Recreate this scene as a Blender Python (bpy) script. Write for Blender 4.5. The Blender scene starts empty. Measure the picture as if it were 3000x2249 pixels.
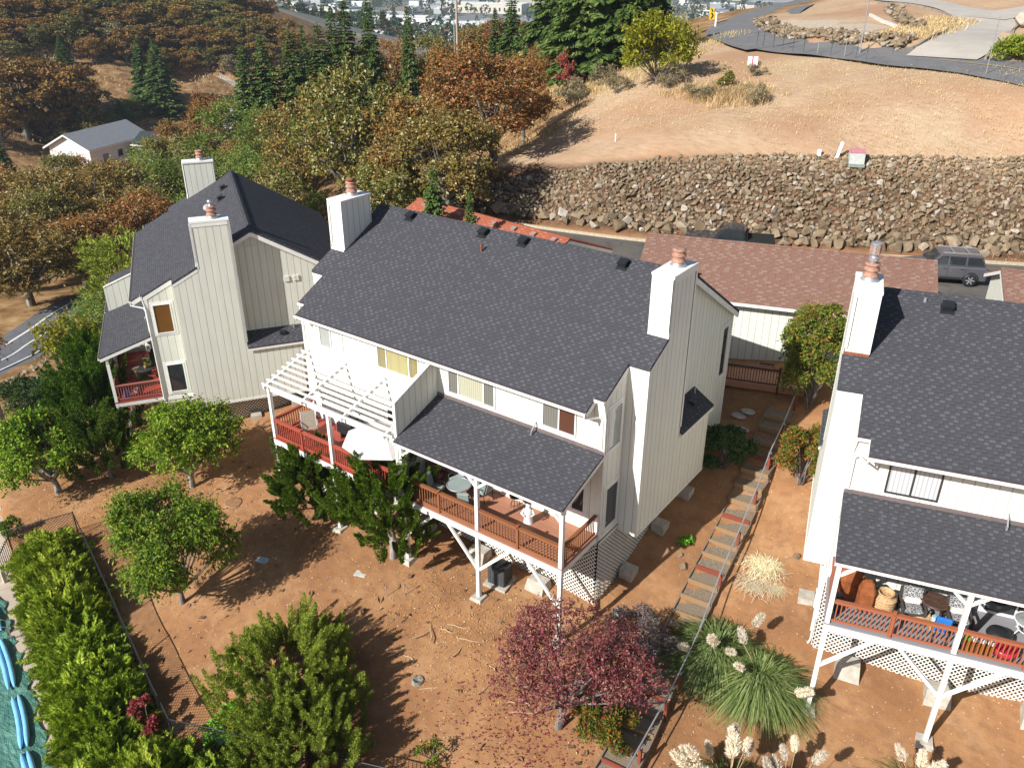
import bpy, bmesh, math, random
import numpy as np
from mathutils import Vector, Matrix
R = math.radians
scene = bpy.context.scene
COL = scene.collection
# ------------------------------------------------------------------ camera
_yaw, _pit, _rol = .6293, .4749, .0020
_r = Vector((math.cos(_yaw), math.sin(_yaw), 0)); _fh = Vector((-math.sin(_yaw), math.cos(_yaw), 0)); _z = Vector((0, 0, 1))
_f = _fh*math.cos(_pit) - _z*math.sin(_pit); _u = _fh*math.sin(_pit) + _z*math.cos(_pit)
_rr = _r*math.cos(_rol) + _u*math.sin(_rol); _uu = -_r*math.sin(_rol) + _u*math.cos(_rol)
cd = bpy.data.cameras.new('camera'); cam = bpy.data.objects.new('camera', cd); COL.objects.link(cam)
CAMPOS = Vector((12.9834, -20.9083, 20.2073))
cam.matrix_world = Matrix(((_rr.x, _uu.x, -_f.x, CAMPOS.x), (_rr.y, _uu.y, -_f.y, CAMPOS.y), (_rr.z, _uu.z, -_f.z, CAMPOS.z), (0, 0, 0, 1)))
cd.sensor_width = 36; cd.lens = 2472.9/3000*36; cd.clip_start = .3; cd.clip_end = 9000
scene.camera = cam
# ------------------------------------------------------------------ light
SUN_AZ, SUN_EL = R(-103.6), R(35.2)
sund = Vector((math.cos(SUN_AZ)*math.cos(SUN_EL), math.sin(SUN_AZ)*math.cos(SUN_EL), math.sin(SUN_EL)))
world = bpy.data.worlds.new('World'); scene.world = world; world.use_nodes = True
wn = world.node_tree; bg = wn.nodes['Background']
sky = wn.nodes.new('ShaderNodeTexSky'); sky.sky_type = 'NISHITA'; sky.sun_disc = False
sky.sun_elevation = SUN_EL; sky.sun_rotation = R(193.6); sky.altitude = 200; sky.air_density = 1.0; sky.dust_density = 1.0
wn.links.new(sky.outputs[0], bg.inputs[0]); bg.inputs[1].default_value = 0.07
sl = bpy.data.lights.new('sun', 'SUN'); sl.energy = 5.0; sl.angle = R(.53); sl.color = (1.0, .975, .935)
so = bpy.data.objects.new('sun', sl); COL.objects.link(so); so.rotation_euler = sund.to_track_quat('Z', 'Y').to_euler()
scene.view_settings.view_transform = 'Standard'; scene.view_settings.look = 'None'
scene.view_settings.exposure = 0.45; scene.view_settings.gamma = 1; scene.view_settings.use_curve_mapping = False
scene.cycles.max_bounces = 6; scene.cycles.transparent_max_bounces = 24; scene.cycles.diffuse_bounces = 3
# ------------------------------------------------------------------ helpers
def tag(o, label=None, cat=None, group=None, kind=None):
    for k, v in (('label', label), ('category', cat), ('group', group), ('kind', kind)):
        if v: o[k] = v
    return o
def empty(name, loc=(0, 0, 0), rz=0, label=None, cat=None, group=None, scale=None):
    o = bpy.data.objects.new(name, None); COL.objects.link(o); o.location = loc; o.rotation_euler = (0, 0, rz); o.empty_display_size = .2
    if scale is not None: o.scale = (scale,)*3 if isinstance(scale, (int, float)) else scale
    return tag(o, label, cat, group)
def link(name, me, parent=None, loc=None, rot=None):
    o = bpy.data.objects.new(name, me); COL.objects.link(o)
    if parent: o.parent = parent
    if loc is not None: o.location = loc
    if rot is not None: o.rotation_euler = rot
    return o
def copy_tree(o, parent=None):
    c = o.copy(); COL.objects.link(c); c.parent = parent
    for ch in o.children: copy_tree(ch, c)
    return c
def mesh_np(name, V, F, mats, smooth=False, midx=None):
    V = np.asarray(V, np.float32); F = np.asarray(F, np.int32); n, k = F.shape
    me = bpy.data.meshes.new(name)
    me.vertices.add(len(V)); me.vertices.foreach_set('co', V.ravel())
    me.loops.add(n*k); me.loops.foreach_set('vertex_index', F.ravel())
    me.polygons.add(n); me.polygons.foreach_set('loop_start', np.arange(0, n*k, k, dtype=np.int32))
    try: me.polygons.foreach_set('loop_total', np.full(n, k, np.int32))
    except Exception: pass
    if midx is not None: me.polygons.foreach_set('material_index', np.asarray(midx, np.int32))
    me.update(calc_edges=True); me.validate()
    me.polygons.foreach_set('use_smooth', np.full(len(me.polygons), smooth))
    for m in (mats if isinstance(mats, (list, tuple)) else [mats]): me.materials.append(m)
    return me
class MB:
    "collects shapes and links them as one mesh object"
    def __init__(s): s.v = []; s.f = []; s.m = []; s.sm = []; s.cut = []
    def add(s, vs, fs, mat=0, smooth=False):
        b = len(s.v); s.cut.append((b, len(s.f))); s.v += [tuple(v) for v in vs]
        for f in fs: s.f.append([b+i for i in f]); s.m.append(mat); s.sm.append(smooth)
        return s
    def box(s, c, d, rz=0, mat=0, rx=0):
        hx, hy, hz = d[0]/2, d[1]/2, d[2]/2; M = Matrix.Rotation(rz, 3, 'Z') @ Matrix.Rotation(rx, 3, 'X'); c = Vector(c)
        vs = [c + M @ Vector((x*hx, y*hy, z*hz)) for z in (-1, 1) for y in (-1, 1) for x in (-1, 1)]
        return s.add(vs, [(0, 2, 3, 1), (4, 5, 7, 6), (0, 1, 5, 4), (2, 6, 7, 3), (0, 4, 6, 2), (1, 3, 7, 5)], mat)
    def bx(s, x0, x1, y0, y1, z0, z1, mat=0): return s.box(((x0+x1)/2, (y0+y1)/2, (z0+z1)/2), (abs(x1-x0), abs(y1-y0), abs(z1-z0)), 0, mat)
    def beam(s, a, b, w, h, mat=0, up=(0, 0, 1)):
        a = Vector(a); b = Vector(b); d = (b-a).normalized(); up = Vector(up)
        if abs(d.dot(up)) > .98: up = Vector((0, 1, 0))
        r = d.cross(up).normalized(); u = r.cross(d)
        vs = [p + r*(sx*w/2) + u*(sy*h/2) for p in (a, b) for sx, sy in ((-1, -1), (1, -1), (1, 1), (-1, 1))]
        return s.add(vs, [(3, 2, 1, 0), (4, 5, 6, 7), (0, 1, 5, 4), (1, 2, 6, 5), (2, 3, 7, 6), (3, 0, 4, 7)], mat)
    def prism(s, poly, vec, mat=0):
        n = len(poly); vec = Vector(vec); p = [Vector(q) for q in poly]
        vs = p + [q+vec for q in p]
        return s.add(vs, [list(range(n))[::-1], list(range(n, 2*n))] + [(i, (i+1) % n, n+(i+1) % n, n+i) for i in range(n)], mat)
    def tube(s, pts, r, n=7, mat=0, smooth=True, cap=True):
        pts = [Vector(p) for p in pts]; rs = r if isinstance(r, (list, tuple)) else [r]*len(pts); vs = []; ref = None
        for i, p in enumerate(pts):
            d = (pts[min(i+1, len(pts)-1)] - pts[max(i-1, 0)]).normalized()
            if ref is None: ref = Vector((1, 0, 0)) if abs(d.x) < .8 else Vector((0, 1, 0))
            a = (ref - d*ref.dot(d)).normalized(); ref = a; b = d.cross(a)
            vs += [p + (a*math.cos(2*math.pi*k/n) + b*math.sin(2*math.pi*k/n))*rs[i] for k in range(n)]
        fs = [(i*n+k, i*n+(k+1) % n, (i+1)*n+(k+1) % n, (i+1)*n+k) for i in range(len(pts)-1) for k in range(n)]
        s.add(vs, fs, mat, smooth)
        if cap:
            m = len(pts)-1; s.add(vs[:n], [list(range(n))[::-1]], mat); s.add(vs[m*n:], [list(range(n))], mat)
        return s
    def lathe(s, prof, c=(0, 0, 0), n=16, mat=0, smooth=True):
        c = Vector(c); vs = [c + Vector((r*math.cos(2*math.pi*k/n), r*math.sin(2*math.pi*k/n), z)) for r, z in prof for k in range(n)]
        fs = [(i*n+k, i*n+(k+1) % n, (i+1)*n+(k+1) % n, (i+1)*n+k) for i in range(len(prof)-1) for k in range(n)]
        s.add(vs, fs, mat, smooth)
        return s.add(vs[-n:], [list(range(n))], mat).add(vs[:n], [list(range(n))[::-1]], mat)
    def build(s, name, mats, parent=None, loc=None, rot=None, uv=True, bevel=0, fix=True):
        me = bpy.data.meshes.new(name); me.from_pydata(s.v, [], s.f)
        for m in (mats if isinstance(mats, (list, tuple)) else [mats]): me.materials.append(m)
        me.polygons.foreach_set('material_index', s.m); me.polygons.foreach_set('use_smooth', s.sm)
        if fix or bevel:
            bm = bmesh.new(); bm.from_mesh(me)
            if bevel:
                bmesh.ops.bevel(bm, geom=[e for e in bm.edges], offset=bevel, segments=2, affect='EDGES', clamp_overlap=True)
            bmesh.ops.recalc_face_normals(bm, faces=bm.faces); bm.to_mesh(me); bm.free()
        if uv: auto_uv(me)
        return link(name, me, parent, loc, rot)
def build_each(b, name, mats, parent=None, **kw):
    "every shape of the MB becomes an object of its own"
    cuts = b.cut+[(len(b.v), len(b.f))]; out = []
    for (v0, f0), (v1, f1) in zip(cuts[:-1], cuts[1:]):
        q = MB(); q.v = b.v[v0:v1]; q.f = [[i-v0 for i in f] for f in b.f[f0:f1]]; q.m = b.m[f0:f1]; q.sm = b.sm[f0:f1]; out.append(q.build(name, mats, parent, **kw))
    return out
def auto_uv(me):
    l = me.uv_layers.new(name='UVMap'); d = l.data
    for p in me.polygons:
        n = p.normal
        if abs(n.z) > .995: t = Vector((1, 0, 0)); v = Vector((0, 1, 0))
        else: t = Vector((-n.y, n.x, 0)).normalized(); v = n.cross(t)
        for li in p.loop_indices:
            c = me.vertices[me.loops[li].vertex_index].co; d[li].uv = (c.dot(t), c.dot(v))
# ------------------------------------------------------------------ materials
def lin(c): return c/12.92 if c <= .04045 else ((c+.055)/1.055)**2.4
def rgb(r, g, b): return (lin(r/255), lin(g/255), lin(b/255), 1)
class NT:
    def __init__(s, name):
        s.mat = bpy.data.materials.new(name); s.mat.use_nodes = True; s.t = s.mat.node_tree; s.p = s.t.nodes['Principled BSDF']; s.out = s.t.nodes['Material Output']
        s.p.inputs['Roughness'].default_value = .8; s.p.inputs['Specular IOR Level'].default_value = .3
    def n(s, t, **kw):
        o = s.t.nodes.new('ShaderNode'+t)
        for k, v in kw.items():
            if k in o.inputs: s.set(o.inputs[k], v)
            else: setattr(o, k, v)
        return o
    def set(s, inp, v):
        if hasattr(v, 'links') or isinstance(v, bpy.types.NodeSocket): s.t.links.new(v, inp)
        else: inp.default_value = v
    def math(s, op, a, b=None, c=None):
        o = s.n('Math', operation=op); s.set(o.inputs[0], a)
        if b is not None: s.set(o.inputs[1], b)
        if c is not None: s.set(o.inputs[2], c)
        return o.outputs[0]
    def mix(s, f, a, b, blend='MIX'):
        o = s.n('Mix', data_type='RGBA', blend_type=blend); s.set(o.inputs[0], f); s.set(o.inputs[6], a); s.set(o.inputs[7], b); return o.outputs[2]
    def noise(s, scale, detail=4, vec=None, rough=.55):
        o = s.n('TexNoise'); o.inputs['Scale'].default_value = scale; o.inputs['Detail'].default_value = detail; o.inputs['Roughness'].default_value = rough
        if vec is not None: s.set(o.inputs['Vector'], vec)
        return o.outputs[0]
    def ramp(s, f, stops, interp='LINEAR'):
        o = s.n('ValToRGB'); s.set(o.inputs[0], f); e = o.color_ramp; e.interpolation = interp
        while len(e.elements) < len(stops): e.elements.new(.5)
        for el, (p, c) in zip(e.elements, stops): el.position = p; el.color = c if len(c) == 4 else (*c, 1)
        return o.outputs[0]
    def coord(s, which='Object'): return s.n('TexCoord').outputs[which]
    def mapping(s, vec, scale=(1, 1, 1), rot=(0, 0, 0)):
        o = s.n('Mapping'); s.set(o.inputs[0], vec); o.inputs['Scale'].default_value = scale; o.inputs['Rotation'].default_value = rot; return o.outputs[0]
    def bump(s, h, strength=.3, dist=.02):
        o = s.n('Bump'); s.set(o.inputs['Height'], h); o.inputs['Strength'].default_value = strength; o.inputs['Distance'].default_value = dist; s.t.links.new(o.outputs[0], s.p.inputs['Normal'])
    def color(s, c): s.set(s.p.inputs['Base Color'], c); return s
    def rough(s, v): s.set(s.p.inputs['Roughness'], v); return s
GREY = lambda v: (v, v, v, 1)
def m_plain(name, c, rough=.7, var=.12, scale=6, metal=0, bump=0, spec=.3):
    m = NT(name); nz = m.noise(scale, 5, m.coord())
    m.color(m.mix(m.math('MULTIPLY', m.ramp(nz, [(.35, GREY(0)), (.7, GREY(1))]), 1.0), tuple(x*(1-var) for x in c[:3])+(1,), tuple(min(1, x*(1+var)) for x in c[:3])+(1,)))
    m.rough(rough); m.p.inputs['Metallic'].default_value = metal; m.p.inputs['Specular IOR Level'].default_value = spec
    if bump: m.bump(m.noise(scale*6, 3, m.coord()), bump, .01)
    return m.mat
def m_siding(name, c, groove=.55, pitch=.36, stain=.12):
    m = NT(name); uv = m.coord('UV'); sp = m.n('SeparateXYZ', Vector=uv)
    fr = m.math('FRACT', m.math('DIVIDE', sp.outputs[0], pitch)); g = m.math('LESS_THAN', fr, .085)
    nz = m.noise(1.3, 5, m.mapping(uv, (2.2, .35, 1))); n2 = m.noise(14, 3, m.mapping(uv, (4, .4, 1)))
    wl = m.noise(.5, 4, uv); base = m.mix(m.ramp(nz, [(.3, GREY(0)), (.75, GREY(1))]), tuple(x*(1-stain) for x in c[:3])+(1,), c)
    base = m.mix(m.math('MULTIPLY', n2, .12), base, tuple(x*.8 for x in c[:3])+(1,))
    base = m.mix(m.ramp(wl, [(.5, GREY(0)), (.75, GREY(.10))]), base, (.34, .30, .22, 1)); m.color(m.mix(m.math('MULTIPLY', g, 1-groove), base, (.06, .055, .04, 1))); m.rough(.75)
    m.bump(m.math('SUBTRACT', m.math('MULTIPLY', n2, .25), g), .5, .012); return m.mat
def m_shingle(name, dark, light, accent=None, w=.33, h=.14, tabs=.5, irregular=.35):
    "courses of laminated shingles: raised lighter tabs with a painted shadow line under each course"
    m = NT(name); uv = m.coord('UV'); sp = m.n('SeparateXYZ', Vector=uv); U, Vv = sp.outputs[0], sp.outputs[1]
    rowf = m.math('DIVIDE', Vv, h); row = m.math('FLOOR', rowf); saw = m.math('FRACT', rowf)
    wn = m.n('TexWhiteNoise', noise_dimensions='1D'); m.set(wn.inputs['W'], row)
    uu = m.math('ADD', m.math('ADD', m.math('DIVIDE', U, w), m.math('MULTIPLY', row, .5)), m.math('MULTIPLY', wn.outputs[0], irregular))
    cell = m.math('FLOOR', uu); f = m.math('FRACT', uu)
    cv = m.n('CombineXYZ'); m.set(cv.inputs[0], cell); m.set(cv.inputs[1], row); cn = m.n('TexWhiteNoise', noise_dimensions='2D'); m.set(cn.inputs['Vector'], cv.outputs[0])
    cw = m.math('MULTIPLY_ADD', cn.outputs[0], .22, tabs-.16); tab = m.math('LESS_THAN', f, cw); edge = m.math('LESS_THAN', m.math('ABSOLUTE', m.math('SUBTRACT', f, cw)), .035)
    c = m.mix(m.math('MULTIPLY', tab, m.ramp(m.n('SeparateColor', Color=cn.outputs[1]).outputs[2], [(.15, GREY(.2)), (.75, GREY(1))])), dark, accent or light)
    c = m.mix(m.math('MULTIPLY', m.math('SUBTRACT', 1.0, tab), m.math('MULTIPLY', m.n('SeparateColor', Color=cn.outputs[1]).outputs[1], .35)), c, light)
    under = m.math('LESS_THAN', saw, .20); c = m.mix(m.math('MULTIPLY', under, m.math('MULTIPLY_ADD', tab, .55, .2)), c, tuple(x*.35 for x in dark[:3])+(1,)); c = m.mix(m.math('MULTIPLY', edge, .5), c, tuple(x*.5 for x in dark[:3])+(1,))  # line below the tabs is their shadow, painted into the colour
    big = m.noise(.3, 4, uv); c = m.mix(m.ramp(big, [(.4, GREY(0)), (.7, GREY(.12))]), c, tuple(x*.8 for x in dark[:3])+(1,))
    gr = m.noise(60, 2, uv); c = m.mix(m.math('MULTIPLY', gr, .16), c, tuple(x*.5 for x in dark[:3])+(1,))
    m.color(c); m.rough(.95); m.p.inputs['Specular IOR Level'].default_value = .12
    m.bump(m.math('ADD', m.math('MULTIPLY', m.math('SUBTRACT', 1.0, saw), .6), m.math('MULTIPLY', tab, .5)), .5, .012); return m.mat
def m_leaf(name, cols, trans=.3, rough=.55, obj=None, spec=.25):
    "cols: list of (pos,colour) over random leaf; obj: other list for other trees"
    m = NT(name); ri = m.n('NewGeometry').outputs['Random Per Island']
    c = m.ramp(ri, cols, 'CONSTANT' if len(cols) > 3 else 'LINEAR')
    oi = m.n('ObjectInfo').outputs['Random']
    if obj: c = m.mix(m.ramp(oi, [(.3, GREY(0)), (.75, GREY(1))]), c, m.ramp(ri, obj, 'CONSTANT' if len(obj) > 3 else 'LINEAR'))
    hs = m.n('HueSaturation'); m.set(hs.inputs['Color'], c); m.set(hs.inputs['Value'], m.math('MULTIPLY_ADD', oi, .3, .85)); m.set(hs.inputs['Hue'], m.math('MULTIPLY_ADD', m.math('FRACT', m.math('MULTIPLY', oi, 7.3)), .018, .491)); c = hs.outputs[0]
    m.color(c); m.rough(rough); m.p.inputs['Specular IOR Level'].default_value = spec
    tr = m.n('BsdfTranslucent'); m.set(tr.inputs['Color'], m.mix(.35, c, (.5, .5, .05, 1), 'MULTIPLY') if False else c)
    mx = m.n('MixShader'); mx.inputs[0].default_value = trans; m.t.links.new(m.p.outputs[0], mx.inputs[1]); m.t.links.new(tr.outputs[0], mx.inputs[2]); m.t.links.new(mx.outputs[0], m.out.inputs[0])
    return m.mat
def m_wood(name, c, rough=.6, board=0, var=.25):
    m = NT(name); uv = m.coord('UV'); nz = m.noise(3, 6, m.mapping(uv, (1.2, 12, 1))); n2 = m.noise(1.1, 3, uv)
    col = m.mix(nz, tuple(x*(1-var) for x in c[:3])+(1,), tuple(min(1, x*(1+var)) for x in c[:3])+(1,)); col = m.mix(m.math('MULTIPLY', n2, .35), col, tuple(x*.75 for x in c[:3])+(1,))
    if board:
        sp = m.n('SeparateXYZ', Vector=uv); g = m.math('LESS_THAN', m.math('FRACT', m.math('DIVIDE', sp.outputs[1], board)), .07)
        bi = m.n('TexWhiteNoise', noise_dimensions='1D'); m.set(bi.inputs['W'], m.math('FLOOR', m.math('DIVIDE', sp.outputs[1], board)))
        col = m.mix(m.math('MULTIPLY', bi.outputs[0], .25), col, tuple(min(1, x*1.35) for x in c[:3])+(1,)); col = m.mix(m.math('MULTIPLY', g, .7), col, (.02, .012, .01, 1))
    m.color(col); m.rough(rough); m.bump(nz, .2, .005); return m.mat
def m_glass(name, c=(.015, .018, .02, 1), rough=.04):
    m = NT(name); nz = m.noise(.8, 3, m.coord()); m.color(m.mix(nz, c, tuple(x*2.2+.004 for x in c[:3])+(1,))); m.rough(rough); m.p.inputs['Specular IOR Level'].default_value = .8; return m.mat
def m_blind(name, c1, c2, pitch=.11, axis=0, coat=1):
    m = NT(name); sp = m.n('SeparateXYZ', Vector=m.coord('UV')); fr = m.math('FRACT', m.math('DIVIDE', sp.outputs[axis], pitch))
    w = m.math('ABSOLUTE', m.math('SUBTRACT', fr, .5)); col = m.ramp(w, [(.0, c1), (.32, c1), (.5, c2)])
    m.color(m.mix(m.math('MULTIPLY', m.noise(1.6, 3, m.coord('UV')), .35), col, tuple(x*.6 for x in c1[:3])+(1,))); m.rough(.6); m.p.inputs['Coat Weight'].default_value = coat; m.p.inputs['Coat Roughness'].default_value = .03; return m.mat
WHITE = rgb(228, 226, 212)
M = {}
M['white'] = m_siding('white_siding', (.83, .835, .755, 1)); M['trim'] = m_plain('white_trim', (.80, .795, .75, 1), .6, .05, 3)
M['beige'] = m_siding('pale_beige_siding', (.745, .75, .655, 1)); M['shingle'] = m_shingle('charcoal_shingle', (.064, .064, .071, 1), (.074, .074, .082, 1), (.108, .107, .120, 1))
M['red_shingle'] = m_shingle('red_brown_shingle', (.235, .125, .092, 1), (.26, .15, .112, 1), (.30, .20, .155, 1), .6, .16, .5, .6)
M['orange_shingle'] = m_shingle('orange_shingle', (.36, .105, .055, 1), (.42, .14, .08, 1), (.47, .19, .12, 1), .5, .16, .5, .5)
M['grey_shingle'] = m_shingle('grey_shingle', (.26, .265, .28, 1), (.33, .335, .35, 1), None, .6, .3)
M['flash'] = m_plain('brown_flashing', (.17, .13, .125, 1), .6); M['gut_in'] = m_plain('gutter_inside', (.08, .055, .05, 1), .7)
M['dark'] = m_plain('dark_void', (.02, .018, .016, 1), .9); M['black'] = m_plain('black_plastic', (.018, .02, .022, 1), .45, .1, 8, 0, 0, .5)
M['deck_brown'] = m_wood('brown_deck_boards', (.42, .19, .115, 1), .6, .14); M['deck_red'] = m_wood('red_deck_boards', (.36, .062, .04, 1), .5, .14); M['deck_grey'] = m_wood('grey_deck_carpet', (.27, .265, .28, 1), .9, 0, .12)
M['deck_old'] = m_wood('old_red_boards', (.36, .125, .095, 1), .7, .14)
M['rail_brown'] = m_wood('brown_stained_rail', (.27, .105, .045, 1), .55); M['rail_red'] = m_wood('red_stained_rail', (.36, .075, .045, 1), .5); M['rail_orange'] = m_wood('orange_stained_rail', (.36, .12, .06, 1), .55); M['rail_dark'] = m_wood('dark_brown_rail', (.10, .045, .032, 1), .6)
M['weather'] = m_wood('weathered_beam', (.22, .17, .13, 1), .8); M['lattice'] = m_plain('white_lattice', (.74, .73, .67, 1), .7, .06, 2)
M['concrete'] = m_plain('concrete', (.46, .42, .35, 1), .9, .18, 4, 0, .3); M['glass'] = m_glass('dark_glass'); M['glass_brown'] = m_blind('brown_blind', (.11, .04, .02, 1), (.05, .02, .01, 1), .09)
M['blind_grey'] = m_blind('grey_blind', (.20, .19, .165, 1), (.09, .085, .07, 1)); M['blind_cream'] = m_blind('cream_blind', (.50, .49, .36, 1), (.28, .27, .18, 1)); M['curtain_yellow'] = m_blind('yellow_curtain', (.40, .355, .16, 1), (.33, .29, .13, 1), .5)
M['blind_white'] = m_blind('white_blind', (.62, .62, .64, 1), (.35, .35, .37, 1), .14); M['pane_pale'] = m_blind('pale_screen', (.36, .38, .36, 1), (.36, .38, .36, 1), .5); M['pane_amber'] = m_blind('amber_window', (.17, .07, .012, 1), (.14, .055, .01, 1), .05, 1)
M['pane_olive'] = m_blind('olive_curtain', (.27, .23, .10, 1), (.2, .17, .07, 1), .3); M['vinyl'] = m_plain('white_vinyl', (.80, .80, .79, 1), .4, .03); M['bronze'] = m_plain('bronze_frame', (.05, .042, .04, 1), .4)
M['terracotta'] = m_plain('terracotta_flue', (.40, .22, .16, 1), .8, .25, 9); M['steel'] = m_plain('galvanised_steel', (.62, .62, .64, 1), .35, .1, 5, .7); M['galv'] = m_plain('dull_galvanised', (.42, .43, .45, 1), .45, .12, 4, .5)
M['rust'] = m_plain('rusty_flashing', (.26, .09, .045, 1), .8, .3, 12); M['timber'] = m_wood('step_timber', (.31, .195, .10, 1), .85); M['red_post'] = m_wood('red_brown_post', (.24, .06, .035, 1), .7)
M['aggregate'] = m_plain('exposed_aggregate', (.24, .19, .135, 1), .95, .5, 26, 0, .5)
def gm_scene(): return None
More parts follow.
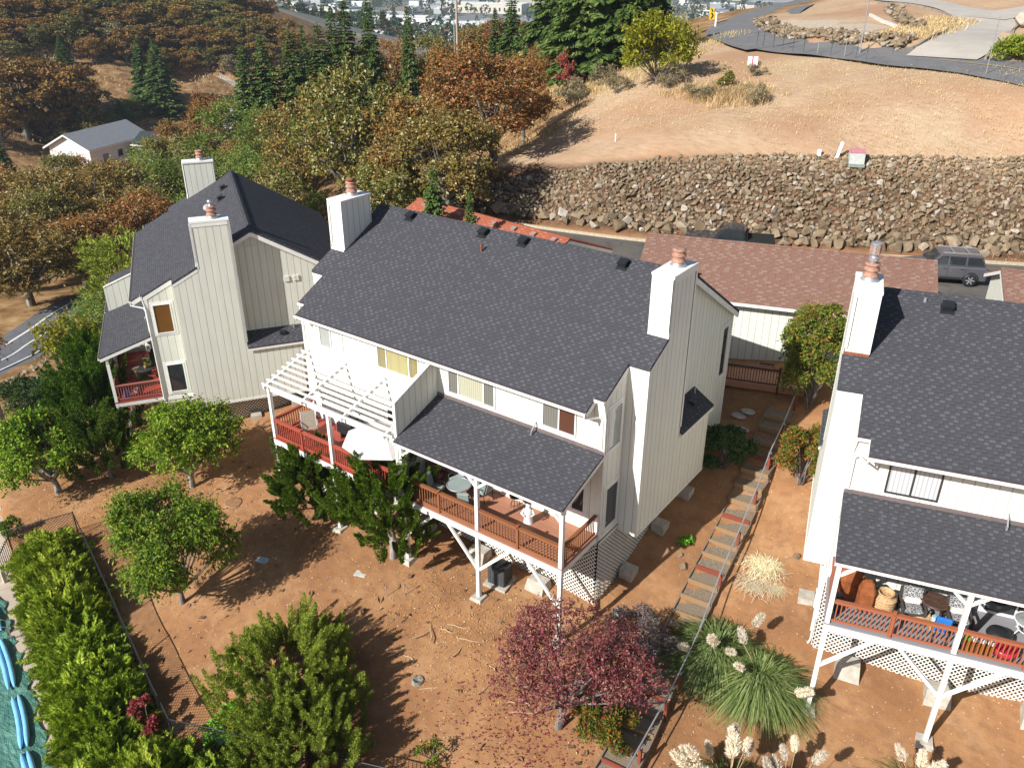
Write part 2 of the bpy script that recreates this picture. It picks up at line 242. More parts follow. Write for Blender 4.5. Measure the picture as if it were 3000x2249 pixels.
# ------------------------------------------------------------------ terrain
CP = [(0,0,-3.66), (-3.9,0,-3.48), (-7.8,0,-3.35), (-12,0,-3.6), (-15.9,0,-4), (-7.8,3,-3), (-15,5,-3.1), (-8,9,-1.8), (-4,2.6,-3.35), (0.14,2.6,-3.5), (0.6,5.2,-2.8), (0.8,8,-2.15),
(8.74,2.99,-4.15), (12.6,4,-4.2), (12,8,-3.2), (16,5.2,-4.2), (8,6,-3.2), (4.2,-3,-4.5), (4.2,3.5,-3.9), (3,9.4,-2.5), (2.4,15,-0.05), (0,14,-0.5), (6,14,-0.6), (5.5,9.4,-2.6),
(6.3,3.2,-3.9), (-6,14,-0.2), (-12,13,-0.8), (-18,12,-1.8), (12,14,0), (18,12,-1), (1.89,-2.8,-4.4), (1.41,-4.97,-4.7), (-4.59,-8.87,-5.2), (-8.06,-6.53,-4.4), (-14.59,-6.41,-4.7),
(-18.68,-0.99,-4.4), (-8.11,-3.73,-3.9), (7.8,0.34,-4.5), (11.64,2.95,-4.3), (15.53,4.87,-4.2), (-28.9,-0.35,-6), (-24.5,1.5,-4.7), (-23,5,-4.1), (-20,8,-3.2), (-29.2,-4.52,-6),
(-22.47,-0.81,-5), (-25.19,-3.86,-5.6), (-32,6,-5.5), (-30,12,-4.5), (-38,12,-7), (-25.72,-7.51,-6.2), (-26.88,-5.35,-6.1), (-10.05,-10.67,-5.6), (-20,-12,-7), (-14,-14.5,-7),
(-24,-10.2,-7), (-30,-12,-7), (-22,-18,-7), (-14,-20,-7), (-10,-18,-6.6), (-5,-14,-6), (0,-11,-5.6), (8,-8,-5.3), (16,-5,-5), (30,0,-5), (20,-30,-8), (-40,-20,-9), (-10,-40,-10),
(-58.52,6,-10), (-63.92,11.1,-10), (-66.82,15.25,-10), (-48.45,5.65,-8.2), (-48.54,2.32,-8.3), (-41.67,-2.35,-8), (-78.02,14.09,-11.5), (-68.56,17.84,-10.5), (-42.36,0.8,-7.6),
(-50,25,-9.5), (-45,20,-8), (-60,40,-10), (-22,26.5,2.2), (-12,28,2.2), (-4,30.5,2.2), (3,34,2.2), (9,37.5,2.2), (-22,22.5,2.2), (-12,24,2.2), (-2,27,2.2), (6,30.5,2.2),
(16,33,2.2), (24,37,2.2), (-10,18.5,0.9), (0,19,1), (8,22,1.5), (-16,17,0.7), (14,24,1.7), (-27,27.5,2.25), (-22,29.5,2.25), (-17.5,30.4,2.25), (-13.2,31.6,2.25), (-9.3,32.9,2.25),
(-5.2,34.7,2.25), (-1.7,36.3,2.25), (1.9,38.1,2.25), (5.4,39.8,2.25), (9,41.5,2.25), (14,44,2.25), (20,47,2.25), (-27.54,28.87,3.65), (-27.27,28.18,2.95), (-23.09,32.23,5.05),
(-22.54,30.85,3.65), (-18.86,33.82,5.75), (-18.17,32.09,4), (-14.79,35.6,6.35), (-13.99,33.58,4.3), (-11.05,37.29,6.75), (-10.17,35.08,4.5), (-7.03,39.29,6.95), (-6.1,36.97,4.6),
(-3.56,40.99,7.05), (-2.62,38.62,4.65), (0.02,42.84,7.1), (0.97,40.45,4.67), (3.5,44.58,7.15), (4.46,42.17,4.7), (7.06,46.38,7.25), (8.04,43.92,4.75), (12.06,48.88,7.25),
(13.04,46.42,4.75), (18.06,51.88,7.25), (19.04,49.42,4.75), (-14.79,38.88,7.8), (-3.79,43.82,8.3), (4.36,47.93,8.6), (-23.1,37.88,6.2), (-12.99,47.13,9.4), (-0.89,49.69,10.2),
(-23.36,51.05,9.6), (-31.91,48.91,6.5), (5.54,51.26,10.6), (4.31,57.75,12), (1.69,59.25,12), (-2.5,61.05,12), (-6.92,62.2,12), (-12.03,64.35,12), (-17.11,66.85,12),
(-22.1,71.62,12), (-28.02,79.91,12), (-33.94,94.1,12), (-39.04,114.86,12), (-42.78,140.38,12), (-44.76,163.38,12), (-26.98,71.58,11.3), (-25.45,64.09,10.8), (-25.17,56.81,10.2),
(-14.72,67.26,12.9), (-5.05,65.35,13.1), (-8.84,63.29,12.9), (-23.66,94.35,13.2), (-12.79,83.51,13.8), (-6.37,85.86,13.6), (-5.44,99.6,14), (1.27,78.67,12.8), (-1.96,99.24,14.5),
(-12.59,97.25,14.6), (-23.27,106.59,14.3), (-40.77,65.97,8.6), (-46.75,59.7,3.6), (-46.77,65.17,5.6), (-60,140,9), (-20,150,15), (20,150,17), (30,90,15), (30,60,12), (-80,160,3),
(0,220,16), (60,220,22), (-36,42,2.6), (-38,31,1.8), (-42,50,2), (-30,25,0.8), (-48,40,-1), (-60,60,-3), (-91,97,-3), (-60,95,3), (-45,72,5), (-110,140,-12), (-150,200,-30),
(-80,60,-9), (-95,40,-13), (-120,80,-17), (-120,40,-17), (-80,20,-13), (-100,0,-14), (-203.25,94.4,-30), (-208.43,88.9,-29), (-184.59,95.45,-27), (-224.51,142.65,-25),
(-200,40,-30), (-230,60,-28), (-205.46,57.24,-22.01), (-217.14,63.16,-18.22), (-232.36,71.01,-12.84), (-253.09,81.21,-7.2), (-277.42,93.15,-0.67), (-302.81,105.08,4.28),
(-200.76,69.3,-24.46), (-212.12,75.8,-20.53), (-226.93,84.37,-14.96), (-247.12,95.59,-9.16), (-270.81,108.72,-2.45), (-295.57,121.91,2.59), (-194.95,81.98,-26.95),
(-205.96,89.04,-22.88), (-220.3,98.36,-17.13), (-239.86,110.6,-11.16), (-262.82,124.95,-4.29), (-286.83,139.44,0.85), (-187.9,95.15,-29.42), (-198.5,102.79,-25.22),
(-212.31,112.84,-19.29), (-231.16,126.12,-13.17), (-253.3,141.68,-6.15), (-276.46,157.48,-0.94), (-209.13,132.6,-19.28), (-220.77,142.14,-13.61), (-234.07,152.78,-8.51),
(-252.36,166.76,-4.8), (-201.01,143.73,-23.55), (-212.25,153.72,-17.87), (-225.09,164.91,-12.81), (-242.72,179.69,-9.25), (-214.62,174.54,-11.66), (-330,190,18), (-420,150,34),
(-350,260,0), (-400,350,-15), (-300,330,-36), (-240,300,-38), (-250,-50,-10), (-150,-80,-14), (-200,500,-58), (-400,600,-58), (-700,700,-58), (-100,400,-50), (50,450,-50),
(-900,900,-58), (-1500,1500,-58), (-500,1500,-58), (-200,2500,-58), (-2500,1200,-58), (300,1200,-58), (-1600,700,-58), (800,800,-58), (-900,450,-58), (3000,3000,-58),
(-3500,3500,-58), (-3500,0,-58)]

CPA = np.array(CP)
def _rbf(A, c=1.2):
    d = np.hypot(A[:, None, 0]-A[None, :, 0], A[:, None, 1]-A[None, :, 1]); K = np.sqrt(d*d+c*c); n = len(A)
    Mx = np.zeros((n+1, n+1)); Mx[:n, :n] = K-np.eye(n)*.15; Mx[:n, n] = 1; Mx[n, :n] = 1
    return np.linalg.solve(Mx, np.r_[A[:, 2], 0])
_W = _rbf(CPA)
def Hn(x, y, c=1.2):
    x = np.atleast_1d(np.asarray(x, float)); y = np.atleast_1d(np.asarray(y, float)); out = np.empty(len(x))
    for i in range(0, len(x), 4000):
        d = np.hypot(x[i:i+4000, None]-CPA[None, :, 0], y[i:i+4000, None]-CPA[None, :, 1]); out[i:i+4000] = np.sqrt(d*d+c*c) @ _W[:-1] + _W[-1]
    return out
def H(x, y): return float(Hn([x], [y])[0])
ROAD = [(22, 52.5), (12, 55.2), (4.31, 57.79), (1.69, 59.22), (-2.49, 61.03), (-6.89, 62.06), (-11.95, 64.08), (-17.05, 66.68), (-22.1, 71.61), (-28.05, 79.99), (-34.03, 94.33), (-38.5, 115.0), (-41, 138), (-39.8, 150), (-33, 165), (-20, 178)]
DRIVE = [(-2.5, 61.5), (-2.05, 64.69), (-2.08, 70.18), (-3.05, 82.32), (-4.6, 89.24), (-7.5, 95), (-12.04, 99.5), (-18, 106)]
DRIVE2 = [(-4.2, 88), (-1.5, 95), (2, 102)]
LANE = [(-27, 24.2), (-19, 25.6), (-11.5, 27.6), (-3, 30.6), (4, 34), (10, 37), (20, 42), (30, 46)]
LOWROAD = [(-52, -8), (-55.5, -1), (-57.8, 4.9), (-59.6, 7.8), (-61.2, 10.9), (-63.2, 14.2), (-66, 20), (-69, 28)]
POOLE = [(-32, -6.9), (-25.0, -9.25), (-18.0, -11.69), (-12.78, -13.47), (-6, -15.8)]
def smooth_line(pts, n=8):
    P = [Vector((*p[:2], 0)) for p in pts]; out = []
    for i in range(len(P)-1):
        p0, p1, p2, p3 = P[max(i-1, 0)], P[i], P[i+1], P[min(i+2, len(P)-1)]
        for k in range(n):
            t = k/n; out.append(.5*((2*p1)+(p2-p0)*t+(2*p0-5*p1+4*p2-p3)*t*t+(3*p1-p0-3*p2+p3)*t**3))
    return out+[P[-1]]
def seg_dist(X, Y, pts):
    best = np.full(len(X), 1e9)
    for a, b in zip(pts[:-1], pts[1:]):
        dx, dy = b[0]-a[0], b[1]-a[1]; t = np.clip(((X-a[0])*dx+(Y-a[1])*dy)/(dx*dx+dy*dy), 0, 1)
        best = np.minimum(best, np.hypot(X-a[0]-t*dx, Y-a[1]-t*dy))
    return best
def pool_side(X, Y):  # >0 on the pool side of the concrete edge
    a, b = POOLE[1], POOLE[3]; dx, dy = b[0]-a[0], b[1]-a[1]; L = math.hypot(dx, dy); return ((X-a[0])*dy-(Y-a[1])*dx)/L
def carve(X, Y, Z):
    Z = Z.copy()
    for line, hw, dep in ((ROAD, 2.6, .05), (DRIVE, 2.4, .05), (DRIVE2, 2.0, .05), (LOWROAD, 2.8, .08)):
        d = seg_dist(X, Y, line); Z -= dep*np.clip((hw+.9-d)/.9, 0, 1)
    d = seg_dist(X, Y, LANE); k = np.clip((4.1-d)/.8, 0, 1); Z = Z*(1-k)+np.minimum(Z, 2.02)*k
    s = pool_side(X, Y); k = np.clip((s+.15)/.5, 0, 1)*((X > -34) & (X < 8) & (Y < -4)); Z = Z*(1-k)+np.minimum(Z, -7.6)*k
    return Z
def gz(x, y): return float(carve(np.array([x], float), np.array([y], float), Hn([x], [y]))[0])
def axis(parts):
    out = []
    for a, b, st in parts: out += list(np.arange(a, b, st))
    return np.array(out+[parts[-1][1]])
def geo(a, b, n): return list(np.geomspace(a, b, n))
xs = np.array(sorted([-v for v in geo(360, 4500, 22)][::1]) + list(axis([(-350, -90, 5.5), (-90, -36, 1.8), (-36, 20, .5), (20, 60, 1.6)])) + geo(66, 4500, 26))
ys = np.array(sorted([-v for v in geo(26, 1500, 16)]) + list(axis([(-24, 52, .5), (52, 112, 1.3), (112, 260, 5)])) + geo(268, 5200, 34))
GX, GY = np.meshgrid(xs, ys); fx, fy = GX.ravel(), GY.ravel()
fz = Hn(fx, fy)
rs = np.random.RandomState(5)
far = np.hypot(fx-13, fy+21)
def vnoise(x, y, s, seed):
    "smooth value noise, for relief and for zone edges"
    r = np.random.RandomState(seed).rand(64, 64); u, v = x/s, y/s; i, j = np.floor(u).astype(int), np.floor(v).astype(int); a, b = u-i, v-j; a = a*a*(3-2*a); b = b*b*(3-2*b)
    g = lambda p, q: r[p % 64, q % 64]
    return (g(i, j)*(1-a)+g(i+1, j)*a)*(1-b)+(g(i, j+1)*(1-a)+g(i+1, j+1)*a)*b
relief = (vnoise(fx, fy, 2.3, 1)-.5)*.16+(vnoise(fx, fy, .9, 2)-.5)*.06
hill = np.clip((far-110)/60, 0, 1)*np.clip((600-far)/100, 0, 1); relief += hill*(vnoise(fx, fy, 26, 3)-.5)*3.0
rd = np.minimum(np.minimum(seg_dist(fx, fy, ROAD)-4.2, seg_dist(fx, fy, DRIVE)-3.1), np.minimum(seg_dist(fx, fy, DRIVE2)-2.8, seg_dist(fx, fy, LOWROAD)-3.5))
fz = carve(fx, fy, fz+relief*np.where(far < 600, 1, 0)*np.clip(rd/2.5, 0, 1))
nx, ny = len(xs), len(ys); ii = (np.arange(ny-1)[:, None]*nx+np.arange(nx-1)[None, :]).ravel()
FQ = np.stack([ii, ii+1, ii+nx+1, ii+nx], 1)
# zones of different soil: r = mown lot, g = dry grass under oaks, b = town
def top_side(X, Y):  # metres behind the top of the rock bank
    return np.minimum((Y-(33.5+.43*(X+17)))*.92, 50)
n1 = vnoise(fx, fy, 7, 7)*4-2; ts = top_side(fx, fy)+n1*.35
lot = np.clip((ts-.5)/1.8, 0, 1)*np.clip((fx+33+.32*np.clip(60-fy, -10, 40)*0+n1)/4, 0, 1)*np.clip((230-fy)/30, 0, 1)
val = np.clip((-(fx+24)+n1*1.2-np.clip(18-fy, 0, 30)*.62)/6, 0, 1)*(1-lot)
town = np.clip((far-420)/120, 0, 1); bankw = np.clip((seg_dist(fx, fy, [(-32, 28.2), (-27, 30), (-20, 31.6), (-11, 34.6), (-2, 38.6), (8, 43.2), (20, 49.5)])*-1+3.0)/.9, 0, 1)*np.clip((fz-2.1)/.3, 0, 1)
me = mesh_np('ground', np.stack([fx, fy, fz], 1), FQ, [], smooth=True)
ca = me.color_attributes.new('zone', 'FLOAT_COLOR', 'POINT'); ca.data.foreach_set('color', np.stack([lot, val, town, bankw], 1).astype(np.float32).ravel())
def m_ground():
    m = NT('ground_soil'); P = m.coord('Object'); z = m.n('Attribute', attribute_name='zone'); s = m.n('SeparateColor'); m.set(s.inputs[0], z.outputs['Color'])
    a = m.noise(.28, 5, P); b = m.noise(2.6, 6, P, .62); c = m.noise(24, 3, P); d = m.noise(.09, 4, P)
    dirt = m.ramp(a, [(.28, (.215, .094, .037)), (.5, (.33, .158, .064)), (.72, (.43, .235, .107))])
    dirt = m.mix(m.ramp(b, [(.42, GREY(0)), (.68, GREY(.55))]), dirt, (.18, .085, .045, 1)); dirt = m.mix(m.math('MULTIPLY', c, .22), dirt, (.47, .30, .19, 1))
    v = m.n('TexVoronoi', feature='F1'); m.set(v.inputs['Vector'], P); v.inputs['Scale'].default_value = 5.5
    spk = m.math('LESS_THAN', v.outputs['Distance'], .13); keep = m.math('GREATER_THAN', m.math('MULTIPLY', m.noise(.22, 3, P), m.n('SeparateColor', Color=v.outputs['Color']).outputs[0]), .30)
    pt = m.noise(.55, 6, m.mapping(P, (1, 1.4, 1), (0, 0, .6)), .68); dirt = m.mix(m.ramp(pt, [(.52, GREY(0)), (.66, GREY(.35))]), dirt, (.48, .29, .155, 1)); pt2 = m.noise(1.3, 5, m.mapping(P, (1, 2.2, 1), (0, 0, 1.2)), .7); dirt = m.mix(m.ramp(pt2, [(.57, GREY(0)), (.70, GREY(.35))]), dirt, (.15, .07, .035, 1))
    dirt = m.mix(m.math('MULTIPLY', m.math('MULTIPLY', spk, keep), .75), dirt, (.62, .47, .30, 1))
    wv = m.noise(2.6, 7, m.mapping(P, (.45, 1.5, 1), (0, 0, .42)), .7); wn2 = m.noise(14, 5, m.mapping(P, (.55, 1.4, 1), (0, 0, .42)), .7)
    tan = m.ramp(wv, [(.3, (.34, .21, .125)), (.45, (.46, .315, .20)), (.6, (.53, .385, .255)), (.8, (.58, .45, .31))])
    tan = m.mix(m.ramp(d, [(.46, GREY(0)), (.62, GREY(.75))]), tan, (.40, .225, .13, 1)); tan = m.mix(m.ramp(wn2, [(.4, GREY(0)), (.72, GREY(.6))]), tan, (.36, .22, .12, 1))
    tan = m.mix(m.ramp(m.noise(.13, 3, m.mapping(P, (1, 1, 1), (0, 0, 1))), [(.58, GREY(0)), (.72, GREY(.45))]), tan, (.52, .42, .26, 1))
    val = m.ramp(m.noise(.35, 6, P, .65), [(.3, (.10, .055, .026)), (.48, (.24, .135, .06)), (.66, (.40, .265, .13)), (.85, (.47, .35, .20))])
    tw = m.n('TexVoronoi', feature='F1'); m.set(tw.inputs['Vector'], P); tw.inputs['Scale'].default_value = .011
    town = m.ramp(m.n('SeparateColor', Color=tw.outputs['Color']).outputs[0], [(.0, (.16, .17, .15)), (.22, (.30, .27, .24)), (.42, (.20, .20, .20)), (.58, (.42, .37, .31)), (.75, (.10, .13, .08)), (.9, (.50, .48, .46))], 'CONSTANT')
    town = m.mix(m.ramp(m.noise(.02, 5, P), [(.4, GREY(0)), (.6, GREY(.6))]), town, (.12, .13, .09, 1))
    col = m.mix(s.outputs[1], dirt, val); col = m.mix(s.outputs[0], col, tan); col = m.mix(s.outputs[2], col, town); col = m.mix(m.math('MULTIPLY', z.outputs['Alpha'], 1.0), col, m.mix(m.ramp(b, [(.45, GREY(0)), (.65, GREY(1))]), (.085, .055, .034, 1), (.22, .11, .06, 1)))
    m.color(col); m.rough(.97); m.p.inputs['Specular IOR Level'].default_value = .1
    m.bump(m.math('ADD', m.math('MULTIPLY', b, .7), m.math('MULTIPLY', c, .5)), .55, .07); return m.mat
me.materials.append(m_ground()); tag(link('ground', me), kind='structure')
def ribbon(name, line, hw, mat, dz=.05, kind='structure', n=8, cols=5, zf=None, follow=True):
    P = smooth_line(line, n); V = []
    for i, p in enumerate(P):
        d = (P[min(i+1, len(P)-1)]-P[max(i-1, 0)]).normalized(); nn = Vector((-d.y, d.x, 0))
        for k in range(cols):
            q = p+nn*(hw*(2*k/(cols-1)-1)); V.append((q.x, q.y, 0))
    V = np.array(V); V[:, 2] = (Hn(V[:, 0], V[:, 1]) if zf is None else zf)+dz
    if zf is None:
        Zc = V[:, 2].reshape(-1, cols); Zc[:] = Zc*.75+Zc.mean(1, keepdims=True)*.25
        k = np.ones(7)/7; mid = np.convolve(np.pad(Zc.mean(1), 3, 'edge'), k, 'valid'); Zc += (mid-Zc.mean(1))[:, None]
        V[:, 2] = Zc.ravel()
    F = [(i*cols+k, (i+1)*cols+k, (i+1)*cols+k+1, i*cols+k+1) for i in range(len(P)-1) for k in range(cols-1)]
    me = mesh_np(name, V, F, mat, True); bm = bmesh.new(); bm.from_mesh(me); bmesh.ops.recalc_face_normals(bm, faces=bm.faces)
    if sum(f.normal.z for f in bm.faces) < 0: bmesh.ops.reverse_faces(bm, faces=bm.faces)
    bm.to_mesh(me); bm.free(); return tag(link(name, me), kind=kind)
def m_asphalt(name, c, patch, crack=.25):
    m = NT(name); P = m.coord(); b = m.noise(.5, 5, P); g = m.noise(30, 2, P); ck = m.n('TexVoronoi', feature='DISTANCE_TO_EDGE'); m.set(ck.inputs['Vector'], m.mapping(m.n('Mix', data_type='RGBA').outputs[2] if False else P, (.45, .45, .45))); ck.inputs['Scale'].default_value = 1
    col = m.mix(m.ramp(b, [(.35, GREY(0)), (.7, GREY(1))]), c, patch); col = m.mix(m.math('MULTIPLY', g, .35), col, tuple(x*.5 for x in c[:3])+(1,)); col = m.mix(m.math('MULTIPLY', m.math('LESS_THAN', ck.outputs[0], .018), crack), col, (.02, .02, .02, 1))
    m.color(col); m.rough(.9); m.bump(g, .3, .01); return m.mat
asph = m_asphalt('old_asphalt', (.105, .095, .085, 1), (.17, .15, .125, 1)); asph2 = m_asphalt('road_asphalt', (.165, .16, .16, 1), (.205, .197, .19, 1)); asph3 = m_asphalt('driveway_concrete', (.47, .42, .36, 1), (.54, .49, .42, 1), .08); asph4 = m_asphalt('low_road_asphalt', (.13, .13, .14, 1), (.18, .18, .185, 1))
ribbon('upper_road', ROAD, 3.6, asph2, .05); ribbon('upper_road', [(-16.5, 67.2), (-20.6, 71.8), (-26.2, 80.5), (-32, 94.8), (-36.5, 115)], 5.4, asph2, .058); ribbon('driveway', DRIVE, 2.9, asph3, .075); ribbon('driveway_branch', DRIVE2, 2.4, asph3, .07)
ribbon('parking_lane', LANE, 3.7, asph, .0, zf=2.2); ribbon('lower_road', LOWROAD, 3.3, asph4, .06)
gravel = m_plain('grey_gravel', (.25, .215, .165, 1), .95, .3, 3, 0, .6)
ribbon('gravel_lot', [(-24, 86), (-20, 80.5), (-16, 75.5), (-12.5, 71.5), (-9.5, 68.5)], 3.8, m_plain('pale_gravel', (.50, .40, .29, 1), .95, .2, 2.5, 0, .5), .05)
yel = m_plain('yellow_road_paint', (.52, .36, .10, 1)); whp = m_plain('white_road_paint', (.66, .66, .67, 1))
ribbon('road_line', [(p[0]*1+.0, p[1]) for p in ROAD[1:5]], .06, yel, .11, cols=2)
off = lambda ln, d: [(p[0]+d*.87, p[1]+d*.5) for p in ln]
for d, w in ((-1.7, .13), (.2, .10), (2.3, .10)): ribbon('lane_marking', off(LOWROAD[1:], d), w, whp, .085, cols=2)
kerb = m_plain('pale_kerb', (.50, .42, .30, 1), .9, .15)
def kerbline(name, line, w, h, mat, zf=None, label=None, n=6):
    P = smooth_line(line, n); b = MB(); Z = Hn([p.x for p in P], [p.y for p in P]) if zf is None else [zf]*len(P)
    for i in range(len(P)-1): b.beam((P[i].x, P[i].y, Z[i]+h/2-.03), (P[i+1].x, P[i+1].y, Z[i+1]+h/2-.03), w, h+.12)
    o = b.build(name, mat); return tag(o, kind='structure')
kerbline('lane_kerb', [(-26, 27.8), (-20.2, 28.6), (-12.6, 30.4), (-5.5, 33.2), (2, 37), (9, 40.3), (19, 45)], .16, .16, kerb, 2.2)
kerbline('driveway_kerb', [(-6.2, 62.9), (-4.9, 64.5), (-4.6, 69.5), (-5.6, 81), (-7.4, 88), (-11, 93), (-18, 99)], .2, .18, m_plain('stone_kerb', (.27, .23, .19, 1), .9, .3, 3))
kerbline('driveway_kerb', [(.9, 61.5), (.75, 66), (.4, 74), (-.2, 83), (1.2, 92), (3, 98)], .2, .18, bpy.data.materials['stone_kerb'])
# ------------------------------------------------------------------ houses
YE, ZE, YR, ZR, YB, ZB = 1.783, 5.654, 8.357, 9.083, 14.0, 5.66
SF = (ZR-ZE)/(YR-YE); SB = (ZB-ZR)/(YB-YR)
zf_ = lambda y: ZE+SF*(y-YE)
zb_ = lambda y: ZR+SB*(y-YR)
YW = 2.48
def roof_slab(b, plan, zfun, t=.13, mat=0):
    "plan polygon (x,y) lifted to zfun(y), thickness t downwards"
    b.prism([(x, y, zfun(y)) for x, y in plan], (0, 0, -t), mat)
def window(parent, axis, pos, out, u0, u1, z0, z1, splits, panes, frame='vinyl', trim=None, name='window', fw=.055):
    "axis 'y': wall facing -y at y=pos; axis 'x': wall at x=pos facing out"
    f = MB(); xs_ = [u0]+splits+[u1]
    def bx(b, a0, a1, c0, c1, d0, d1, m=0):
        if axis == 'y': b.bx(a0, a1, pos+out*d0, pos+out*d1, c0, c1, m)
        else: b.bx(pos+out*d0, pos+out*d1, a0, a1, c0, c1, m)
    if trim:
        w = .12
        for a in ((u0-w, u1+w, z1, z1+w), (u0-w, u1+w, z0-w, z0), (u0-w, u0, z0, z1), (u1, u1+w, z0, z1)): bx(f, *a, -.01, .028, 1)
    for a in ((u0, u1, z1-fw, z1), (u0, u1, z0, z0+fw)): bx(f, *a, -.02, .06)
    for x in xs_:
        x0 = min(max(x-fw/2, u0), u1-fw); bx(f, x0, x0+fw, z0+fw, z1-fw, -.02, .055)
    w = f.build(name, [M[frame], M['trim']], parent)
    for i, pm in enumerate(panes):
        p = MB(); a, c = xs_[i]+fw/2+(.0275 if i == 0 else 0), xs_[i+1]-fw/2-(.0275 if i == len(panes)-1 else 0)
        bx(p, a, c, z0+fw, z1-fw, .0, .022); p.build('pane', M[pm], w)
    return w
def rail(b, a, c, z=0, top=.98, skip=0):
    "railing between two points, 2x2 balusters"
    a = Vector(a); c = Vector(c); L = (c-a).length; d = (c-a)/L
    b.beam(a+Vector((0, 0, z+top-.02)), c+Vector((0, 0, z+top-.02)), .14, .045); b.beam(a+Vector((0, 0, z+top-.10)), c+Vector((0, 0, z+top-.10)), .04, .085); b.beam(a+Vector((0, 0, z+.12)), c+Vector((0, 0, z+.12)), .04, .085)
    n = max(2, int(L/.135)); up = Vector((-d.y, d.x, 0))
    for i in range(1, n):
        p = a+d*(L*i/n); b.beam(p+Vector((0, 0, z+.12)), p+Vector((0, 0, z+top-.08)), .036, .036, up=up)
def lattice(name, parent, a, c, z0, z1, mat, sp=.135, th=.018):
    "real crossing strips over a vertical rectangle from a to c (x,y)"
    a = Vector((*a, 0)); c = Vector((*c, 0)); L = (c-a).length; d = (c-a)/L; nrm = Vector((d.y, -d.x, 0)); b = MB(); Hh = z1-z0
    for sgn, off_ in ((1, 0), (-1, .012)):
        k = -Hh if sgn > 0 else 0
        u = k
        while u < (L if sgn > 0 else L+Hh):
            # line z = z0 + sgn*(s-u)
            if sgn > 0: s0, s1 = max(0, u), min(L, u+Hh); q0, q1 = z0+(s0-u), z0+(s1-u)
            else: s0, s1 = max(0, u-Hh), min(L, u); q0, q1 = z0+(u-s0), z0+(u-s1)
            if s1-s0 > .05: b.beam(a+d*s0+nrm*off_+Vector((0, 0, q0)), a+d*s1+nrm*off_+Vector((0, 0, q1)), .012, .042, up=nrm.cross(d) if False else Vector((0, 0, 1)))
            u += sp*1.414
    b.beam(a+nrm*.02+Vector((0, 0, z1-.03)), c+nrm*.02+Vector((0, 0, z1-.03)), .03, .09)
    return b.build(name, mat, parent, fix=False)
def flue(parent, x, y, z, kind=0):
    b = MB(); b.lathe([(.17, 0), (.30, .0), (.32, .03), (.25, .10), (.23, .16)], (x, y, z), 18, 1); b.lathe([(.22, .12), (.27, .16), (.27, .22), (.22, .25), (.22, .36), (.27, .39), (.27, .45), (.22, .48), (.22, .56), (.26, .58), (.26, .62), (.16, .64)], (x, y, z), 18, 0)
    if kind == 0: b.lathe([(.14, .62), (.14, .70), (.27, .72), (.05, .80)], (x, y, z), 16, 2)
    if kind == 1: b.lathe([(.10, .6), (.10, .72), (.17, .725), (.17, .86), (.11, .865), (.11, .96)], (x, y, z), 16, 1, False); b.lathe([(.165, .96), (.165, 1.30), (.19, 1.31), (.19, 1.36)], (x, y, z), 16, 1, False); [b.box((x+.17*math.cos(q*.785), y+.17*math.sin(q*.785), z+1.13), (.03, .03, .30), q*.785, 0) for q in range(8)]
    b.build('flue', [M['terracotta'], M['steel'], M['rust']], parent)
def roof_vent(parent, x, y, zfun, sl):
    z = zfun(y); b = MB(); b.box((x, y, z+.02), (.46, .46, .025), 0, 0, math.atan(sl)); b.box((x, y, z+.13), (.34, .32, .16), 0, 0, math.atan(sl)*.75); b.box((x, y-.02, z+.22), (.40, .38, .03), 0, 0, math.atan(sl)*.75); b.build('vent', M['black'], parent)
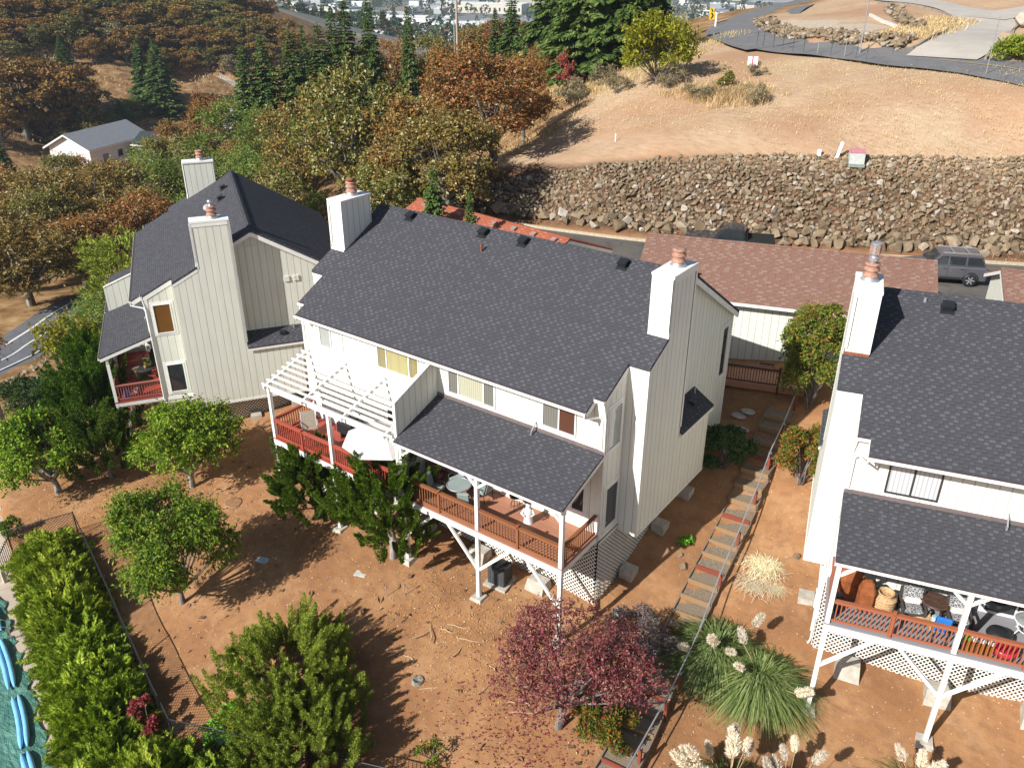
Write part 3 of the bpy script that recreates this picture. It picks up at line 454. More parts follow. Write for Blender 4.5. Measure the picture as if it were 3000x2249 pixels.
def house(name, label, group, org, rz, L, porches, pergola, deckcols, wall='white', flues=(0, 0), posts=(), windows=None, deckmat=None, ends=(1, 1), floors=None):
    root = empty(name, org, rz, label, 'house', group); cz, sz = math.cos(rz), math.sin(rz)
    wx = lambda x, y: (org[0]+x*cz-y*sz, org[1]+x*sz+y*cz)
    gl = lambda x, y: gz(*wx(x, y))-org[2]
    gx0, gx1 = -L-.1, .1; W = M[wall]; T = M['trim']
    b = MB(); prof = [(YW, -.34), (YW, zf_(YW)-.14), (YR, ZR-.16), (14.0, zb_(14.0)-.16), (14.0, -.34)]
    b.prism([(gx0, y, z) for y, z in prof], (gx1-gx0, 0, 0)); wallo = b.build('wall', W, root)
    b = MB(); b.bx(gx0+.5, gx1-.5, YW+.5, 13.6, -5, -.36); b.build('crawl_shade_box', M['dark'], root)  # added near-black box: painted shade behind the lattice, blocks the view through
    # trim boards on corners and the sill line
    b = MB()
    for x in (gx0+.06, gx1-.06): b.bx(x-.085, x+.085, YW-.022, YW, -.3, zf_(YW)-.2)
    for x, s in ((gx0, -1), (gx1, 1)):
        b.bx(x, x+s*.022, YW-.02, YW+.13, -.3, zf_(YW)-.2); b.bx(x, x+s*.022, 13.86, 14.02, -.3, zb_(14)-.2); b.bx(x, x+s*.024, YW+.14, 4.04, -.34, -.14)
    build_each(b, 'corner_trim', T, root)
    # roof
    o = .35
    planF = [(-L+.29, YE), (-.29, YE), (-.29, 2.40), (.12, 2.40), (.12, 4.02), (.97, 4.02), (.97, 5.42), (.5, 5.42), (.5, YR), (-L-.5, YR), (-L-.5, 5.42), (-L-.97, 5.42), (-L-.97, 4.02), (-L-.12, 4.02), (-L-.12, 2.40), (-L+.29, 2.40)]
    planB = [(-L-.5, YR), (.5, YR), (o, YB), (-L-o, YB)]
    b = MB(); roof_slab(b, planF, lambda y: zf_(y)); roof_slab(b, planB, lambda y: zb_(y)); rf = b.build('roof', M['shingle'], root)
    b = MB(); k = -L-.5
    while k < .5-.1:
        for sgn, fn in ((-1, zf_), (1, zb_)):
            y1 = YR+sgn*.15; b.prism([(k, YR, ZR+.02), (k+.28, YR, ZR+.035), (k+.28, y1, fn(y1)+.035), (k, y1, fn(y1)+.012)], (0, 0, .018))
        k += .25
    b.build('ridge_cap', M['shingle'], rf)
    # fascia under the rakes and eaves
    b = MB()
    def fas(p, q, h=.2, t=.03, dz=-.14): b.beam(Vector(p)+Vector((0, 0, dz-h/2+.02)), Vector(q)+Vector((0, 0, dz-h/2+.02)), t, h)
    for x0, s in ((0, 1), (-L, -1)):
        pts = [(.12, 2.42), (.12, 4.0)]; X = x0+s*.11
        fas((X, 2.42, zf_(2.42)), (X, 4.0, zf_(4.0))); X = x0+s*.95; fas((X, 4.05, zf_(4.05)), (X, 5.4, zf_(5.4)), .16)
        X = x0+s*.485; fas((X, 7.32, zf_(7.32)), (X, YR, ZR)); fas((X, YR, ZR), (x0+s*(o-.02), YB, ZB), .24)
        b.beam((x0-s*.29, YE+.02, zf_(YE)-.2), (x0-s*.29, 2.42, zf_(2.42)-.2), .03, .2)
    build_each(b, 'fascia', T, root)
    # gutters
    b = MB()
    def gut(x0, x1, y, z): b.bx(x0, x1, y-.12, y-.005, z-.15, z-.03, 0); b.bx(x0+.01, x1-.01, y-.108, y-.017, z-.03, z-.022, 1)
    gut(-L+.27, -.27, YE, ZE); gut(-.29, .14, 2.40, zf_(2.40)); gut(-L-.14, -L+.29, 2.40, zf_(2.40))
    g = b.build('gutter', [T, M['gut_in']], root)
    dsp = []
    for x0, s in ((0, 1), (-L, -1)):
        b = MB(); dsp.append(b); b.tube([(x0-s*.33, YE-.06, ZE-.14), (x0-s*.30, YE-.05, ZE-.28), (x0-s*.05, 2.36, ZE-.42), (x0+s*.05, YW-.05, ZE-.55), (x0+s*.06, YW-.05, 3.9)], .038, 6)
        b = MB(); dsp.append(b); b.tube([(x0+s*.09, 2.36, zf_(2.4)-.1), (x0+s*.16, YW-.03, 5.2), (x0+s*.16, YW-.03, 2.5), (x0+s*.16, YW-.03, -.2)], .034, 6)
    [b_.build('downspout', T, root) for b_ in dsp]
    # chimney chases
    for (x0, s), fl in zip(((0, 1), (-L, -1)), flues):
        b = MB(); X0, X1 = x0+s*.1, x0+s*.95
        pr = [(4.05, -.7), (4.05, zf_(4.05)-.06), (5.41, zf_(5.41)-.06), (5.41, 9.82), (7.30, 9.82), (7.30, 2.62), (10.25, 2.55), (10.25, -.7)]
        b.prism([(X0, y, z) for y, z in pr], (X1-X0, 0, 0)); ch = b.build('chimney_chase', W, root)
        b = MB(); xa, xb = sorted((x0+s*.055, x0+s*.985)); b.bx(xa, xb, 5.37, 7.34, 9.82, 9.92); b.build('cap', M['trim'], ch)
        b = MB()
        for y in (5.41, 7.30): b.bx(X1, X1+s*.02, y-.07, y+.07, 7.4 if y < 6 else 2.9, 9.8); b.bx(X1-s*.1, X1+s*.02, y-.07, y+.07, 7.75 if y < 6 else 2.9, 9.8)
        b.bx(X0-s*.02, X0+s*.1, 5.388, 5.41, 7.6, 9.8); b.bx(X1-s*.12, X1+s*.01, 5.388, 5.41, 7.75, 9.8); b.bx(X0, X1+s*.01, 5.386, 5.41, 9.62, 9.83); b.bx(X1, X1+s*.022, 5.47, 7.24, 9.62, 9.83)
        b.bx(X0, X1+s*.014, 4.03, 4.05, zf_(4.05)-.28, zf_(4.05)-.1); b.bx(X1, X1+s*.02, 4.06, 10.24, -.7, -.56)
        build_each(b, 'trim_board', T, ch)
        b = MB(); b.bx(X0, X1, 5.33, 5.41, zf_(5.41)-.03, zf_(5.41)+.055); b.build('flashing', M['rust' if fl == 1 else 'trim'], ch)
        flue(ch, x0+s*.52, 6.55, 9.92, fl)
        b = MB(); b.prism([(x0+s*.1, 7.32, 3.22), (x0+s*1.08, 7.32, 2.62), (x0+s*1.08, 10.38, 2.62), (x0+s*.1, 10.38, 3.22)], (0, 0, -.1)); b.bx(x0+s*1.04, x0+s*1.075, 7.32, 10.38, 2.38, 2.52, 1); b.prism([(x0+s*.12, 10.2, 3.1), (x0+s*.94, 10.2, 2.6), (x0+s*.94, 10.2, 2.5), (x0+s*.12, 10.2, 2.5)], (0, .05, 0), 1)
        lr = b.build('lean_to_roof', [M['shingle'], T], ch); b = MB(); b.box((x0+s*.55, 9.3, 3.04), (.3, .32, .16)); b.build('vent', M['black'], lr)
        b = MB(); b.tube([(x0+s*.3, 10.0, 3.0), (x0+s*.3, 10.0, 3.35)], .035, 7); b.build('pipe', M['galv'], lr)
    # porch roofs
    for x0, x1 in porches:
        zw, y0, z0 = 3.72, -.32, 2.80; sl = (zw-z0)/(YW-y0); fn = lambda y: z0+sl*(y-y0)
        b = MB(); roof_slab(b, [(x0, y0), (x1, y0), (x1, YW), (x0, YW)], fn, .09); pr_ = b.build('porch_roof', M['shingle'], root)
        b = MB(); b.bx(x0, x1, YW-.06, YW-.002, zw-.03, zw+.10); b.build('flashing', M['flash'], pr_)
        b = MB(); b.bx(x0, x1, y0-.09, y0-.002, z0-.14, z0-.03, 0); b.bx(x0+.01, x1-.01, y0-.08, y0-.015, z0-.03, z0-.02, 1); b.build('gutter', [T, M['gut_in']], pr_)
        b = MB()
        for x in (x0+.015, x1-.015): b.beam((x, y0, z0-.17), (x, YW, zw-.17), .03, .17)
        b.bx(x0+.05, x1-.05, -.05, .05, 2.42, 2.70); b.build('fascia', T, pr_)
        b = MB(); xm = x0+(x1-x0)*.62; b.tube([(xm, YW-.35, fn(YW-.35)+.02), (xm, YW-.35, fn(YW-.35)+.16)], .035, 7); b.tube([(xm, YW-.02, fn(YW)+.35), (xm, YW-.3, fn(YW-.3)+.19), (xm, YW-.36, fn(YW-.36)+.17)], .03, 7); b.build('pipe', M['galv'], pr_)
    # party wall between the two decks
    xm = -L/2
    b = MB(); b.prism([(xm-.07, -.12, 0), (xm-.07, -.12, 4.35), (xm-.07, YW, 5.35), (xm-.07, YW, 0)], (.14, 0, 0)); b.prism([(xm-.09, -.14, 4.35), (xm-.09, YW, 5.38), (xm-.09, YW, 5.43), (xm-.09, -.14, 4.41)], (.18, 0, 0)); b.build('party_wall', W, root)
    # decks
    for (x0, x1, dm, rm, bays, side) in floors:
        b = MB(); b.bx(x0, x1, -.10, YW-.003, -.05, 0, 0); dk = b.build('deck', M[dm], root)
        b = MB(); b.bx(x0+.02, x1-.02, -.075, .075, -.36, -.052); b.bx(x0, x1, YW-.06, YW-.004, -.36, -.05); n = 9
        for i in range(n+1): x = x0+.05+(x1-x0-.1)*i/n; b.bx(x-.025, x+.025, .08, YW-.07, -.30, -.053)
        b.build('beam', M['trim'], dk)
        b = MB()
        for a, c in bays:
            rail(b, (a+.07, 0, 0), (c-.07, 0, 0)); m = (a+c)/2; b.bx(m-.045, m+.045, -.07, .05, -.02, 1.04); b.bx(m-.055, m+.055, -.08, .06, 1.04, 1.07)
        b.build('railing', M[rm], dk)
        for x, sd in side:
            b = MB(); rail(b, (x, .08, 0), (x, YW-.1, 0)); b.build('railing', M[rm], dk)
            b = MB(); b.bx(x-.03, x+.03, .08, YW, -.36, -.06); b.build('beam', M['trim'], dk)
    for i, (x, ztop, br) in enumerate(posts):
        z0 = gl(x, 0); b = MB(); b.bx(x-.075, x+.075, -.075, .075, z0-.3, -.36); b.bx(x-.075, x+.075, -.078, .078, -.36, ztop); p = b.build('post', T, root)
        if ztop > 2.6:
            for s in (-1, 1):
                if s in br: b = MB(); b.beam((x+s*.05, 0, 2.0), (x+s*.62, 0, 2.52), .085, .1); b.build('brace', T, p)
        for s in br:
            if s in (-1, 1): b = MB(); b.beam((x+s*.06, 0, -1.95), (x+s*1.58, 0, -.33), .09, .12); b.build('brace', T, p)
        b = MB(); h = .42
        vs = [(x+sx*.42, sy*.42, z0-.35) for sx, sy in ((-1, -1), (1, -1), (1, 1), (-1, 1))]+[(x+sx*.24, sy*.24, z0+.14) for sx, sy in ((-1, -1), (1, -1), (1, 1), (-1, 1))]
        b.add(vs, [(3, 2, 1, 0), (4, 5, 6, 7), (0, 1, 5, 4), (1, 2, 6, 5), (2, 3, 7, 6), (3, 0, 4, 7)]); b.build('footing', M['concrete'], p)
    # lattice skirts
    lattice('lattice', root, (gx0, YW-.05), (gx1, YW-.05), -4.6, -.38, M['lattice'])
    if ends[1]: lattice('lattice', root, (gx1+.03, YW), (gx1+.03, 13.9), -4.6, -.40, M['lattice'])
    if ends[0]: lattice('lattice', root, (gx0-.03, 13.9), (gx0-.03, YW), -4.6, -.40, M['lattice'])
    for x in np.arange(-L+1.2, 0, 3.1):
        zz = gl(x, 1.75); vs = [(x+sx*.48, 1.85+sy*.42-(.1 if sy < 0 else 0), zz-.4) for sx, sy in ((-1, -1), (1, -1), (1, 1), (-1, 1))]+[(x+sx*.40, 1.95+sy*.25, zz+.48) for sx, sy in ((-1, -1), (1, -1), (1, 1), (-1, 1))]
        b = MB(); b.add(vs, [(3, 2, 1, 0), (4, 5, 6, 7), (0, 1, 5, 4), (1, 2, 6, 5), (2, 3, 7, 6), (3, 0, 4, 7)]); b.build('footing', M['concrete'], root)
    for y in (4.5, 7.2, 9.6):
        for x in ([.55] if ends[1] else [])+([-L-.55] if ends[0] else []):
            zz = gl(x, y); b = MB(); b.bx(x-.3, x+.3, y-.3, y+.3, zz-.4, zz+.30); b.build('footing', M['concrete'], root)
    if pergola:
        x0, x1 = pergola; b = MB(); b.bx(x0-.08, x1, -.07, .07, 2.46, 2.70); pg = b.build('pergola', M['trim'], root)
        b = MB(); n = 4
        for i in range(n):
            x = x0+.05+(x1-x0-.5)*i/(n-1); b.beam((x, -.32, 2.70), (x, YW, 3.52), .09, .17)
        build_each(b, 'rafter', M['trim'], pg); b = MB()
        for j in range(9):
            y = -.24+j*.305; z = 2.70+(y+.32)*.293+.115; b.bx(x0-.12, x1, y-.03, y+.03, z-.03, z+.06)
        build_each(b, 'slat', M['trim'], pg)
    for args in windows or []: window(root, *args)
    # lower wall glass doors
    for a, c in floors_doors(L): window(root, 'y', YW, -1, a, c, .06, 2.12, [(a+c)/2], ['glass', 'glass'], 'vinyl', True, 'sliding_door')
    return root, rf, wallo
def floors_doors(L): return [(-L/2+1.0, -L/2+3.0), (-L/2-3.0, -L/2-1.0)]
bayw = [('x', .1, 1, 2.78, 3.72, 3.72, 5.42, [], ['pane_amber'], 'vinyl', True), ('x', .1, 1, 2.88, 3.80, .12, 1.86, [], ['glass'], 'vinyl', True)]
Lm = 15.85
mw = [('y', YW, -1, -7.27, -4.85, 3.98, 5.1, [-6.72, -5.42], ['blind_grey', 'blind_cream', 'blind_grey']), ('y', YW, -1, -2.6, -1.08, 4.0, 5.1, [-1.84], ['blind_grey', 'glass_brown']),
      ('y', YW, -1, -11.28, -8.85, 3.98, 5.1, [-10.72, -9.42], ['pane_olive', 'curtain_yellow', 'pane_olive']), ('y', YW, -1, -14.92, -13.4, 4.0, 5.1, [-14.18], ['pane_pale', 'blind_white']),
      ('x', .1, 1, 2.78, 3.72, 3.62, 5.42, [], ['pane_pale'], 'vinyl', True), ('x', .1, 1, 2.85, 3.80, .02, 1.95, [], ['glass'], 'vinyl', True), ('x', .1, 1, 12.9, 13.55, 2.6, 5.1, [], ['glass'], 'vinyl', True), ('y', YW, -1, -1.75, -.55, .75, 1.95, [-1.15], ['glass', 'glass'], 'vinyl', True)]
main, main_roof, _ = house('duplex_house', 'white two storey duplex with charcoal roof and a pergola deck, central between the other two', 'cedar sided duplex houses on the slope', (0, 0, 0), 0, Lm,
    [(-Lm/2+.07, .18)], (-Lm, -Lm/2-.07), None, 'white', (2, 0), [(0, 2.74, (-1,)), (-3.89, 2.62, (-1, 1)), (-Lm/2+.15, 2.74, (1,)), (-12.0, 2.46, ()), (-Lm, 2.46, (1,))], mw, None, (1, 1),
    [(-Lm/2+.07, .1, 'deck_brown', 'rail_brown', [(-Lm/2+.15, -3.89), (-3.89, 0)], [(.02, 1)]), (-Lm-.1, -Lm/2-.07, 'deck_red', 'rail_red', [(-Lm, -12.0), (-12.0, -Lm/2)], [(-Lm, -1)])])
for x in (-14.03, -9.65, -7.46, -2.51): roof_vent(main_roof, x, 7.95, zf_, SF)
b = MB(); b.tube([(-9.07, 7.09, 8.4), (-9.07, 7.09, 8.78)], .05, 8); b.build('pipe', M['rust'], main_roof)
LL = 13.45
lw = bayw+[('y', YW, -1, -7.27, -4.85, 4.0, 5.1, [-6.7, -5.4], ['blind_grey', 'blind_cream', 'blind_grey'])]
left, left_roof, lwall = house('duplex_house', 'pale beige duplex house at the left end, turned gable on with a red deck', 'cedar sided duplex houses on the slope', (-29.02, -.51, -2.148), -.58258, LL,
    [(-LL/2+.07, .18), (-LL-.18, -LL/2-.07)], None, None, 'beige', (3, 2), [(0, 2.74, ()), (-3.4, 2.74, ()), (-LL/2+.15, 2.74, ()), (-10, 2.74, ()), (-LL, 2.74, ())], lw, None, (0, 1),
    [(-LL/2+.07, .1, 'deck_red', 'deck_old', [(-LL/2+.15, -3.4), (-3.4, 0)], [(.02, 1)]), (-LL-.1, -LL/2-.07, 'deck_red', 'deck_old', [(-LL, -10), (-10, -LL/2)], [])])
for x, y in ((-10.6, 7.6), (-8.6, 7.3)): roof_vent(left_roof, x, y, zf_, SF)
b = MB(); b.lathe([(.28, 0), (.30, .08), (.24, .22), (.1, .30), (.01, .31)], (-8.1, 6.5, zf_(6.5)+.02), 14, 0); b.build('skylight', m_plain('pale_acrylic_dome', (.45, .52, .55, 1), .15, .05, 3, 0, 0, .6), left_roof)
b = MB(); b.lathe([(.11, .55), (.11, .68), (.06, .7), (.06, .78), (.13, .8), (.13, .92), (.03, .95)], (.52, 6.55, 9.92), 14, 0)
b.build('flue_cowl', M['steel'], left)
b = MB(); b.bx(.1, .16, 9.8, 10.1, 5.85, 6.15); b.bx(.1, .16, 10.3, 10.6, 5.85, 6.15); b.build('wall_vent', M['beige'], left)
b = MB(); b.bx(.1, .13, 8.0, 8.6, 7.5, 8.1); b.build('attic_vent', M['beige'], left)
RA, RX, RY, RZ0 = .2615, 8.807, 3.0036, -.02
rw = [('y', YW, -1, -Lm+1.05, -Lm+2.70, 3.98, 5.12, [-Lm+1.85], ['blind_white', 'blind_white'], 'bronze')]
right, right_roof, _ = house('duplex_house', 'white duplex house at the right edge with cluttered grey deck under its porch roof', 'cedar sided duplex houses on the slope', (RX+Lm*math.cos(RA), RY+Lm*math.sin(RA), RZ0), RA, Lm,
    [(-Lm-.18, -Lm/2-.07), (-Lm/2+.07, .18)], None, None, 'white', (2, 1), [(-Lm, 2.74, (1,)), (-Lm+3.894, 2.74, (-1, 1)), (-Lm/2, 2.74, (-1,)), (-3.9, 2.74, ())], rw, None, (1, 0),
    [(-Lm-.1, -Lm/2-.07, 'deck_grey', 'rail_orange', [(-Lm, -Lm+3.894), (-Lm+3.894, -Lm/2)], [(-Lm, -1)]), (-Lm/2+.07, .1, 'deck_grey', 'rail_orange', [(-Lm/2, -3.9), (-3.9, 0)], [])])
roof_vent(right_roof, -Lm+2.3, 7.75, zf_, SF)
b = MB(); b.tube([(-Lm+1.55, 8.0, 8.85), (-Lm+1.55, 8.0, 9.02)], .06, 8); b.build('pipe', M['galv'], right_roof)
# ------------------------------------------------------------------ garages behind the houses
def garage(label, org, rz, x0, x1, yf, yb_, ze, zr, zfl, wall, shingle, nvent=0, rake=1):
    root = empty('garage', org, rz, label, 'garage'); ym = (yf+yb_)/2; ov = .45; s = (zr-ze)/(ym-yf)
    b = MB(); b.prism([(x0+.3, yf+ov, zfl), (x0+.3, yf+ov, ze+s*ov-.12), (x0+.3, ym, zr-.12), (x0+.3, yb_-ov, ze+s*ov-.12), (x0+.3, yb_-ov, zfl)], (x1-x0-.6, 0, 0)); b.build('wall', M[wall], root)
    b = MB(); b.prism([(x0, yf, ze), (x1, yf, ze), (x1, ym, zr), (x0, ym, zr)], (0, 0, -.12)); b.prism([(x0, ym, zr), (x1, ym, zr), (x1, yb_, ze), (x0, yb_, ze)], (0, 0, -.12)); b.prism([(x0, ym-.14, zr-.14*s+.015), (x1, ym-.14, zr-.14*s+.015), (x1, ym, zr+.02), (x0, ym, zr+.02)], (0, 0, .015)); rf = b.build('roof', M[shingle], root)
    b = MB()
    for x in (x0+.02, x1-.02): b.beam((x, yf, ze-.2), (x, ym, zr-.2), .035, .2); b.beam((x, ym, zr-.2), (x, yb_, ze-.2), .035, .2)
    b.bx(x0, x1, yf-.1, yf-.003, ze-.16, ze-.03); b.bx(x0, x1, yf+.02, yf+ov+.05, ze-.18, ze-.14); build_each(b, 'fascia', M['trim'], root)
    for i in range(nvent):
        x = x0+1.2+i*(x1-x0-2)/max(1, nvent-1); y = ym-.5; z = zr-.5*s; b = MB(); b.box((x, y, z+.08), (.34, .30, .15), 0, 0, math.atan(s)); b.build('vent', m_vent, rf)
    return root
m_vent = m_plain('brown_roof_vent', (.33, .22, .19, 1), .6)
g1 = garage('long garage with a red brown shingle roof behind the white houses', (-8.0, 20.0, 0), R(17.8), .3, 15.2, -3.6, 4.9, 4.25, 6.1, .6, 'beige', 'red_shingle')
g2 = garage('garage with bright orange shingle roof and a row of vents, beyond the middle house ridge', (-24.2, 20.3, 0), R(-6.6), -.6, 12.4, -4.2, 4.2, 3.9, 5.5, 1.2, 'beige', 'orange_shingle', 8)
g3 = garage('garage at the right edge showing its pale gable under a red roof', (9.4, 28.1, 0), R(17.8), -.5, 12, -3.3, 3.3, 4.2, 5.5, 2.0, 'beige', 'red_shingle')
# boardwalk in front of the garage
bw = empty('boardwalk', (0, 0, 0), 0, 'raised brown boardwalk with railing along the garage wall', 'boardwalk')
A, B_ = Vector((-6.4, 14.5, .85)), Vector((3.0, 17.45, .85)); dv = (B_-A).normalized(); nv = Vector((-dv.y, dv.x, 0))
b = MB(); b.beam(A+nv*.75, B_+nv*.75, 1.5, .06); b.beam(A+Vector((0, 0, -.16)), B_+Vector((0, 0, -.16)), .05, .26); b.build('deck_boards', M['deck_brown'], bw)
b = MB(); rail(b, A, B_-dv*1.35)
for t in (0, .34, .68, 1): p = A.lerp(B_-dv*1.35, t); b.bx(p.x-.05, p.x+.05, p.y-.05, p.y+.05, -.2, 1.95)
b.build('railing', M['rail_dark'], bw)
b = MB(); rail(b, B_+nv*.1, B_+nv*1.4); b.bx(B_.x-.05, B_.x+.05, B_.y-.05, B_.y+.05, -.2, 1.95); b.build('railing', M['rail_dark'], bw)
pb = MB(); pb.prism([(-.35, -.09, 0), (.35, -.09, 0), (.40, -.13, .2), (-.40, -.13, .2)], (0, .22, 0)); pb.bx(-.36, .36, -.08, .1, .19, .21, 1)
p = A.lerp(B_-dv*1.35, .92); tag(pb.build('planter_box', [M['terracotta'], M['dark']], None, (p.x, p.y, 1.83), (0, 0, math.atan2(dv.y, dv.x))), 'terracotta planter box on the boardwalk railing', 'planter')
# ------------------------------------------------------------------ plants
def unit(v): return v/np.maximum(np.linalg.norm(v, axis=-1, keepdims=True), 1e-9)
def rdir(r, n): return unit(r.randn(n, 3))
def leaf_quads(P, D, N, l, w, fold=.12):
    "diamond leaves: base P, direction D, normal N, arrays of length and width"
    D = unit(D); S = unit(np.cross(D, N)); N2 = np.cross(S, D); l = np.asarray(l)[:, None]; w = np.asarray(w)[:, None]
    mid = P+D*l*.45+N2*l*fold
    V = np.stack([P, mid+S*w*.5, P+D*l-N2*l*fold*.6, mid-S*w*.5], 1).reshape(-1, 3); n = len(P)
    return V, np.arange(n*4).reshape(n, 4)
class Leaves:
    def __init__(s): s.V = []; s.F = []; s.n = 0
    def add(s, P, D, N, l, w, fold=.12):
        V, F = leaf_quads(P, D, N, l, w, fold); s.V.append(V); s.F.append(F+s.n); s.n += len(V)
    def strips(s, pts, side, w):
        "ribbons: pts (n,k,3), side (n,3), w (k,)"
        n, k, _ = pts.shape; a = pts+side[:, None, :]*(w[None, :, None]*.5); c = pts-side[:, None, :]*(w[None, :, None]*.5)
        V = np.stack([a, c], 2).reshape(-1, 3); b = (np.arange(n)[:, None]*k+np.arange(k-1)[None, :])*2; b = b.ravel()
        s.V.append(V); s.F.append(np.stack([b, b+1, b+3, b+2], 1)+s.n); s.n += len(V)
    def mesh(s, name, mat): return mesh_np(name, np.concatenate(s.V), np.concatenate(s.F), mat)
def bezier(p0, p1, p2, n): return [Vector(p0)*(1-t)**2+Vector(p1)*2*t*(1-t)+Vector(p2)*t*t for t in [i/(n-1) for i in range(n)]]
BARK = {}
def m_bark(name, c, c2=None):
    m = NT(name); P = m.coord(); nz = m.noise(5, 5, m.mapping(P, (1, 1, .25))); m.color(m.mix(m.ramp(nz, [(.35, GREY(0)), (.65, GREY(1))]), c, c2 or tuple(x*.5 for x in c[:3])+(1,))); m.rough(.95); m.bump(nz, .6, .04); return m.mat
BARK['oak'] = m_bark('lichen_bark', (.33, .31, .25, 1), (.08, .065, .05, 1)); BARK['grey'] = m_bark('grey_bark', (.27, .24, .21, 1), (.10, .085, .075, 1)); BARK['fir'] = m_bark('fir_bark', (.12, .085, .06, 1)); BARK['silver'] = m_bark('silver_bark', (.40, .37, .33, 1), (.12, .10, .09, 1)); BARK['red'] = m_bark('madrone_bark', (.24, .10, .05, 1))
def c3(*h): return [(p, rgb(*c)) for p, c in h]
LF = {}
LF['oak'] = m_leaf('oak_leaf', c3((0, (134, 88, 46)), (.16, (160, 110, 56)), (.36, (176, 120, 62)), (.54, (142, 114, 60)), (.68, (126, 118, 62)), (.80, (196, 134, 76)), (.90, (192, 178, 132))), .25, .6,
    c3((0, (92, 96, 44)), (.25, (122, 120, 56)), (.46, (104, 114, 50)), (.64, (148, 122, 62)), (.8, (168, 150, 86)), (.9, (190, 184, 140))))
LF['oakfar'] = m_leaf('far_oak_leaf', c3((0, (134, 98, 48)), (.3, (162, 122, 60)), (.55, (142, 118, 62)), (.75, (116, 108, 56)), (.88, (188, 142, 74))), .2, .7, c3((0, (82, 88, 42)), (.3, (104, 104, 50)), (.55, (128, 116, 58)), (.75, (92, 98, 48)), (.88, (156, 140, 80))))
LF['mad'] = m_leaf('madrone_leaf', c3((0, (88, 112, 46)), (.3, (120, 146, 62)), (.55, (142, 164, 72)), (.72, (152, 128, 60)), (.85, (96, 118, 52)), (.93, (180, 186, 108))), .25, .4)
LF['fir'] = m_leaf('fir_needles', c3((0, (62, 86, 42)), (.5, (90, 114, 54)), (1, (128, 146, 78))), .15, .6)
LF['cedar'] = m_leaf('cedar_needles', c3((0, (58, 82, 38)), (.5, (84, 108, 48)), (1, (122, 138, 72))), .15, .6)
LF['pine'] = m_leaf('pine_needles', c3((0, (104, 120, 40)), (.45, (142, 154, 52)), (.8, (174, 180, 70)), (1, (204, 202, 104))), .15, .6)
LF['juniper'] = m_leaf('juniper_spray', c3((0, (62, 88, 18)), (.4, (88, 118, 26)), (.75, (118, 146, 38)), (1, (150, 172, 60))), .25, .55)
LF['cypress'] = m_leaf('golden_cypress', c3((0, (102, 124, 32)), (.35, (142, 164, 44)), (.7, (178, 188, 64)), (1, (206, 206, 96))), .25, .55)
LF['maple'] = m_leaf('maple_leaf', c3((0, (88, 114, 32)), (.3, (118, 146, 38)), (.6, (144, 166, 46)), (.86, (170, 182, 58)), (.98, (190, 170, 58))), .35, .45)
LF['cherry'] = m_leaf('cherry_leaf', c3((0, (80, 108, 34)), (.3, (108, 136, 42)), (.6, (132, 156, 48)), (.88, (162, 170, 56)), (.98, (182, 152, 58))), .35, .45)
LF['plum'] = m_leaf('plum_leaf', c3((0, (114, 56, 66)), (.3, (148, 76, 86)), (.55, (170, 98, 102)), (.76, (128, 84, 76)), (.91, (184, 138, 120))), .3, .5)
LF['nandina'] = m_leaf('nandina_leaf', c3((0, (76, 94, 34)), (.35, (104, 124, 44)), (.6, (150, 138, 52)), (.76, (176, 110, 50)), (.9, (168, 70, 44))), .3, .5)
LF['autumn'] = m_leaf('autumn_leaf', c3((0, (84, 106, 38)), (.35, (114, 130, 46)), (.62, (142, 142, 52)), (.84, (158, 120, 54)), (.94, (146, 92, 52))), .3, .5)
LF['yellow'] = m_leaf('yellow_leaf', c3((0, (122, 128, 30)), (.4, (156, 156, 40)), (.75, (186, 176, 56)), (1, (172, 150, 62))), .35, .5)
LF['red'] = m_leaf('red_leaf', c3((0, (134, 48, 52)), (.5, (164, 74, 74)), (1, (182, 110, 96))), .35, .5)
LF['dark'] = m_leaf('rhododendron_leaf', c3((0, (40, 62, 30)), (.5, (66, 92, 44)), (1, (98, 120, 66))), .2, .35)
LF['bright'] = m_leaf('bright_ground_leaf', c3((0, (80, 140, 34)), (.5, (120, 178, 50)), (1, (150, 200, 74))), .35, .45)
LF['greyshrub'] = m_leaf('grey_shrub_leaf', c3((0, (116, 100, 104)), (.4, (146, 130, 132)), (.75, (128, 122, 96)), (1, (170, 156, 150))), .2, .7)
LF['sage'] = m_leaf('sage_leaf', c3((0, (112, 104, 74)), (.5, (138, 128, 94)), (1, (164, 152, 116))), .2, .7)
LF['pampas'] = m_leaf('pampas_blade', c3((0, (98, 118, 62)), (.4, (128, 148, 82)), (.75, (160, 170, 110)), (1, (202, 194, 146))), .3, .5)
LF['plume'] = m_leaf('pampas_plume', c3((0, (232, 220, 196)), (.5, (242, 232, 212)), (1, (250, 243, 228))), .45, .8)
LF['straw'] = m_leaf('straw', c3((0, (222, 204, 160)), (.5, (238, 226, 190)), (1, (248, 240, 216))), .3, .7)
LF['drygrass'] = m_leaf('dry_grass', c3((0, (200, 174, 122)), (.4, (220, 196, 146)), (.75, (234, 214, 168)), (1, (206, 182, 138))), .3, .8)
LF['litter'] = m_leaf('leaf_litter', c3((0, (196, 150, 80)), (.3, (168, 110, 64)), (.55, (214, 184, 130)), (.8, (226, 206, 168)), (.93, (214, 176, 60))), .1, .8)
LF['plumlitter'] = m_leaf('plum_litter', c3((0, (128, 44, 58)), (.5, (156, 66, 76)), (1, (120, 70, 64))), .1, .8)
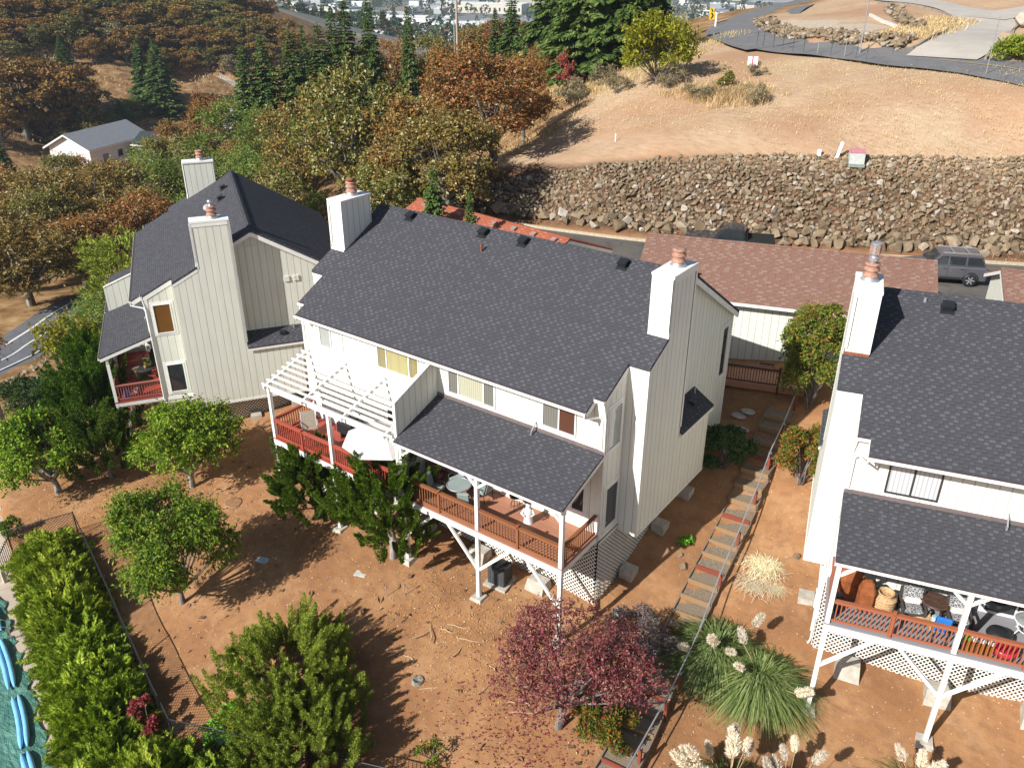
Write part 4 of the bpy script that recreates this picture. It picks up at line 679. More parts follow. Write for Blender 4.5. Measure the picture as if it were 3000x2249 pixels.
def lobes(r, n, R_, z0, z1, flat=1.0, rad=(.28, .45)):
    "ellipsoid leaf masses filling a dome of radius R_ between z0 and z1"
    out = []
    for i in range(n):
        for _ in range(30):
            a = r.rand()*2*np.pi; t = r.rand(); zz = z0+(z1-z0)*t; env = R_*math.sqrt(max(0, 1-abs((t-.38)/.66)**2.2))
            q = env*math.sqrt(r.uniform(.15, 1)); c = np.array([q*math.cos(a), q*math.sin(a), zz])
            rr = R_*r.uniform(*rad)
            if all(np.linalg.norm(c-o[0]) > .55*(rr+o[1])*.8 for o in out): break
        out.append((c, rr))
    return out
def crown_leaves(L, r, lob, n, l, w, droop=.15, squash=.75, inner=.35, jitter=.5, outw=.6):
    vol = np.array([o[1]**2 for o in lob]); cnt = (n*vol/vol.sum()).astype(int)
    for (c, rr), k in zip(lob, cnt):
        d = rdir(r, k); d[:, 2] = np.where(d[:, 2] < -.45, -d[:, 2], d[:, 2]); q = r.uniform(inner, 1, k)**.5
        bumps = 1+.22*np.sin(d[:, 0]*5+c[0]*3)*np.sin(d[:, 1]*5+c[1])*np.sin(d[:, 2]*4+c[2])
        P = c+d*(rr*q*bumps)[:, None]*np.array([1, 1, squash]); D = d*outw+rdir(r, k)*jitter+np.array([0, 0, -droop])
        N = d+rdir(r, k)*.7; s = r.uniform(.65, 1.3, k); L.add(P, D, N, l*s, w*s)
def crown_shoots(L, r, lob, n, sl, per, l, w, droop=.3, up=.25, squash=.8, inner=.3):
    "leafy shoots: short twigs at and inside the surface of each mass with leaves set along them"
    vol = np.array([o[1]**2 for o in lob]); cnt = (n*vol/vol.sum()).astype(int)
    for (c, rr), k in zip(lob, cnt):
        d = rdir(r, k); d[:, 2] = np.where(d[:, 2] < -.5, -d[:, 2], d[:, 2]); q = r.uniform(inner, 1, k)**.6
        P = c+d*(rr*q)[:, None]*np.array([1, 1, squash]); A = unit(d*.7+rdir(r, k)*.55+np.array([0, 0, up])); ln = sl*r.uniform(.5, 1.5, k)
        for j in range(per):
            t = (j+.5+r.uniform(-.3, .3, k))/per; sd = rdir(r, k); pos = P+A*(ln*t)[:, None]-np.array([0, 0, 1.])*(.25*droop*ln*t*t)[:, None]
            L.add(pos, A*.5+sd*.8+np.array([0, 0, -droop]), d*.5+np.array([0, 0, .6])+rdir(r, k)*.5, l*r.uniform(.65, 1.25, k), w*r.uniform(.7, 1.25, k))
def trunk_limbs(r, lob, h0, r0, n=7, lean=(0, 0), twig=True, split=.3):
    b = MB(); top = Vector((lean[0], lean[1], h0)); b.tube([(0, 0, -.6), (0, 0, 0), (lean[0]*.35, lean[1]*.35+.04*r0, h0*.5), top], [r0*1.35, r0*1.05, r0*.85, r0*.72], 9)
    for c, rr in lob[:n*3]:
        e = Vector(c); m = top.lerp(e, .5)+Vector((r.uniform(-.2, .2), r.uniform(-.2, .2), -.12*(e-top).length+r.uniform(0, .2))); q = r.uniform(.24, .42)*r0
        b.tube(bezier(top-Vector((0, 0, r.uniform(0, h0*.35))), m, e, 6), [q*1.5, q*1.25, q, q*.75, q*.5, q*.25], 6)
        if twig:
            for _ in range(4):
                d = Vector(rdir(r, 1)[0]); d.z = abs(d.z)*.6; p = m.lerp(e, r.uniform(.3, 1)); b.tube([p, p+d*rr*.6, p+d*rr*1.12+Vector((0, 0, .05))], [q*.45, q*.3, q*.1], 5)
    return b
def mb_mesh(b, name, mat):
    o = b.build(name, mat, None, uv=False, fix=False); me = o.data; bpy.data.objects.remove(o); return me
def make_tree(kind, seed):
    "returns (trunk mesh, crown mesh, nominal height, nominal width)"
    r = np.random.RandomState(seed); L = Leaves()
    if kind in ('oak', 'oakfar', 'mad', 'gray', 'yel'):
        h, w = 10., 9.; lob = lobes(r, 36, 3.7, 3.3, 9.1, rad=(.15, .36)); n, l, wd = {'oak': (11500, .27, .16), 'oakfar': (4600, .46, .28), 'mad': (10500, .27, .12), 'gray': (1800, .6, .35), 'yel': (1500, .6, .35)}[kind]
        if kind == 'oak':
            k = 380; ci = r.randint(0, len(lob), k); P = np.array([lob[i][0] for i in ci])+rdir(r, k)*np.array([[lob[i][1]*.85] for i in ci]); LL_ = Leaves()
        if kind in ('oak', 'mad'): crown_shoots(L, r, lob, n//14, .85, 7, l, wd, .2, .2, .75); n = n//2
        crown_leaves(L, r, lob, n, l, wd, .2, .72, .25, .7, .5)
        b = trunk_limbs(r, lob, 2.7, .34 if kind != 'mad' else .2, 8)
        mat = {'oak': LF['oak'], 'oakfar': LF['oakfar'], 'mad': LF['mad'], 'gray': LF['sage'], 'yel': LF['yellow']}[kind]
        return mb_mesh(b, 'trunk', BARK['red' if kind == 'mad' else 'oak']), L.mesh('crown', mat), h, w
    if kind in ('fir', 'cedar'):
        h, w = 20., 9. if kind == 'fir' else 10.; b = MB(); b.tube([(0, 0, -1), (0, 0, 6), (.1, 0, 13), (.1, .1, h)], [.36, .28, .16, .03], 8); nl = 50 if kind == 'fir' else 38
        for i in range(nl):
            t = (i+r.rand()*.6)/nl; z = 1.0+t*(h-1.3); env = w/2*(1-t)**(.85 if kind == 'fir' else .7)*r.uniform(.78, 1.12)+.25
            nb = int(7-2.5*t)
            for k in range(nb):
                a = 2*np.pi*(k+r.rand()*.7)/nb+i*1.3; e = env*r.uniform(.7, 1.12); dz = -.10*e if kind == 'fir' else -.16*e
                u = np.array([math.cos(a), math.sin(a), 0]); s = np.array([-u[1], u[0], 0]); m = max(5, int(e*(8.5 if kind == 'fir' else 9.5)))
                tt = np.sort(r.uniform(.12, 1, m)); ax = np.array([0, 0, z])+u*(tt*e)[:, None]+np.array([0, 0, 1.])*(dz*tt**1.7+.18*e*tt*(1-tt))[:, None]
                b.tube([(0, 0, z), tuple(ax[m//2]), tuple(ax[-1])], [.05, .03, .01], 4, cap=False)
                for sg in (-1, 1):
                    D = u*.75+s*sg*r.uniform(.5, 1.1, (m, 1))+np.array([0, 0, -.28 if kind == 'fir' else -.6])+r.randn(m, 3)*.12
                    ln = (.45+.55*(1-tt))*e*.36+.32; L.add(ax, D, np.array([0, 0, 1.])+r.randn(m, 3)*.3, ln, ln*.42+.06, .05)
                D = u+np.array([0, 0, -.15])+r.randn(m, 3)*.2; L.add(ax, D, np.array([0, 0, 1.])+r.randn(m, 3)*.3, np.full(m, .6), np.full(m, .22), .08)
        k = 26; z = r.uniform(h-2.2, h, k); P = np.stack([np.zeros(k)+.1, np.zeros(k)+.1, z], 1); D = rdir(r, k); D[:, 2] = .35; L.add(P, D, rdir(r, k), (h+.5-z)*.34+.12, np.full(k, .14))
        return mb_mesh(b, 'trunk', BARK['fir']), L.mesh('crown', LF[kind]), h, w
ICO = None
def variants(kind, n, s0): return [make_tree(kind, s0+i) for i in range(n)]
def put_tree(var, name, x, y, z, h, w, label, group, cat='tree', rot=0):
    t, c, hh, ww = var; o = empty(name, (x, y, z), rot, label, cat, group, (w/ww, w/ww, h/hh)); link('trunk', t, o); link('crown', c, o); return o
rr_ = random.Random(3)
TREES = [('oak',-38.4,27.6,-0.4,13.5,10.1), ('oak',-29.3,34.5,4.8,8.8,9.2), ('oak',-31.1,27.3,1.9,9,7.1), ('oak',-45,49.8,0.9,11.9,8.2), ('oak',-67.8,48.2,-9,14.3,10.9),
('oak',-32.1,42.7,4.6,7.8,4.8), ('oak',-30.9,24.5,0.4,7,7.3), ('oak',-27.5,27.2,2.1,6.2,5.4), ('mad',-98,60.8,-12.2,13,14.8), ('mad',-80.6,52.9,-10.3,12.2,10.1),
('mad',-85,42.3,-12.1,11.2,11.3), ('mad',-74.5,44.7,-10.9,9.7,10), ('mad',-70.6,35.9,-11.7,8.6,9.3), ('mad',-114.8,57.6,-16,10.1,10.2), ('mad',-66.9,44.2,-10,8.3,8.2),
('oak',-87.5,37.7,-12.7,10,9.9), ('oak',-88.5,31.7,-13.2,10.8,11.1), ('oak',-94.3,27.5,-13.8,10.8,12.8), ('oak',-107.1,28.2,-15.2,11.5,10.3), ('oak',-68.6,12.9,-10.2,8.8,10.2),
('oak',-70.8,19.6,-11.1,8.1,10.2), ('oak',-62.4,7.8,-10.1,7.3,7.1), ('oak',-57.7,10.7,-9.9,6.5,8.2), ('oak',-53.8,15.3,-9.9,6.3,5.8), ('oak',-106.7,44.4,-14.7,8,9.3),
('oak',-113.2,60.1,-15.6,11.7,7.6), ('oak',-110.1,64.9,-14.7,14.8,8.4), ('oak',-103.8,73.3,-12.2,13.3,12.6), ('oak',-105.4,71.3,-12.9,15.9,10.1),
('oak',-101.6,75.9,-11.1,15.4,10.1), ('oak',-98.7,79.3,-9.6,14.5,10.9), ('pine',-63.8,19.6,-10.5,7.8,9.1), ('mad',-51.5,11,-9.2,4.8,6.4), ('mad',-46.1,6.6,-8,4.3,5.1),
('oak',-89.9,88.2,-4.9,12.7,10), ('oak',-85.7,92.1,-2.8,11,9.2), ('oak',-93.8,84.4,-7,13.8,10), ('oak',-75.8,100,0.4,10.1,10.8), ('oak',-80.6,96.3,-1.1,10.6,7.5),
('oak',-43,63.3,7,4.4,6.2), ('oak',-100.3,77.4,-10.5,18.8,10.1), ('oak',-43.9,61.1,5.6,4.4,5), ('fir',-95.2,64.8,-11.1,20.8,9.3), ('fir',-96.9,62.5,-11.8,20.3,7.8),
('fir',-92.6,68,-10,20.3,8.5), ('fir',-89.8,71.1,-8.7,19.6,9.3), ('fir',-87.1,74.1,-7.4,21.7,8.5), ('fir',-84.7,76.6,-6.3,20.8,6.9), ('fir',-80.5,80.6,-4.3,17.6,4.6),
('fir',-68.4,90.6,0.5,15.3,6.1), ('fir',-70.4,89.1,-0.2,12.8,4.2), ('fir',-75.1,85.3,-2,10.4,4.2), ('fir',-72.3,87.6,-0.9,10,4.6), ('fir',-88.4,72.7,-8.1,21.4,6.2),
('fir',-91.3,69.5,-9.4,20.3,4.6), ('cedar',-51.9,77.6,3.4,11.2,8.5), ('cedar',-37.4,61.8,8.3,7.7,8), ('cedar',-34,63.1,9.3,7.6,8), ('cedar',-42.6,83.2,7.6,9.1,7.2),
('oak',-213.6,82.7,-22.9,19.5,22.2), ('oak',-214.2,92.3,-24.5,21.3,22.6), ('oak',-211.4,96.9,-24.9,17.1,15.5), ('fir',-206,117.6,-21,20.6,15.8), ('fir',-214,117.7,-18.4,17.9,11.8),
('fir',-244,112.1,-9.9,8.6,7.2), ('gray',-249.6,131.8,-8.1,9.1,9.2), ('oak',-271.7,113.3,-2.3,10.2,17.3), ('oak',-273.3,124.1,-2,10.5,17.6), ('oak',-263.4,127.2,-4.1,10.4,17.3),
('oak',-265.8,138.8,-3.4,10.8,17.7), ('oak',-256,141.9,-5.4,10.8,17.3), ('oak',-255.7,151.9,-4.7,11,17.6), ('oak',-249.6,157,-5.4,11.1,17.5), ('oak',-249.9,167.2,-5.4,11.3,16),
('oak',-246.9,174,-7.2,11.5,16.1), ('oak',-240.8,178.5,-9.4,11.6,14.2), ('oak',-229.5,178.9,-11,11.5,13.9), ('oak',-215.4,173.5,-11.8,9.7,11.6), ('oak',-246,137.2,-9.3,9.3,13.4),
('oak',-240.9,144.9,-10.3,9.4,13.4), ('oak',-234.7,150.9,-9.7,9.4,13.3), ('oak',-229.5,157.2,-11.3,9.5,13.3), ('oak',-225,163.4,-12.9,9.7,13.3), ('oak',-258.9,106.1,-5.6,8.6,13.2),
('oak',-260.5,115.2,-5.1,7.6,13.4), ('oak',-258.4,130.1,-5.4,7.9,12), ('oak',-230.1,150.1,-14.1,8.1,9.8), ('oak',-233.7,145.8,-14.6,8.1,9.9), ('oak',-250.1,99.8,-8.2,6,11.2),
('oak',-217.3,165.3,-14,8.2,11.4), ('oak',-204.9,72.7,-23,12.5,11.9), ('gray',-223.5,153.6,-15.3,6.8,7.3), ('oak',-250.8,147.4,-6.2,8.2,12.1), ('oak',-289.7,138.4,1.6,9.7,18.8),
('oak',-284.1,154.9,1.1,10,19), ('oak',-278.7,172.8,0.1,10.4,19.2), ('oak',-276.1,192.2,-2,10.9,19.7), ('oak',-273.4,206.6,-5.1,11.3,16.1), ('oak',-294.4,124.2,2.4,9.4,18.7),
('oak',-204.2,97.7,-28.4,10.4,16.6), ('oak',-201.2,89.6,-26,7.8,12.1), ('fir',-181.6,62,-26.7,11.5,8.3), ('yel',-186.5,62.5,-26.5,5.9,4.9), ('fir',-206.5,104.8,-23.8,9.4,8.4),
('mad',-209.2,109.8,-21.1,6,7.2), ('mad',-206.7,102.7,-24.7,7,8.4), ('mad',-192.7,79.3,-27,5.3,5.8)]
VAR = {'oak': variants('oak', 6, 10), 'oakfar': variants('oakfar', 5, 30), 'mad': variants('mad', 3, 50), 'fir': variants('fir', 3, 60), 'cedar': variants('cedar', 2, 70), 'gray': variants('gray', 1, 80), 'yel': variants('yel', 1, 84), 'pine': None}
NM = {'oak': 'oak_tree', 'mad': 'madrone_tree', 'fir': 'fir_tree', 'cedar': 'cedar_tree', 'gray': 'grey_green_tree', 'yel': 'yellow_tree'}
def tree_label(k, i, x, y, h, w, d):
    if k == 'mad': return ('glossy green madrone tree in the valley wood behind the left house', 'madrones in the valley wood') if d < 150 else ('small dark green bush tree beside the white house in the valley', 'green trees by the valley house')
    if k == 'fir': return ('dark green fir with tiered branches standing beyond the rust oaks before the town', 'firs along the ridge') if d < 190 else ('dark fir growing by the houses at the foot of the wooded hill', 'firs in the valley')
    if k == 'cedar': return ('large drooping dark green cedar at the top of the mown slope', 'cedars on the slope crest')
    if k == 'gray': return ('grey green tree among the brown oaks of the far hillside', 'grey green hillside trees')
    if k == 'yel': return ('small yellow leaved tree at the left edge near the valley house', None)
    if d > 190: return ('brown autumn oak in the wood covering the far hillside', 'oaks on the far hillside')
    if d > 105: return ('rust and olive oak in the valley wood', 'oaks in the valley wood')
    return ('rust brown lichen covered oak on the bank between the houses and the mown slope', 'oaks beside the mown slope')
SPECIAL = {0: 'largest lichen hung oak with a leaning pale trunk, behind the middle house', 1: 'spreading rust orange oak at the left end of the mown slope', 3: 'orange topped oak in front of the utility pole'}
for i, (k, x, y, z, h, w) in enumerate(TREES):
    if k == 'pine' or i in (21, 22, 28, 30, 40): continue
    d = math.hypot(x-13, y+21); v = VAR['oakfar' if k == 'oak' and d > 190 else k]; lb, gr = tree_label(k, i, x, y, h, w, d)
    if i in SPECIAL: lb, gr = SPECIAL[i], None
    if k == 'cedar': h = h*1.9; w *= 1.25
    if i == 7: x, y, h, w = -26.6, 25.6, 8.6, 7.6
    if k == 'fir' and d > 190: w *= .75
    put_tree(v[i % len(v)], NM[k], x, y, z-.3, h, w*(1.0 if k in ('fir', 'cedar') else 1.12), lb, gr, 'tree', rr_.uniform(0, 6.3))
# extra oaks that close the wood on the slopes, scattered in the world
def scatter(kind, n, region, seed, hr, wr, group, label, mind=6):
    r = random.Random(seed); pts = [(t[1], t[2]) for t in TREES]; k = 0; tries = 0
    while k < n and tries < 6000:
        tries += 1; x, y = region(r)
        if any((x-a)**2+(y-b)**2 < mind*mind for a, b in pts): continue
        pts.append((x, y)); k += 1; h = r.uniform(*hr); v = VAR[kind]; put_tree(v[r.randrange(len(v))], NM.get('oak' if kind == 'oakfar' else kind), x, y, H(x, y)-.3, h, h*r.uniform(*wr), label, group, 'tree', r.uniform(0, 6.3))
def reg_hill(r):
    t = r.random()*.74; s = r.uniform(0, 1); x = -262+52*t+r.uniform(-8, 8)-s*34; y = 95+95*t+s*20; return x, y
scatter('oakfar', 66, reg_hill, 5, (8, 12), (.95, 1.35), 'oaks on the far hillside', 'brown autumn oak in the wood covering the far hillside', 7.5)
scatter('oak', 16, lambda r: (r.uniform(-120, -62), r.uniform(14, 62)), 6, (8, 11), (.85, 1.1), 'oaks in the valley wood', 'rust and olive oak in the valley wood', 7)
def plant(name, label, cat, x, y, parts, z=None, rot=0, scale=1, group=None):
    o = empty(name, (x, y, (gz(x, y) if z is None else z)-.03), rot, label, cat, group, scale)
    for nm, me in parts: link(nm, me, o)
    return o
def broadleaf(seed, h, w, th, tr, mat, bark, n, l, wd, droop=.5, nl=18, bh=.42, rad=(.24, .36), lean=(0, 0), squash=.7, flat=.38):
    r = np.random.RandomState(seed); L = Leaves(); lob = lobes(r, nl, w/2*.78, th+.25*(h-th), h-.12*(h-th), rad=rad)
    lob = [(c+np.array([lean[0], lean[1], 0])*(c[2]/h), q*r.uniform(.75, 1.1)) for c, q in lob]
    crown_shoots(L, r, lob, int(n*.62/7), max(.38, l*2.6), 7, l, wd, droop, .25, squash); crown_leaves(L, r, lob, int(n*.38), l, wd, droop, squash, .2, .6, .55); b = trunk_limbs(r, lob, th, tr, 8, (lean[0]*.3, lean[1]*.3))
    return [('trunk', mb_mesh(b, 'trunk', bark)), ('crown', L.mesh('crown', mat))]
def tufted(seed, h, w, mat, bark, n, tl=.75, tn=70, lw=.055, ll=.17, up=.75, base=.35, trunk=.13, shape=.6, lean=(0, 0), wob=.35):
    "conifer shrub made of many ascending flame-like tufts of short needles"
    r = np.random.RandomState(seed); L = Leaves(); b = MB(); b.tube([(0, 0, -.4), (.05, 0, h*.2), (lean[0]*.4, lean[1]*.4, h*.5), (lean[0], lean[1], h*.85)], [trunk*1.2, trunk, trunk*.6, trunk*.2], 8)
    for i in range(n):
        t = r.rand()**.85; z = base+(h-base-tl*.6)*t; env = w/2*(1-abs((t-.3)/.78)**2)**.6 if abs((t-.3)/.78) < 1 else .1; a = r.rand()*2*np.pi; q = env*math.sqrt(r.uniform(.12, 1))*(1+.18*math.sin(3*a+seed))
        p = np.array([q*math.cos(a)+lean[0]*t, q*math.sin(a)+lean[1]*t, z]); ax = unit(np.array([math.cos(a)*(1-up)*1.5, math.sin(a)*(1-up)*1.5, up])+r.randn(3)*wob*.5); ln = tl*r.uniform(.6, 1.35)
        if i % 12 == 0: b.tube([(lean[0]*t*.7, lean[1]*t*.7, max(.2, z*.55)), tuple(p*.6+np.array([0, 0, z*.28])), tuple(p+ax*ln*.4)], [trunk*.3, trunk*.15, .01], 5, cap=False)
        s = r.rand(tn); side = rdir(r, tn); side = unit(side-(side@ax)[:, None]*ax); bend = np.array([math.cos(a), math.sin(a), .2])*.12*ln
        P = p+ax*(s*ln)[:, None]+bend*(s**2)[:, None]+side*(.30*ln*shape*np.sin(np.pi*np.clip(s*.9+.12, 0, 1))*np.sqrt(r.rand(tn)))[:, None]
        D = ax*r.uniform(.5, 1.2, (tn, 1))+side*.65+r.randn(tn, 3)*.2; L.add(P, D, side+r.randn(tn, 3)*.4, ll*r.uniform(.6, 1.3, tn), lw*r.uniform(.7, 1.3, tn))
    return [('trunk', mb_mesh(b, 'trunk', bark)), ('foliage', L.mesh('foliage', mat))]
def feathery(seed, h, w, mat, n=520, fl=.52):
    "golden cypress: arching flat sprays"
    r = np.random.RandomState(seed); L = Leaves()
    for i in range(n):
        a = r.rand()*2*np.pi; t = math.sqrt(r.rand()); ph = t*1.45; d = np.array([math.cos(a)*math.sin(ph), math.sin(a)*math.sin(ph), math.cos(ph)]); q = r.uniform(.55, 1)*(1+.14*math.sin(4*a+seed)*math.sin(3*ph)); p = d*np.array([w/2, w/2, h*.92])*q+np.array([0, 0, .1])
        ax = unit(d*.9+np.array([0, 0, .30])+r.randn(3)*.35); ln = fl*r.uniform(.6, 1.35); m = 13; s = np.linspace(.05, 1, m); sd = unit(np.cross(ax, d+r.randn(3)*.5)); pts = p+ax*(s*ln)[:, None]+np.array([0, 0, -.22*ln])*(s**2)[:, None]
        for sg in (-1, 1):
            ll = ln*.42*(1-.75*s)+.05; L.add(pts, ax*.8+sd*sg+r.randn(m, 3)*.15, np.broadcast_to(np.cross(ax, sd), (m, 3)), ll, ll*.30)
        L.add(pts, ax+r.randn(m, 3)*.12, np.broadcast_to(d, (m, 3)), np.full(m, ln*.16), np.full(m, .035))
    return [('foliage', L.mesh('foliage', mat))]
def shrub(seed, h, w, mat, n, l, wd, nl=12, twigs=True, squash=.85, droop=.1, bark=None, sparse=.2):
    r = np.random.RandomState(seed); L = Leaves(); lob = lobes(r, nl, w/2*.74, h*.22, h*.85, rad=(.26, .40)); crown_leaves(L, r, lob, n, l, wd, droop, squash, sparse, .75, .55); out = [('foliage', L.mesh('foliage', mat))]
    if twigs:
        b = MB()
        for c, q in lob:
            b.tube(bezier((r.uniform(-.1, .1), r.uniform(-.1, .1), -.1), (c[0]*.3, c[1]*.3, c[2]*.6), tuple(c), 5), [.03, .025, .018, .012, .006], 5, cap=False)
            for _ in range(3): d = rdir(r, 1)[0]*q; b.tube([tuple(c), tuple(c+d)], [.01, .004], 4, cap=False)
        out.insert(0, ('stems', mb_mesh(b, 'stems', bark or BARK['grey'])))
    return out
# garden trees
plant('maple_tree', 'round yellow green tree in front of the left house deck, grey trunk', 'tree', -22.44, -.82, broadleaf(1, 4.9, 6.2, 1.1, .17, LF['maple'], BARK['silver'], 19000, .17, .10, .55, 26), rot=.4)
plant('maple_tree', 'yellow green broadleaf tree at the left edge with a leaning grey trunk', 'tree', -29.3, -4.6, broadleaf(2, 4.5, 6.2, 1.0, .19, LF['maple'], BARK['silver'], 17000, .18, .11, .55, 24, lean=(-.9, .1)), rot=.2)
plant('cherry_tree', 'green cherry tree with drooping leaves beside the black fence', 'tree', -15.01, -6.56, broadleaf(3, 5.7, 6.6, .7, .13, LF['cherry'], BARK['grey'], 20000, .19, .075, .8, 32, rad=(.2, .32)), rot=1.2)
plant('plum_tree', 'purple leaved plum tree with bare grey limbs near the timber steps', 'tree', 1.89, -2.8, broadleaf(4, 4.5, 6.4, 1.3, .16, LF['plum'], BARK['grey'], 11500, .125, .06, .3, 28, rad=(.18, .34), lean=(.7, .6)), rot=.3)
plant('juniper_tree', 'bright green twisted juniper below the red pergola deck', 'tree', -13.8, .2, tufted(5, 3.7, 4.0, LF['juniper'], BARK['fir'], 190, 1.0, 400, .042, .12, .86, .7, .14, .34, (.1, .1), .55))
plant('juniper_tree', 'bright green twisted juniper on a forked trunk by the brown deck', 'tree', -8.45, -.25, tufted(6, 5.0, 4.4, LF['juniper'], BARK['silver'], 210, 1.05, 400, .042, .12, .86, 1.25, .15, .34, (-.2, .1), .55), rot=.8)
jl = tufted(7, 5.0, 4.4, LF['juniper'], BARK['grey'], 130, 1.4, 380, .052, .14, .84, .7, .15, .36, (-.5, .4), .28)
plant('juniper_tree', 'tall dark green juniper against the left house deck post', 'tree', -31.2, -.9, jl, rot=.6, scale=(1, 1, 1.15))
plant('juniper_tree', 'leaning juniper with a thick dark trunk between the two yellow green trees', 'tree', -28.1, -2.2, jl, rot=2.4, scale=(.9, .9, .8))
plant('juniper_tree', 'narrow juniper climbing beside the left house porch roof', 'tree', -34.2, .9, jl, rot=4.1, scale=(.8, .8, 1.25))
plant('pine_shrub', 'broad dark green pine bush with upright candles in the dirt yard', 'shrub', -7.1, -7.4, tufted(8, 2.75, 5.5, LF['pine'], BARK['fir'], 330, .8, 380, .025, .12, .86, .05, .12, .34, (0, 0), .3))
plant('pine_shrub', 'lower dark pine bush with upright candles beside the broad one, near the fence', 'shrub', -4.7, -8.7, tufted(9, 2.4, 4.6, LF['pine'], BARK['fir'], 260, .8, 380, .025, .12, .86, .05, .12, .34, (0, 0), .3))
plant('ground_cover_plant', 'bright green leafy plant at the foot of the pine bush by the fence', 'plant', -7.9, -9.3, shrub(10, .55, 2.6, LF['bright'], 1500, .13, .10, 12))
hv = [feathery(20+i, 1.55, 3.3, LF['cypress'], 760) for i in range(3)]
for i, (x, y) in enumerate([(-23.9, -7.9), (-21.9, -8.6), (-20.3, -9.2), (-18.6, -9.75), (-17.1, -10.2), (-15.6, -10.8), (-14.1, -11.3), (-12.7, -11.8), (-11.5, -12.3), (-10.2, -12.8), (-9.0, -13.4), (-8.0, -12.5), (-6.6, -13.2), (-5.9, -11.9)]):
    plant('cypress_shrub', 'golden green feathery cypress in the thick hedge between pool and black fence', 'shrub', x, y, hv[i % 3], rot=i*1.3, scale=(1, 1, .95+.12*(i % 4)), group='cypress shrubs of the pool hedge', z=max(gz(x, y), -6.7))
plant('red_vine', 'red leaved vine growing through the hedge at the fence', 'plant', -10.6, -11.15, shrub(30, 2.3, 1.3, LF['red'], 900, .14, .09, 8))
plant('red_shrub', 'small red leaved shrub at the bottom fence line', 'shrub', -3.6, -9.0, shrub(31, 1.2, 1.6, LF['red'], 500, .12, .07, 8))
plant('round_shrub', 'small clipped green shrub beside the pool gate', 'shrub', -27.9, -7.7, shrub(32, 1.1, 1.7, LF['juniper'], 1600, .12, .05, 10, False))
plant('grey_shrub', 'pale grey purple shrub behind the plum tree beside the steps', 'shrub', 2.75, 1.55, shrub(33, 2.1, 3.3, LF['greyshrub'], 7500, .12, .035, 18))
plant('nandina_shrub', 'yellow and green shrub between the plum tree trunk and the timber steps', 'shrub', 3.4, -2.35, shrub(34, 1.9, 2.9, LF['nandina'], 7000, .12, .055, 16))
plant('yellow_shrub', 'small bare stemmed yellow shrub in the dirt at the bottom', 'shrub', -1.1, -6.3, shrub(35, .9, 1.5, LF['autumn'], 450, .11, .06, 8))
plant('small_shrub', 'tiny green shrub alone in the dirt beside the middle house', 'shrub', 1.87, 7.2, shrub(36, .5, .75, LF['bright'], 500, .12, .08, 7, False))
plant('rhododendron', 'dark green rhododendron at the back corner of the middle house', 'shrub', 1.35, 11.9, shrub(37, 2.1, 3.0, LF['dark'], 4200, .17, .07, 14))
plant('autumn_bush', 'tall olive and rust bush in front of the garage wall', 'shrub', 3.5, 16.7, shrub(38, 5.8, 4.6, LF['autumn'], 15000, .16, .085, 34))
plant('nandina_shrub', 'green shrub with orange tips below the tall bush by the right house', 'shrub', 4.75, 12.6, shrub(39, 3.2, 3.0, LF['nandina'], 8000, .13, .06, 18))
plant('yellow_tree', 'yellowing tree beside the low road at the left', 'tree', -45.5, 5.2, broadleaf(40, 4.6, 6.0, 1.2, .15, LF['yellow'], BARK['grey'], 2600, .26, .14, .3, 18))
plant('oak_tree', 'oak with a pale leaning trunk cut by the left edge', 'tree', -42.8, -1.6, broadleaf(41, 6.0, 4.4, 3.9, .30, LF['oak'], BARK['silver'], 1700, .22, .13, .3, 12, lean=(-1.6, .4)), rot=.3)
for i, (x, y, s) in enumerate([(-46.8, 1.3, 1.1), (-44.8, 3.0, 1.1), (-43.4, .9, 1.1), (-42.6, 3.9, 1.0), (-40.6, 1.9, 1.1), (-39.2, 3.6, 1.0)]):
    plant('creeping_juniper', 'dark green spreading juniper on the bank beside the low road', 'shrub', x, y, shrub(42+i, .8, 3.8, LF['dark'], 2600, .2, .08, 16, False), scale=s, group='spreading junipers by the low road')
plant('small_shrub', 'thin yellow green shrub by the lattice of the left house', 'shrub', -18.3, 2.1, shrub(46, 1.2, 1.8, LF['nandina'], 700, .14, .07, 9))
plant('sage_shrub', 'grey green wispy shrub at the top of the black fence', 'shrub', -21.6, -5.2, shrub(47, 1.6, 1.9, LF['sage'], 1300, .2, .03, 9))
plant('pine_tree', 'dark green rounded pine in the wood left of the left house', 'tree', -59, 18.5, tufted(48, 7.5, 9, LF['pine'], BARK['fir'], 190, 1.6, 70, .10, .42, .5, 1.2, .2, 1.0), z=-10.6)
# young firs against the orange roof
fv = VAR['fir']
put_tree(fv[0], 'fir_tree', -21.0, 17.6, H(-21, 17.6), 8.4, 3.4, 'young bright green fir beside the orange roofed garage, taller of two', None)
put_tree(fv[1], 'fir_tree', -17.6, 16.9, H(-17.6, 16.9), 7.4, 2.2, 'young bright green fir in front of the orange roof, shorter of two', None)
